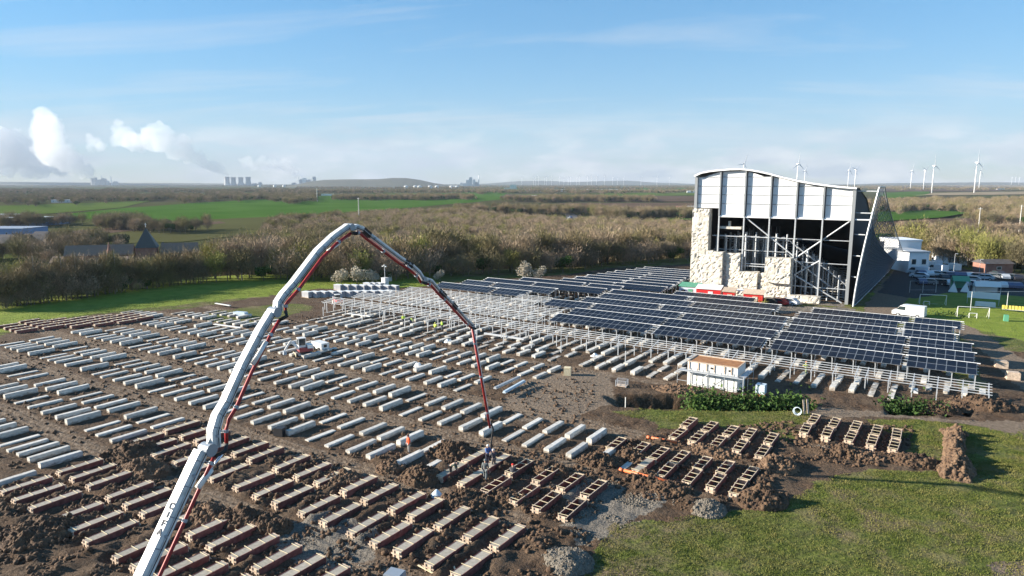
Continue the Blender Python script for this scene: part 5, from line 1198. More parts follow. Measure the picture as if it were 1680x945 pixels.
def leafmass(name, line, width, hgt, n, m, seed, label, cat, z0=0.0, leaf=.16):
    rg = np.random.default_rng(seed); VV = []; FF = []; k = 0; pts = [Vector(p) for p in line]
    for i in range(n):
        t = rg.random() * (len(pts) - 1); j = min(int(t), len(pts) - 2); c = pts[j].lerp(pts[j + 1], t - j); o_ = rg.normal(size=3)
        x, y = c.x + o_[0] * width * .5, c.y + o_[1] * width * .5; bump = .45 + .75 * float(vnoise(np.array([c.x / 1.3]), np.array([c.y / 1.3]), seed)[0]); z = z0 + abs(o_[2]) * hgt * .55 * bump
        u = Vector(rg.normal(size=3)).normalized() * leaf * rg.uniform(.6, 1.4); v = Vector(rg.normal(size=3)).normalized() * leaf * rg.uniform(.6, 1.4)
        VV += [(x - u.x, y - u.y, z - u.z), (x + v.x, y + v.y, z + v.z), (x + u.x, y + u.y, z + u.z), (x - v.x, y - v.y, z - v.z)]; FF.append((k, k + 1, k + 2, k + 3)); k += 4
    o = obj(name, np_mesh(name, VV, FF, m)); return o
for ln, w, h, n, lab in ((((1135, 660), (1200, 662), (1260, 664), (1325, 666)), 1.5, 1.9, 5200, 'leafy green hedge on the bank below the white cabin'), (((1455, 668), (1500, 669), (1545, 672)), 1.2, 1.3, 2200, 'green bushes on the bank below the end feet'), (((1590, 522), (1560, 516), (1530, 517)), 1.4, 1.2, 900, 'low brownish bush on the turf behind the tables')):
    o = leafmass('hedge', [S(a, b) for a, b in ln], w, h, n, M['leaf'], len(lab), lab, 'hedge', -.7); tag(o, lab, 'hedge')
for k, (px, py, lab) in enumerate(((1195, 503, 'scrubby brown bush before the left red shed'), (1240, 506, 'scrubby brown bush before the right red shed'), (1085, 490, 'small green bush among the back tables'))):
    o = leafmass('bush', [S(px, py), S(px + 12, py)], 1.6, 1.6, 700, M['twigyellow'] if k < 2 else M['leaf'], 30 + k, lab, 'bush', 0, .10); tag(o, lab, 'bush')

# ------------------------------------------------------------------ trees
def make_tree(seed, hgt, rad, twigs, trunk_h, tw=.05, spread=1.0):
    rg = np.random.default_rng(seed); tr = MB(); tips = []
    bend = rg.normal(size=2) * .03 * hgt
    top = Vector((bend[0], bend[1], hgt * .75)); tr.tube([(0, 0, -1.0), (0, 0, 0), (bend[0] * .3, bend[1] * .3, hgt * .35), tuple(top)], [.024 * hgt, .018 * hgt, .012 * hgt, .004 * hgt], 6)
    for i in range(16):
        t = trunk_h + (.92 - trunk_h) * i / 16; a = i * 2.4 + rg.uniform(-.4, .4); p = Vector((bend[0] * t, bend[1] * t, hgt * .75 * t)); L = rad * (1.15 - .55 * t) * rg.uniform(.7, 1.15)
        q = p + Vector((math.cos(a) * L, math.sin(a) * L, L * rg.uniform(.55, 1.3))); mid = p.lerp(q, .5) + Vector((0, 0, -.08 * L))
        tr.tube([p, mid, q], [.007 * hgt, .004 * hgt, .0015 * hgt], 4, cap=False); tips += [(p, q)]
    V = []; F = []; k = 0
    for i in range(twigs):
        p, q = tips[rg.integers(len(tips))]; t = rg.uniform(.25, 1.15); c = p.lerp(q, t) + Vector(rg.normal(size=3)) * rad * .20 * spread
        if rg.random() < .25: c = Vector((bend[0], bend[1], hgt * rg.uniform(.45, .85))) + Vector(rg.normal(size=3)) * rad * .35
        out = Vector((c.x, c.y, 0)); d = (out.normalized() * .6 if out.length > .05 else Vector((0, 0, 0))) + Vector((0, 0, 1.0)) + Vector(rg.normal(size=3)) * .45; d.normalize(); L = rg.uniform(.06, .16) * hgt
        s_ = d.cross(Vector(rg.normal(size=3))).normalized() * tw * rg.uniform(.6, 1.4)
        V += [tuple(c + s_), tuple(c - s_), tuple(c + d * L)]; F.append((k, k + 1, k + 2)); k += 3
    return tr, (V, F)
def leaf_tree(seed, hgt, rad, n, leaf):
    rg = np.random.default_rng(seed); tr = MB(); tr.tube([(0, 0, -.8), (0, 0, hgt * .3), (0, 0, hgt * .8)], [.03 * hgt, .02 * hgt, .006 * hgt], 6); V = []; F = []; k = 0
    cl = [(Vector(rg.normal(size=3)) * rad * .45, rg.uniform(.35, .6) * rad) for _ in range(9)]
    for i in range(n):
        c0, r0 = cl[rg.integers(9)]; d = Vector(rg.normal(size=3)).normalized(); c = Vector((c0.x, c0.y, hgt * .58 + c0.z * hgt / rad * .35)) + d * r0 * rg.uniform(.6, 1.05)
        if c.z < .15: c.z = .15
        u = Vector(rg.normal(size=3)).normalized() * leaf; v = Vector(rg.normal(size=3)).normalized() * leaf
        V += [tuple(c - u), tuple(c + v), tuple(c + u), tuple(c - v)]; F.append((k, k + 1, k + 2, k + 3)); k += 4
    return tr, (V, F)
KIND = {}
def kind(name, tr, VF, m_crown):
    KIND[name] = (tr.mesh('trunk', M['bark']), np_mesh('crown', VF[0], VF[1], M[m_crown]))
for i in range(4): kind('bare%d' % i, *make_tree(20 + i, 10.0, (3.0, 3.6, 2.6, 3.3)[i], 1500, .22 + .05 * i, .055), 'twig')
for i in range(2): kind('pink%d' % i, *make_tree(40 + i, 10.0, 3.4, 1600, .2, .055), 'twigpink')
kind('bud0', *make_tree(50, 10.0, 3.5, 1700, .18, .065), 'twigyellow')
kind('brush0', *make_tree(60, 5.5, 2.4, 1100, .08, .045), 'twig'); kind('brush1', *make_tree(61, 5.0, 2.6, 1100, .06, .045), 'twigpink')
kind('ever0', *leaf_tree(70, 8, 2.6, 1800, .26), 'leaf'); kind('bloss0', *leaf_tree(71, 4.6, 2.3, 1500, .14), 'blossom'); kind('ever1', *leaf_tree(72, 4.5, 2.3, 1300, .2), 'leaf')
def tree(kd, x, y, sc, label, group, z=None, name='tree', rz=None):
    r = empty(name, (x, y, (Hs(x, y) if z is None else z) - .1), rnd.uniform(0, 6.28) if rz is None else rz); r.scale = (sc * rnd.uniform(.9, 1.15), sc * rnd.uniform(.9, 1.15), sc * rnd.uniform(.9, 1.1))
    obj('trunk', KIND[kd][0], r); obj('crown', KIND[kd][1], r); tag(r, label, 'tree', group); return r
# front ranks of the wood along the plateau edge, tree by tree
def edge_range(a): return float(np.interp(a, _az, _rg))
rows = []
for px in list(range(-40, 330, 10)) + list(range(330, 1140, 17)): rows.append((px + rnd.uniform(-6, 6), 1.5 + rnd.uniform(-1, 2), 0))
for px in range(-45, 335, 9): rows.append((px + rnd.uniform(-4, 4), .5 + rnd.uniform(-1, 1.5), 2))
for px in range(-50, 1150, 21): rows.append((px + rnd.uniform(-8, 8), 8 + rnd.uniform(-2, 3), 1))
for px in range(1488, 1720, 15): rows.append((px + rnd.uniform(-5, 5), 2 + rnd.uniform(-1, 3), 0))
for px, off, rk in rows:
    a = math.atan((px - 840) / FPX); r_ = edge_range(a) + off; p = C(r_ * math.sin(a), r_ * math.cos(a))
    if rk == 2: kd, sc = rnd.choice(['brush0', 'brush1', 'brush0', 'ever1' if rnd.random() < .3 else 'brush0']), rnd.uniform(.5, .95)
    elif rk == 0:
        q = rnd.random()
        if px < 330: kd, sc = rnd.choice(['bare0', 'bare1', 'bare2', 'bare3', 'bare0']), rnd.uniform(.55, .84)
        elif px > 1450: kd, sc = rnd.choice(['bare1', 'bud0', 'bare3', 'pink0']), rnd.uniform(.75, .95)
        elif q < .16: kd, sc = 'ever1', rnd.uniform(.6, 1.1)
        elif q < .6: kd, sc = rnd.choice(['brush0', 'brush1']), rnd.uniform(.9, 1.4)
        else: kd, sc = rnd.choice(['bare1', 'pink0', 'bare3', 'bud0']), rnd.uniform(.62, .9)
    else: kd, sc = rnd.choice(['bare0', 'bare1', 'bare2', 'bare3', 'pink0', 'pink1', 'bud0', 'brush1']), rnd.uniform(.85, 1.08)
    if rk == 1 and px < 330: sc *= .76
    lab = {'b': 'bare brown tree at the front edge of the wood', 'p': 'pinkish-brown bare tree in the front rank of the wood', 'e': 'dark green bush at the foot of the wood'}[kd[0]]
    if kd == 'bud0': lab = 'budding yellow-green tree at the front edge of the wood'
    if kd.startswith('brush'): lab = 'low brown brush at the foot of the wood'
    lab = lab.replace(' at the front edge of the wood', '').replace(' in the front rank of the wood', '').replace(' at the foot of the wood', '') + (' at the wood edge below the long house' if px < 130 else ' at the wood edge below the church' if px < 330 else ' at the wood edge behind the pump boom' if px < 520 else ' at the wood edge behind the wrapped pallets' if px < 700 else ' at the wood edge behind the back solar rows' if px < 950 else ' at the wood edge left of the hall' if px < 1400 else ' at the wood edge behind the car park')
    tree(kd, p.x, p.y, sc, lab, 'trees along the wood edge')
for px, py, sc, lab in ((560, 468, .9, 'pale blossoming shrub behind the wrapped pallets'), (586, 467, 1.1, 'large pale blossoming shrub behind the wrapped pallets'), (610, 464, .8, 'pale shrub behind the bluish hut'), (862, 459, 1.0, 'round whitish blossoming shrub behind the solar rows'), (888, 460, .85, 'yellowish pale shrub beside the round whitish one'), (722, 461, .6, 'small pale shrub by the boom joint')):
    p = S(px, py); tree('bloss0', p.x, p.y, sc, lab, 'pale shrubs', 0, 'shrub')
for px in (105, 180, 192, 560 - 15, 60, 128):            # silver birch stems standing out of the wood
    p = S(px, 500 - px * .11); 
    r = empty('birch_tree', (p.x, p.y, 0)); tag(r, 'slim birch with whitish stem in front of the left wood', 'tree', 'birches at the wood edge'); MB().tube([(0, 0, -.5), (.1, 0, 4), (-.15, .1, 9.2)], [.11, .09, .03], 6).build('trunk', shared('birch', lambda: mat('birch_bark', (.42, .40, .36), .8)), r); o = obj('crown', KIND['bare2'][1], r); o.scale = (.6, .6, .95)

# the rest of the woods: too many to count, scattered as whole trees
def joined(kd):
    key = ('joined', kd)
    def mk():
        a, b = KIND[kd]; bm = bmesh.new(); bm.from_mesh(a); n0 = len(bm.faces); bm.from_mesh(b); bm.faces.ensure_lookup_table()
        for i in range(n0, len(bm.faces)): bm.faces[i].material_index = 1
        me = bpy.data.meshes.new('tree_' + kd); bm.to_mesh(me); bm.free(); me.materials.append(a.materials[0]); me.materials.append(b.materials[0])
        return bpy.data.objects.new('tree_source', me)
    return shared(key, mk)
def wood(name, pts, kinds, smin, smax, label):
    me = bpy.data.meshes.new(name); me.from_pydata([tuple(p) for p in pts], [], []); o = obj(name, me)
    ng = bpy.data.node_groups.new(name, 'GeometryNodeTree'); ng.interface.new_socket('Geometry', in_out='INPUT', socket_type='NodeSocketGeometry'); ng.interface.new_socket('Geometry', in_out='OUTPUT', socket_type='NodeSocketGeometry')
    N = ng.nodes.new; L = ng.links.new; gi = N('NodeGroupInput'); go = N('NodeGroupOutput'); iop = N('GeometryNodeInstanceOnPoints'); L(gi.outputs[0], iop.inputs['Points'])
    g2i = N('GeometryNodeGeometryToInstance')
    for kd in reversed(kinds):
        oi = N('GeometryNodeObjectInfo'); oi.inputs['Object'].default_value = joined(kd); L(oi.outputs['Geometry'], g2i.inputs[0])
    L(g2i.outputs[0], iop.inputs['Instance']); iop.inputs['Pick Instance'].default_value = True
    ri = N('FunctionNodeRandomValue'); ri.data_type = 'INT'; ri.inputs['Min'].default_value = 0; ri.inputs['Max'].default_value = len(kinds) - 1; ri.inputs['Seed'].default_value = 3
    L(ri.outputs[2], iop.inputs['Instance Index'])
    rr = N('FunctionNodeRandomValue'); rr.data_type = 'FLOAT_VECTOR'; rr.inputs[0].default_value = (0, 0, 0); rr.inputs[1].default_value = (0.05, 0.05, 6.28); L(rr.outputs[0], iop.inputs['Rotation'])
    rs = N('FunctionNodeRandomValue'); rs.data_type = 'FLOAT'; rs.inputs[2].default_value = smin; rs.inputs[3].default_value = smax; rs.inputs['Seed'].default_value = 9; L(rs.outputs[1], iop.inputs['Scale'])
    L(iop.outputs[0], go.inputs[0]); md = o.modifiers.new('scatter', 'NODES'); md.node_group = ng
    return stuff(o, label, 'woodland')
def sector(px0, px1, d0, d1, space, seed, fn=None):
    rg = np.random.default_rng(seed); area = (px1 - px0) / FPX * (d1 * d1 - d0 * d0) / 2; n = int(area / (space * space)); D = np.sqrt(rg.uniform(d0 * d0, d1 * d1, n)); px = rg.uniform(px0, px1, n)
    X = (px - 840) / FPX * D; x = X * CY - D * SY; y = X * SY + D * CY
    ok = np.ones(n, bool)
    if fn is not None: ok = fn(px, D, x, y)
    x, y = x[ok], y[ok]; return np.stack([x, y, H_base(x, y) - .3], 1)
FAR_PX = [-100, 60, 120, 270, 300, 420, 450, 560, 640, 760, 850, 930, 1040, 1140, 1300, 1460, 1560, 1720]
FAR_D = [185, 185, 200, 210, 330, 430, 640, 780, 860, 900, 760, 690, 640, 600, 400, 430, 430, 420]
def inwood(px, D, x, y): return (edge_dist(x, y) > 10) & (D < np.interp(px, FAR_PX, FAR_D) * (1 + .05 * fbm(x / 60, y / 60, 2, 2))) & ~((np.abs(px - 935 - (D - 640) * .005) < 9) & (D > 640)) & ~((px > 840) & (px < 1000) & (D > 330) & (D < 365))
A_ = sector(-90, 1150, 125, 930, 5.4, 1, inwood); B_ = sector(1440, 1720, 185, 450, 5.0, 2, inwood)
hX, hD = heading(A_[:, 0], A_[:, 1]); left = (840 + FPX * hX / hD) < 335
wood('woodland', A_[left], ['bare0', 'bare1', 'bare2', 'bare3', 'bare1', 'bud0', 'pink0'], .55, .82, 'low leafless wood on the slope before the church')
A_ = A_[~left]; hX, hD = heading(A_[:, 0], A_[:, 1]); patch = vnoise(A_[:, 0] / 70, A_[:, 1] / 70, 90) + .22 * ((840 + FPX * hX / hD > 560) & (hD > 250))
wood('woodland', A_[patch < .46], ['bare0', 'bare1', 'bare2', 'bare3', 'bare1', 'bud0', 'bare0', 'ever0', 'bare3', 'pink0'], .68, 1.35, 'brown leafless wood filling the slope beyond the site')
wood('woodland', A_[patch >= .46], ['pink0', 'pink1', 'bare1', 'pink0', 'bare0', 'pink1', 'bud0'], .7, 1.15, 'pinkish leafless wood in the hollow beyond the site')
wood('woodland', B_, ['bud0', 'bare1', 'bare3', 'bud0', 'bare0', 'pink0', 'ever0'], .85, 1.25, 'olive-brown wood behind the car park')
belts = []
def belt(px0, px1, d0, d1, sp, seed): belts.append(sector(px0 - 25, px1 + 25, d0 * .93, d1 * 1.07, sp, seed, lambda px, D, x, y: belt_shape(px, D, px0, px1, d0, d1, seed)))
def belt_shape(px, D, px0, px1, d0, d1, seed):          # ragged outline: the depth of a belt varies along it
    t = (D - d0) / (d1 - d0); a = fbm(px / 22 + seed, px * 0, seed, 4); b = fbm(px / 17 - seed, px * 0 + 3, seed + 5, 4); e = np.minimum(px - px0 + 25, px1 + 25 - px) / 60 + .5 * fbm(px / 9, D / (d1 - d0) * 2, seed + 7, 3)
    return (t > .12 + .45 * a) & (t < .85 + .55 * b) & (e > .28) & (fbm(px / 12, t * 1.5, seed + 2, 3) > -.42)
belt(-80, 520, 1300, 2500, 13, 11); belt(-80, 520, 2500, 4200, 22, 12); belt(560, 770, 1650, 2000, 9, 13); belt(890, 1060, 1450, 1750, 9, 14); belt(975, 1150, 800, 900, 6, 15); belt(760, 1000, 900, 1010, 7, 16)
belt(500, 1160, 2600, 3600, 20, 17); belt(500, 1160, 3600, 7000, 45, 18); belt(1440, 1720, 950, 1500, 8, 19); belt(1440, 1720, 3700, 5600, 30, 20); belt(-80, 1720, 7000, 11000, 90, 21); belt(165, 235, 590, 680, 6, 22); belt(-40, 120, 640, 700, 8, 23); belt(1130, 1480, 4200, 7500, 45, 24)
belt(1600, 1720, 640, 800, 7, 25); belt(830, 900, 1500, 1650, 9, 26); belt(230, 330, 560, 620, 7, 27); belt(-60, 120, 330, 390, 9, 29); belt(100, 190, 400, 450, 8, 30)
wood('tree_belts', np.concatenate(belts), ['bare0', 'bare1', 'ever0', 'bare3', 'pink0', 'bare1'], .9, 1.5, 'distant belts of trees across the plain')
for i in range(22):                                           # avenue trees on the right, each with a visible stem
    px = 1480 + i * 10 + rnd.uniform(-3, 3); p = at_dist(px, 560 + rnd.uniform(-25, 25)); tree(rnd.choice(['bare1', 'bare3', 'pink0']), p.x, p.y, rnd.uniform(.9, 1.2), 'round-crowned bare tree in the avenue beyond the right wood', 'avenue trees')
for px, d, sc, kd, lab in ((16, 290, 1.0, 'bud0', 'yellow-green tree left of the dark conifer'), (66, 275, 1.0, 'ever0', 'dark evergreen before the long-roofed house'), (88, 280, .7, 'ever0', 'small dark evergreen beside the larger one'), (180, 330, .8, 'bloss0', 'pale round tree left of the church spire'), (36, 320, .7, 'bud0', 'orange-brown round tree near the long-roofed house'), (318, 190, .6, 'bud0', 'yellowish tree at the wood tip below the boom'), (290, 260, .95, 'bud0', 'yellow-brown tree right of the church')):
    p = at_dist(px, d); tree(kd, p.x, p.y, sc, lab, 'single trees left')

# ------------------------------------------------------------------ fields
def field(name, poly, m, lift):
    pts = []
    n = len(poly)
    for i in range(n):
        a, b = poly[i], poly[(i + 1) % n]
        for t in range(6): pts.append((a[0] + (b[0] - a[0]) * t / 6, a[1] + (b[1] - a[1]) * t / 6))
    W = [S(px, py, LOW) for px, py in pts]; bm = bmesh.new(); vs = [bm.verts.new((w.x, w.y, 0)) for w in W]; f = bm.faces.new(vs); bmesh.ops.triangulate(bm, faces=[f])
    for it in range(3):
        es = [e for e in bm.edges if e.calc_length() > 90]
        if not es: break
        bmesh.ops.subdivide_edges(bm, edges=es, cuts=1); bmesh.ops.triangulate(bm, faces=[f for f in bm.faces if len(f.verts) > 3])
    xy = np.array([(v.co.x, v.co.y) for v in bm.verts]); z = H_base(xy[:, 0], xy[:, 1]) + lift
    for v, zz in zip(bm.verts, z): v.co.z = float(zz)
    bmesh.ops.recalc_face_normals(bm, faces=bm.faces); me = bpy.data.meshes.new(name); bm.to_mesh(me); bm.free(); me.materials.append(m); return structure(obj(name, me))
fg = mat('winter_wheat', (.050, .115, .018), 1, (.070, .140, .028), .012, spec=0); fl = mat('young_grass_field', (.080, .125, .028), 1, (.10, .140, .038), .01, spec=0); fb = mat('ploughed_field', (.105, .075, .056), 1, (.130, .092, .068), .01, spec=0); ft = mat('stubble_field', (.27, .215, .14), 1, (.31, .25, .165), .01, spec=0); fo = mat('fallow_field', (.085, .083, .036), 1, (.10, .102, .042), .01, spec=0)
for i, (m_, pl) in enumerate([(fg, [(95, 352), (200, 341), (330, 333), (560, 319), (770, 317), (900, 319), (780, 332), (620, 345), (440, 358), (280, 362), (150, 360)]), (fo, [(20, 396), (90, 368), (330, 361), (470, 356), (470, 380), (300, 398), (150, 402)]), (fb, [(60, 384), (220, 372), (360, 364), (372, 367), (240, 378), (110, 390)]), (fl, [(-60, 343), (0, 338), (150, 333), (260, 327), (200, 340), (90, 350), (-60, 356)]),
        (fg, [(770, 308), (880, 308), (900, 313), (830, 318), (740, 317)]), (fb, [(830, 319), (1010, 321), (1160, 322), (1160, 330), (1000, 331), (910, 329), (820, 325)]), (fl, [(985, 317), (1160, 315), (1160, 321), (985, 322)]), (fb, [(915, 335), (1160, 333), (1160, 346), (985, 348)]), (fg, [(1040, 308), (1160, 307), (1160, 313), (1050, 314)]), (fg, [(1060, 356), (1160, 353), (1160, 362), (1080, 362)]),
        (fg, [(1440, 317), (1525, 314), (1525, 322), (1440, 327)]), (ft, [(1530, 317), (1720, 314), (1720, 319), (1600, 320), (1500, 322)]), (ft, [(1500, 304.6), (1720, 304.4), (1720, 307.2), (1600, 306.6)]), (fb, [(1440, 306.5), (1560, 306.8), (1720, 308), (1720, 313), (1530, 315), (1440, 315)]), (fg, [(1440, 348), (1560, 344), (1590, 350), (1540, 360), (1440, 367)]), (fb, [(1440, 369), (1545, 362), (1720, 358), (1720, 386), (1440, 388)]), (fo, [(1640, 310), (1720, 309), (1720, 314), (1640, 313)])]):
    field('field', pl, m_, .25 + .13 * i)

# ------------------------------------------------------------------ far hill, power plants, plumes
def hill(px0, px1, d, hts, label):
    n = len(hts); V = []; F = []
    for i, h in enumerate(hts):
        px = px0 + (px1 - px0) * i / (n - 1)
        for dd, k in ((-900, 0), (-350, .75), (0, 1), (500, .8), (1200, 0)):
            p = at_dist(px, d + dd); V.append((p.x, p.y, LOW - 8 + (h + 8) * k))
    for i in range(n - 1):
        for j in range(4): F.append((i * 5 + j, i * 5 + 5 + j, i * 5 + 6 + j, i * 5 + 1 + j))
    return structure(MB().add(V, F).build('hill', M['hill'], None, True))
hill(470, 780, 7000, [0, 28, 58, 72, 76, 78, 78, 80, 92, 90, 72, 40, 22, 10, 0], '')
hill(-150, 480, 13000, [60, 70, 66, 62, 55, 50, 45, 40, 38, 30, 20, 0], ''); hill(760, 1160, 16000, [0, 30, 80, 90, 60, 80, 95, 50, 30, 0], ''); hill(1400, 1800, 12000, [20, 35, 40, 44, 50, 52, 48, 50, 45, 40], '')
def cooling_tower(x, y, z, h, label, group):
    r = empty('cooling_tower', (x, y, z)); tag(r, label, 'cooling tower', group); prof = []
    for k in range(13):
        t = k / 12; prof.append((h * (.40 - .36 * t + .27 * t * t) * .95, h * t))
    MB().lathe(prof, (0, 0, 0), 24).build('shell', M['towerconc'], r, True); MB().lathe([(prof[-1][0] + 1.5, h - 3), (prof[-1][0] + 1.5, h + .5)], (0, 0, 0), 24).build('rim', M['towerconc'], r)
for px, h, lab in ((378, 128, 'leftmost cooling tower with a steam plume rising from it'), (388.5, 122, 'second of four cooling towers'), (400.5, 122, 'third of four cooling towers'), (412.5, 126, 'outer cooling tower beside a low block')):
    p = at_dist(px, 10000); cooling_tower(p.x, p.y, LOW, h, lab, 'four cooling towers')
def block_plant(px, d, blocks, label):
    p = at_dist(px, d, LOW); r = empty('power_station', p, YAW); tag(r, label, 'power station')
    for dx, w, h, kind_ in blocks:
        if kind_ == 'b': MB().box((dx, 0, h / 2), (w, w, h)).box((dx, -w * .05, h + 3), (w * .6, w * .6, 8)).build('boiler_house', M['towerconc'], r)
        elif kind_ == 'w': MB().box((dx, 0, h / 2), (w, w, h)).box((dx, 0, h + 2), (w * .8, w * .8, 4)).build('boiler_house', M['white'], r)
        else: MB().lathe([(w / 2, 0), (w * .38, h)], (dx, 0, 0), 12).build('chimney', M['turbine'] if kind_ == 'c' else M['towerconc'], r)
block_plant(166, 11500, [(-60, 60, 120, 'g'), (-10, 70, 130, 'g'), (60, 70, 90, 'b'), (130, 60, 110, 'b'), (190, 40, 70, 'b'), (250, 14, 150, 'c'), (100, 12, 160, 'c'), (320, 60, 60, 'b')], 'hazy power station under the widest plume')
block_plant(508, 10500, [(-90, 50, 90, 'b'), (-40, 55, 110, 'w'), (30, 60, 85, 'b'), (60, 12, 140, 'c'), (110, 40, 130, 'b'), (-150, 10, 130, 'c'), (-200, 60, 40, 'b')], 'hazy power station left of the wooded hill')
block_plant(775, 7500, [(-45, 34, 70, 'w'), (-20, 22, 98, 'w'), (-5, 22, 98, 'w'), (25, 24, 75, 'w'), (50, 40, 45, 'b'), (75, 12, 125, 'c'), (-110, 30, 40, 'w'), (-80, 40, 35, 'w')], 'pale power station with tall chimney right of the hill')
block_plant(416, 9950, [(60, 70, 30, 'b'), (140, 40, 45, 'b'), (-120, 80, 25, 'b'), (-320, 60, 22, 'w')], 'low works beside the cooling towers')
def plume(path, d, seed, label):
    rg = np.random.default_rng(seed); r0 = random.Random(seed); bm = bmesh.new(); base = bmesh.new(); bmesh.ops.create_icosphere(base, subdivisions=2, radius=1.0)
    bv = np.array([v.co[:] for v in base.verts]); bf = [tuple(v.index for v in f.verts) for f in base.faces]; V = []; F = []
    for (px0, py0, r_0), (px1, py1, r_1) in zip(path, path[1:]):
        L = math.hypot(px1 - px0, py1 - py0); n = max(3, int(L / ((r_0 + r_1) * .20)))
        for k in range(n):
            t = k / n; r_ = (r_0 + (r_1 - r_0) * t)
            for q in range(3):
                rr = r_ * r0.uniform(.40, .95); ppx = px0 + (px1 - px0) * t + r0.gauss(0, .48) * r_; ppy = py0 + (py1 - py0) * t + r0.gauss(0, .45) * r_
                dd = d + r0.gauss(0, .4) * r_ / FPX * d; c = at_dist(ppx, dd); c.z = CAM_H + (HORIZON - ppy) / FPX * dd
                o = len(V); V += (bv * (rr / FPX * d) * rg.uniform(.85, 1.15, (len(bv), 1)) + np.array(c)).tolist(); F += [tuple(i + o for i in f) for f in bf]
    base.free(); bm.free(); mb = MB(); mb.add(V, F)
    o = mb.build('steam_plume', M['steam'], None, True)
    md = o.modifiers.new('merge', 'REMESH'); md.mode = 'VOXEL'; md.voxel_size = 26; md.use_smooth_shade = True
    tx = bpy.data.textures.new('puff', 'CLOUDS'); tx.noise_scale = 150; tx.noise_depth = 3; dm = o.modifiers.new('puff', 'DISPLACE'); dm.texture = tx; dm.strength = 150; dm.mid_level = .5; dm.texture_coords = 'GLOBAL'
    tx2 = bpy.data.textures.new('puff_fine', 'CLOUDS'); tx2.noise_scale = 55; tx2.noise_depth = 2; dm = o.modifiers.new('puff_fine', 'DISPLACE'); dm.texture = tx2; dm.strength = 60; dm.mid_level = .5; dm.texture_coords = 'GLOBAL'
    return stuff(o, label, 'steam')
def steam_material():
    m = bpy.data.materials.new('steam'); m.use_nodes = True; nt = m.node_tree; nt.nodes.remove(nt.nodes['Principled BSDF']); v = nt.nodes.new('ShaderNodeVolumePrincipled')
    v.inputs['Color'].default_value = (.995, .995, .997, 1); v.inputs['Density'].default_value = .0030; v.inputs['Anisotropy'].default_value = .55
    nt.links.new(v.outputs[0], nt.nodes['Material Output'].inputs['Volume']); return m
M['steam'] = steam_material()
plume([(378, 288, 4), (366, 279, 7), (345, 266, 10), (318, 252, 12), (290, 240, 15), (262, 222, 15), (250, 236, 12)], 10000, 1, 'white steam plume leaning left from the cooling towers')
plume([(240, 244, 11), (222, 232, 16), (212, 214, 14)], 10600, 2, 'detached white puff left of the leaning plume')
plume([(160, 294, 5), (146, 281, 11), (126, 262, 16), (98, 243, 24), (92, 214, 22), (82, 206, 14)], 11500, 3, 'tall white steam plume above the left power station')
plume([(110, 270, 15), (60, 258, 24), (20, 242, 30), (0, 228, 30), (-60, 240, 38)], 12200, 4, 'broad bank of white steam at the far left')
plume([(90, 284, 7), (40, 276, 12), (-10, 268, 18), (-60, 268, 24)], 12600, 5, 'low drifting steam below the broad bank')
plume([(494, 291, 3), (484, 279, 7), (476, 270, 6), (452, 269, 6), (425, 267, 7), (404, 267, 5)], 10800, 6, 'small steam plume left of the wooded hill'); plume([(178, 244, 9), (160, 236, 11)], 11800, 7, 'small puff between the two large plumes')
# ------------------------------------------------------------------ wind turbines
def turbine(px, hub_px_y, d, rot, label, group, yaw=0.6):
    p = at_dist(px, d); zh = CAM_H + (HORIZON - hub_px_y) / FPX * d; zb = Hs(p.x, p.y); h = zh - zb; r = empty('wind_turbine', (p.x, p.y, zb), YAW + yaw); tag(r, label, 'wind turbine', group); k = h / 110
    MB().lathe([(2.6 * k, -3), (1.3 * k, h)], (0, 0, 0), 12).build('tower', M['turbine'], r, True); MB().box((0, 1.5 * k, h + 1.2 * k), (3.4 * k, 9 * k, 3.4 * k)).build('nacelle', M['turbine'], r)
    hub = MB().lathe([(1.8 * k, -1.5 * k), (1.6 * k, 1.2 * k), (.4 * k, 2.4 * k)], (0, 0, 0), 10).build('hub', M['turbine'], r); hub.location = (0, -4.2 * k, h + 1.2 * k); hub.rotation_euler = (R(90), 0, 0)
    for i in range(3):
        a = rot + i * 2 * math.pi / 3; dx, dz = math.sin(a), math.cos(a); px_, pz_ = math.cos(a), -math.sin(a); vs = []; Lb = 46 * k
        for t, w in ((0, 1.2), (.12, 2.6), (.5, 1.7), (1, .4)):
            for s_ in (-1, 1):
                for yy in (-.35, .35): vs.append((dx * Lb * t + px_ * w * k * s_, -4.6 * k + yy * k * (1.2 - t), h + 1.2 * k + dz * Lb * t + pz_ * w * k * s_))
        fs = []
        for j in range(3): o = j * 4; fs += [(o, o + 4, o + 6, o + 2), (o + 1, o + 3, o + 7, o + 5), (o, o + 1, o + 5, o + 4), (o + 2, o + 6, o + 7, o + 3)]
        fs += [(0, 2, 3, 1), (12, 13, 15, 14)]; MB().add(vs, fs).build('blade', M['turbine'], r)
for px, hy, d, rot, lab in ((1487, 281, 4400, .2, 'wind turbine standing alone at the left of the field group'), (1508, 280, 3970, .9, 'wind turbine just behind the tall one'), (1522, 273, 2865, -.15, 'tall wind turbine on the green field edge'), (1591, 268, 2800, -.1, 'tallest wind turbine on the brown field'), (1598, 281, 4250, .5, 'smaller wind turbine beside the tallest'),
                           (1302, 270, 3400, .05, 'wind turbine above the wave roof middle'), (1314, 281, 4600, .3, 'small wind turbine beside the one above the roof'), (1385, 280, 4300, .15, 'left of two wind turbines above the roof end'), (1396, 279, 4200, .75, 'right of two wind turbines above the roof end'), (1214, 270, 4700, .4, 'wind turbine peeping over the roof crest')):
    turbine(px, hy, d, rot, lab, 'wind turbines beyond the hall')
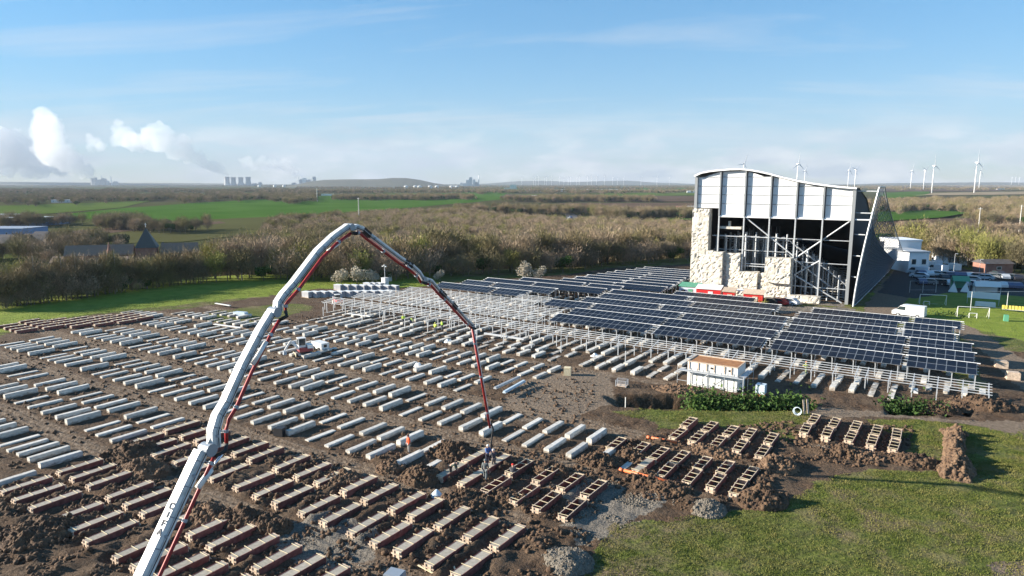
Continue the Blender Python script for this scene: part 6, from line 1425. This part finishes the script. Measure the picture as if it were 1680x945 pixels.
for i, px in enumerate([636, 856, 875, 878, 883, 893, 896, 904, 917, 924, 931, 935, 945, 949, 962, 969, 977, 990, 1003, 1011, 1021, 1049, 1075, 1095, 1650, 1656, 1662]):
    turbine(px, 291.5 + rnd.uniform(-1.5, 2), 12000 + rnd.uniform(-800, 800), rnd.uniform(0, 2), 'tiny pale wind turbine on the horizon', 'wind farm on the horizon')

# ------------------------------------------------------------------ buildings in the plain
def house(px, d, w, l, h, rh, wall, roof, label, cat='house', rz=0.0, nwin=4, name='house', group=None):
    p = at_dist(px, d); z = Hs(p.x, p.y); r = empty(name, (p.x, p.y, z), YAW + rz); tag(r, label, cat, group)
    MB().box((0, 0, h / 2 - .5), (l, w, h + 1)).build('wall', wall, r)
    if rh > 0: MB().add([(-l / 2 - .3, -w / 2 - .4, h), (l / 2 + .3, -w / 2 - .4, h), (l / 2 + .3, w / 2 + .4, h), (-l / 2 - .3, w / 2 + .4, h), (-l / 2 - .3, 0, h + rh), (l / 2 + .3, 0, h + rh)], [(0, 1, 5, 4), (2, 3, 4, 5), (1, 2, 5), (3, 0, 4), (3, 2, 1, 0)]).build('roof', roof, r)
    else: MB().box((0, 0, h + .2), (l + .4, w + .4, .4)).build('roof', roof, r)
    for i in range(nwin):
        x = -l / 2 + l * (i + .5) / nwin; f = MB().box((x, -w / 2 - .03, h * .55), (min(1.3, l / nwin * .5), .08, h * .3)).build('window', M['white'], r); MB().box((x, -w / 2 - .06, h * .55), (min(1.1, l / nwin * .42), .06, h * .25)).build('pane', M['glass'], f)
    return r
house(5, 415, 12, 34, 6, 5, M['brick'], M['rooftile'], 'long house with dark tiled roof and rows of small windows', nwin=9); house(62, 425, 11, 15, 5.5, 5, M['brick'], M['rooftile'], 'dark-roofed end house beside the long one', nwin=4)
house(-5, 530, 30, 60, 8, 0, M['bluehall'], M['greyroof'], 'flat-roofed pale blue hall behind the long house', 'hall', nwin=8); house(20, 690, 30, 80, 8, 0, M['bluehall'], M['white'], 'long blue and white factory hall', 'hall', nwin=10); house(65, 700, 24, 50, 7, 0, M['bluehall'], M['clad'], 'blue factory wing with white roof', 'hall', nwin=6); house(-10, 790, 20, 60, 6, 0, M['white'], M['white'], 'low white factory roof behind the blue hall', 'hall', nwin=4)
house(70, 500, 8, 10, 4, 3, M['white'], M['rooftile'], 'small white house by the field track'); house(108, 1500, 14, 40, 6, 0, M['white'], M['clad'], 'pair of pale farm sheds on the far green field', 'barn')
def church():
    p = at_dist(240, 300); z = Hs(p.x, p.y); r = empty('church', (p.x, p.y, z), YAW + .35); tag(r, 'old church with tall slate pyramid spire and long tiled nave', 'church')
    MB().box((0, 0, 6.5), (8, 8, 15)).build('tower', M['brick'], r); sp = MB().add([(-4.4, -4.4, 14), (4.4, -4.4, 14), (4.4, 4.4, 14), (-4.4, 4.4, 14), (0, 0, 22.6)], [(0, 1, 4), (1, 2, 4), (2, 3, 4), (3, 0, 4), (3, 2, 1, 0)]).build('spire', M['slate'], r)
    MB().tube([(0, 0, 22.8), (0, 0, 24.6)], .12, 5).bar((-.5, 0, 24), (.5, 0, 24), .12, .12).build('cross', M['turbine'], sp)
    for x, w in ((-18, 26), (13, 15)):
        MB().box((x, 0, 5.5), (w, 9, 13)).build('nave_wall', M['brick'], r); MB().add([(x - w / 2, -5, 11.5), (x + w / 2, -5, 11.5), (x + w / 2, 5, 11.5), (x - w / 2, 5, 11.5), (x - w / 2, 0, 15.6), (x + w / 2, 0, 15.6)], [(0, 1, 5, 4), (2, 3, 4, 5), (1, 2, 5), (3, 0, 4)]).build('roof', mat('old_tiles', (.26, .17, .12), .8), r)
    for sx, sy in ((0, -4.05), (-4.05, 0), (4.05, 0)):
        MB().box((sx, sy, 10.5), (1.6 if sy else .1, .1 if sy else 1.6, 3.0)).build('window', M['glass'], r)
    MB().add([(-3.5, -4.3, 9), (3.5, -4.3, 9), (0, -4.3, 14.5), (-3.5, -3.9, 9), (3.5, -3.9, 9), (0, -3.9, 14.5)], [(0, 1, 2), (5, 4, 3), (0, 3, 4, 1), (1, 4, 5, 2), (2, 5, 3, 0)]).build('gable', M['brick'], r)
    MB().lathe([(1.6, 6), (1.6, 13), (.2, 16)], (6.2, 1.5, 0), 8).build('stair_turret', M['slate'], r); MB().lathe([(1.0, 0), (1.0, 13), (.6, 14), (.15, 17)], (-14, -4, 0), 8).build('roof_turret', M['brick'], r)
church()
house(150, 290, 9, 34, 7, 4, M['brick'], mat('tile_brownish', (.24, .17, .13), .8), 'long low brick wing left of the church', 'building', nwin=8); house(128, 280, 7, 9, 7.5, 2.5, M['brick'], M['rooftile'], 'brick gable house at the end of the long wing'); house(189, 286, 8, 9, 8, 2.5, M['rooftile'], M['rooftile'], 'dark hipped house before the church')
for px, d, l, h, lab, rf in ((1120, 1050, 22, 5, 'white barn with red roof beside the brown field', 'brick'), (1134, 1020, 14, 6, 'white house right of the red-roofed barn', 'white'), (600, 2100, 40, 6, 'white farm building before the far tree belt', 'white'), (640, 2050, 30, 5, 'second white farm building before the far belt', 'white'), (900, 3300, 260, 9, 'long white warehouse in the middle distance', 'white'), (985, 3600, 180, 8, 'row of pale warehouses behind the tree belt', 'clad'), (842, 4200, 40, 30, 'pale tower block in the middle distance', 'clad'), (834, 4200, 50, 10, 'low white block beside the tower block', 'white'), (876, 1900, 20, 6, 'small pale farmhouse on the green field', 'white'), (1020, 3500, 120, 8, 'pale hall right of the warehouse row', 'white'), (540, 2300, 40, 6, 'pale farm shed on the ridge left of the post', 'clad'), (1635, 4200, 60, 8, 'white shed among far trees on the right', 'white'), (1130, 2900, 30, 7, 'white farm near the hall edge', 'white')):
    house(px, d, max(8, l * .25), l, h, 0 if l > 35 else 2.5, M['white'], M[rf], lab, 'building', nwin=3 if l < 60 else 6)
for i, (px, d) in enumerate(((668, 5200), (683, 5300), (690, 5350), (707, 5500), (718, 5600), (742, 5200), (746, 5250), (751, 5200), (455, 7000), (470, 7100), (490, 6900), (430, 7000))):
    p = at_dist(px, d); r = empty('storage_tank', (p.x, p.y, Hs(p.x, p.y))); tag(r, 'small white round storage tank in the far works', 'tank', 'far storage tanks'); MB().lathe([(16, 0), (16, 18)], n=14).build('shell', M['white'], r); MB().lathe([(16, 18), (8, 21), (.5, 22)], n=14).build('roof', M['white'], r)
for px, d, h, lab in ((590, 700, 27, 'wooden power pole standing above the wood'), (1604, 560, 22, 'tall pole beyond the right avenue'), (1671, 560, 24, 'pole at the right avenue end'), (1651, 330, 13, 'thin mast among right wood trees'), (523, 1600, 30, 'white post on the far green ridge')):
    p = at_dist(px, d); r = empty('utility_pole', (p.x, p.y, Hs(p.x, p.y))); tag(r, lab, 'pole'); MB().tube([(0, 0, 0), (0, 0, h)], [.45 * d / 700 + .1, .3 * d / 700 + .1], 6).build('shaft', M['concrete'], r); MB().bar((-1.5, 0, h - 1), (1.5, 0, h - 1), .3, .3).build('cross_arm', M['boomgrey'], r)
p = at_dist(905, 345); r = empty('dark_barn', (p.x, p.y, Hs(p.x, p.y)), YAW); tag(r, 'dark timber barn with antlike gable posts inside the wood', 'barn'); MB().box((0, 0, 5), (16, 8, 14)).build('wall', M['rooftile'], r); MB().add([(-8.3, -4.4, 12), (8.3, -4.4, 12), (8.3, 4.4, 12), (-8.3, 4.4, 12), (-8.3, 0, 14.5), (8.3, 0, 14.5)], [(0, 1, 5, 4), (2, 3, 4, 5), (1, 2, 5), (3, 0, 4)]).build('roof', M['rooftile'], r)
r['label'] = 'dark-roofed barn hidden inside the wood'
# road with traffic seen through the gap in the wood
rd = MB(); A0 = at_dist(935, 655); A1 = at_dist(938, 900); A2 = at_dist(915, 1150)
for a, b in ((A0, A1), (A1, A2)): rd.bar((a.x, a.y, Hs(a.x, a.y) + .5), (b.x, b.y, Hs(b.x, b.y) + .5), 14, .3)
structure(rd.build('road', M['asphalt']))
for i, (d, cl) in enumerate(((700, (.75, .75, .75)), (730, (.6, .2, .1)), (765, (.7, .7, .72)), (800, (.1, .15, .3)))):
    p = at_dist(933 + 3 * (i % 2), d); r = empty('road_vehicle', (p.x, p.y, Hs(p.x, p.y) + .65), YAW); tag(r, 'lorry on the road seen through the gap in the wood', 'lorry', 'traffic in the wood gap'); m = mat('lorry_paint', cl, .4)
    MB().box((0, -2, 2.2), (2.5, 7, 3.0)).build('box_body', m, r); MB().box((0, 3, 1.6), (2.4, 2.2, 2.4)).build('cab', M['white'], r)
    for y in (-4, 2.6):
        for x in (-1.1, 1.1): MB().tube([(x - .15, y, .5), (x + .15, y, .5)], .5, 8).build('wheel', M['rubber'], r)

# ------------------------------------------------------------------ vehicles, sheds, car park and sports ground right of the hall
def car(px, py, cl, label, kind_='car', rz=0.0, z=0.0):
    p = S(px, py); r = empty('parked_' + ('van' if kind_ == 'van' else 'car'), (p.x, p.y, z), rz); tag(r, label, kind_, 'vehicles by the hall'); m = shared(('car', cl), lambda: mat('car_paint', cl, .3)); W, L, hh = (2.0, 5.2, 2.1) if kind_ == 'van' else (1.75, 4.3, .85)
    prof = [(-L / 2, .35), (L / 2, .35), (L / 2, .75), (L / 2 - .1, .9), (L * .28, .98), (L * .12, 1.42), (-L * .28, 1.45), (-L * .44, 1.0), (-L / 2, .9)] if kind_ != 'van' else [(-L / 2, .35), (L / 2, .35), (L / 2, .95), (L * .38, 1.15), (L * .25, 1.95), (L * .15, 2.1), (-L / 2 + .05, 2.1)]
    MB().prism(prof, (0, 0, 0), (0, 1, 0), (0, 0, 1), (1, 0, 0), W).build('body', m, r)
    gl = [(L * .265, 1.0), (L * .125, 1.38), (-L * .27, 1.40), (-L * .40, 1.02)] if kind_ != 'van' else [(L * .37, 1.2), (L * .255, 1.85), (L * .08, 1.85), (L * .08, 1.2)]
    MB().prism(gl, (0, 0, 0), (0, 1, 0), (0, 0, 1), (1, 0, 0), W + .02).build('window', M['glass'], r)
    for y in (-L * .3, L * .3):
        for x in (-W / 2 + .08, W / 2 - .08):
            w = MB().tube([(x - .11, y, .33), (x + .11, y, .33)], .33, 12).build('wheel', M['rubber'], r); MB().tube([(x - .12, y, .33), (x + .12, y, .33)], .18, 8).build('rim', M['steel'], w)
    for x in (-W * .34, W * .34): MB().box((x, L / 2 + .01, .66), (.3, .04, .14)).build('headlight', M['plastic'], r)
car(1491, 519, (.78, .78, .78), 'white van parked on the track behind the end tables', 'van', R(80))
for px, py, cl, lab, kd, rz in ((1292, 500, (.75, .75, .76), 'white car by the rock wall foot', 'car', 1.4), (1274, 500, (.35, .03, .03), 'red car by the rock wall foot', 'car', 1.3), (1258, 500, (.03, .03, .035), 'black car beside the right red shed', 'car', 1.5), (1505, 450, (.6, .63, .66), 'silver van in the shade by the white annexe', 'van', 1.4), (1508, 456, (.55, .6, .66), 'pale car behind the shaded van', 'car', 1.4), (1548, 459, (.04, .05, .06), 'black car in the shaded car park', 'car', .3), (1556, 455, (.06, .07, .10), 'navy car in the shaded car park', 'car', .3), (1592, 462, (.45, .48, .5), 'grey car in the middle of the car park', 'car', 1.5), (1614, 459, (.5, .55, .6), 'light car at the car park lamp', 'car', 1.5), (1600, 457, (.08, .10, .12), 'dark car beside the grey one', 'car', 1.4), (1636, 453, (.05, .05, .06), 'dark car by the brick shelter', 'car', .5),
                          (1517, 440, (.75, .76, .76), 'white motorhome beside the annexe', 'van', 1.4), (1535, 438, (.6, .65, .7), 'bluish motorhome in the shade', 'van', .3), (1538, 446, (.7, .72, .74), 'white van with open back', 'van', .8), (1562, 444, (.72, .7, .66), 'cream van in the sun near caravans', 'van', .5)):
    car(px, py, cl, lab, kd, rz)
for i in range(30):
    px, py = 1512 + (i % 15) * 11 + rnd.uniform(-2, 2), 452 + (i // 15) * 14 + (i % 15) * .5; cl = rnd.choice([(.05, .05, .06), (.5, .52, .54), (.1, .12, .2), (.65, .66, .67), (.2, .03, .03), (.25, .26, .27)])
    car(px, py, cl, 'car parked in the shaded lot right of the hall', 'car', rnd.choice([.3, 1.5]))
for i, (px, py) in enumerate(((1545, 425), (1558, 428), (1570, 424), (1580, 429), (1590, 426), (1563, 433), (1576, 436), (1600, 430), (1548, 434))):
    p = S(px, py); r = empty('caravan', (p.x, p.y, 0), rnd.uniform(0, 3)); tag(r, 'cream caravan in the sunny camp behind the car park', 'caravan', 'caravans in the camp'); MB().prism([(-2.6, .5), (2.6, .5), (2.6, 1.6), (2.1, 2.5), (-2.2, 2.55), (-2.6, 2.0)], (0, 0, 0), (1, 0, 0), (0, 0, 1), (0, 1, 0), 2.1).build('body', M['caravan'], r); MB().box((.4, -1.07, 1.6), (2.0, .04, .6)).build('window', M['glass'], r)
    for s_ in (-1, 1): MB().tube([(0, s_ * .95 - .1, .35), (0, s_ * .95 + .1, .35)], .35, 10).build('wheel', M['rubber'], r)
def shed(px, py, w, l, h, m, rm, label, rz=0.0, name='shed'):
    p = S(px, py); r = empty(name, (p.x, p.y, 0), rz); tag(r, label, 'shed'); MB().box((0, 0, h / 2), (l, w, h)).build('wall', m, r); MB().add([(-l / 2 - .2, -w / 2 - .2, h + .02), (l / 2 + .2, -w / 2 - .2, h + .02), (l / 2 + .2, w / 2 + .2, h + .5), (-l / 2 - .2, w / 2 + .2, h + .5), (-l / 2 - .2, -w / 2 - .2, h + .12), (l / 2 + .2, -w / 2 - .2, h + .12), (l / 2 + .2, w / 2 + .2, h + .6), (-l / 2 - .2, w / 2 + .2, h + .6)], [(3, 2, 1, 0), (4, 5, 6, 7), (0, 1, 5, 4), (1, 2, 6, 5), (2, 3, 7, 6), (3, 0, 4, 7)]).build('roof', rm, r); MB().box((l * .1, -w / 2 - .03, h * .42), (.95, .06, h * .8)).build('door', rm, r); MB().box((-l * .28, -w / 2 - .03, h * .55), (.8, .06, .6)).build('window', M['glass'], r); return r
shed(1163, 491, 3.0, 4.8, 2.3, M['hired'], M['tent'], 'red shed with white roof at the left rock foot', R(8), 'red_shed'); shed(1196, 496, 2.6, 2.2, 2.3, M['hired'], M['wood'], 'narrow red shed with pale awning', R(8), 'red_shed'); shed(1236, 500, 2.8, 3.6, 2.3, M['hired'], M['wood'], 'red shed with timber roof near the cars', R(8), 'red_shed')
p = S(1214, 494); o = MB().box((0, 0, 2.3), (3.0, 2.6, .08)).build('awning', M['tent'], None, loc=p); 
r = empty('awning_stand', p); o.parent = r; o.location = (0, 0, 0); tag(r, 'pale awning between the red sheds', 'awning')
for dx in (-1.4, 1.4): MB().box((dx, -1.2, 1.15), (.08, .08, 2.3)).build('leg', M['steel'], r)
shed(1132, 486, 3.0, 4.0, 2.2, M['plastic'], M['greencloth'], 'pale blue and green tent-like shed beside the hall', .1)
house(1478, 199, 10, 6.5, 7.6, 0, M['clad'], M['clad'], 'taller white annexe block behind the lattice', 'annexe', nwin=2)
house(1490, 189, 12, 5.4, 5.4, 0, M['clad'], M['steel'], 'white annexe with flat grey roof by the car park', 'annexe', nwin=2)
house(1634, 184, 5, 7.5, 2.6, 1.0, M['brick'], M['rooftile'], 'brick shelter with dark sloping roof at the car park end', 'shelter', nwin=1)
def marquee(px, py, w, l, h, m, label):
    p = S(px, py); r = empty('marquee', (p.x, p.y, 0), .3); tag(r, label, 'tent'); MB().add([(-l / 2, -w / 2, h), (l / 2, -w / 2, h), (l / 2, w / 2, h), (-l / 2, w / 2, h), (-l / 2, 0, h + 1.1), (l / 2, 0, h + 1.1)], [(0, 1, 5, 4), (2, 3, 4, 5), (1, 2, 5), (3, 0, 4), (3, 2, 1, 0)]).build('canopy', m, r)
    for x in (-l / 2 + .1, l / 2 - .1):
        for y in (-w / 2 + .1, w / 2 - .1): MB().box((x, y, h / 2), (.1, .1, h)).build('leg', M['steel'], r)
    MB().box((0, w / 2 - .05, h / 2), (l - .2, .05, h)).build('back_cloth', m, r)
marquee(1574, 474, 2.6, 3.4, 1.9, M['greencloth'], 'green marquee in the shade with white side flaps'); marquee(1618, 480, 2.0, 5.0, 1.4, M['tent'], 'white arched tent beside the green marquee')
for px, py, lab in ((1563, 479, 'left white flap tent beside the green marquee'), (1583, 479, 'right white flap tent beside the green marquee')):
    p = S(px, py); r = empty('flap_tent', (p.x, p.y, 0)); tag(r, lab, 'tent'); MB().add([(-.9, -.6, 0), (.9, -.6, 0), (.9, .6, 0), (-.9, .6, 0), (.1, 0, 2.2)], [(0, 1, 4), (1, 2, 4), (2, 3, 4), (3, 0, 4), (3, 2, 1, 0)]).build('cloth', M['tent'], r); MB().tube([(.1, 0, 0), (.1, 0, 2.4)], .04, 6).build('pole', M['steel'], r)
def goal(px, py, w, h, label, rz=0.25):
    p = S(px, py); r = empty('football_goal', (p.x, p.y, 0), rz + YAW * .0); tag(r, label, 'goal')
    for x in (-w / 2, w / 2): MB().tube([(x, 0, 0), (x, 0, h)], .06, 6).build('post', M['white'], r); MB().tube([(x, 1.2, 0), (x, 0, h)], .035, 5).build('stay', M['white'], r)
    MB().tube([(-w / 2, 0, h), (w / 2, 0, h)], .06, 6).build('crossbar', M['white'], r); MB().tube([(-w / 2, 1.2, 0), (w / 2, 1.2, 0)], .035, 5).build('ground_bar', M['white'], r)
goal(1596, 521, 4.9, 1.9, 'large white goal on the sunlit turf'); goal(1596, 522, 1.2, .9, 'small white goal inside the large one'); goal(1530, 500, 4.6, 2.0, 'white goal on the shaded turf'); goal(1520, 501, 1.0, .8, 'small goal on the shaded turf')
def ballnet(px0, px1, py, h, label):
    A = S(px0, py); Bp = S(px1, py); r = empty('ball_fence', A); tag(r, label, 'fence'); d = Bp - A
    for t in (0, .5, 1): MB().tube([d * t, d * t + Vector((0, 0, h))], .07, 6).build('post', M['steel'], r)
    MB().tube([Vector((0, 0, h)), d + Vector((0, 0, h))], .03, 5).build('top_wire', M['steel'], r); MB().tube([Vector((0, 0, .6)), d + Vector((0, 0, .6))], .02, 5).build('lower_wire', M['steel'], r)
ballnet(1592, 1710, 510, 3.7, 'tall wire ball fence with posts on the turf'); ballnet(1492, 1535, 480, 2.6, 'low ball fence in the shade of the hall')
p = S(1612, 500); r = empty('banner', p); tag(r, 'pale blue banner hung before the ball fence', 'banner'); MB().box((0, 0, 1.9), (5.4, .06, 1.3)).build('sheet', M['plastic'], r)
for dx in (-2.6, 2.6): MB().box((dx, .1, 1.2), (.08, .08, 2.4)).build('pole', M['steel'], r)
p = S(1670, 512); r = empty('ball_trolley', p); tag(r, 'yellow row of seats by the ball fence', 'seats'); MB().box((0, 0, .35), (5, .5, .08)).build('bench', M['steel'], r)
for i in range(10): MB().box((-2.3 + i * .5, .1, .75), (.38, .3, .7)).build('seat', shared('yellow', lambda: mat('yellow_plastic', (.75, .6, .12), .5)), r)
boxy('green_bin', 1650, 527, (.7, .7, 1.1), M['greencloth'], 'green wheeled bin with white lid beside the turf', 'bin', .1)
boxy('white_container', 1616, 503, (3.4, .5, .9), M['tent'], 'long pale board lying at the turf edge', 'board', .1)
for px, py in ((1564, 450), (1605, 462), (1614, 470)):
    p = S(px, py); r = empty('street_lamp', p); tag(r, 'slim lamp post in the car park', 'lamp', 'car park lamps'); MB().tube([(0, 0, 0), (0, 0, 5.5)], [.07, .04], 6).build('pole', M['steel'], r); MB().box((.3, 0, 5.5), (.7, .2, .1)).build('head', M['steel'], r)

# ------------------------------------------------------------------ air
hz = bpy.data.materials.new('haze'); hz.use_nodes = True; nt = hz.node_tree; nt.nodes.remove(nt.nodes['Principled BSDF']); pv = nt.nodes.new('ShaderNodeVolumePrincipled')
pv.inputs['Color'].default_value = (.50, .58, .70, 1); pv.inputs['Density'].default_value = 0.00005; pv.inputs['Anisotropy'].default_value = 0.0; nt.links.new(pv.outputs[0], nt.nodes['Material Output'].inputs['Volume'])
o = MB().box((0, 0, 640), (46000, 46000, 1360)).build('haze', hz); stuff(o, 'thin blue haze over the plain', 'haze')
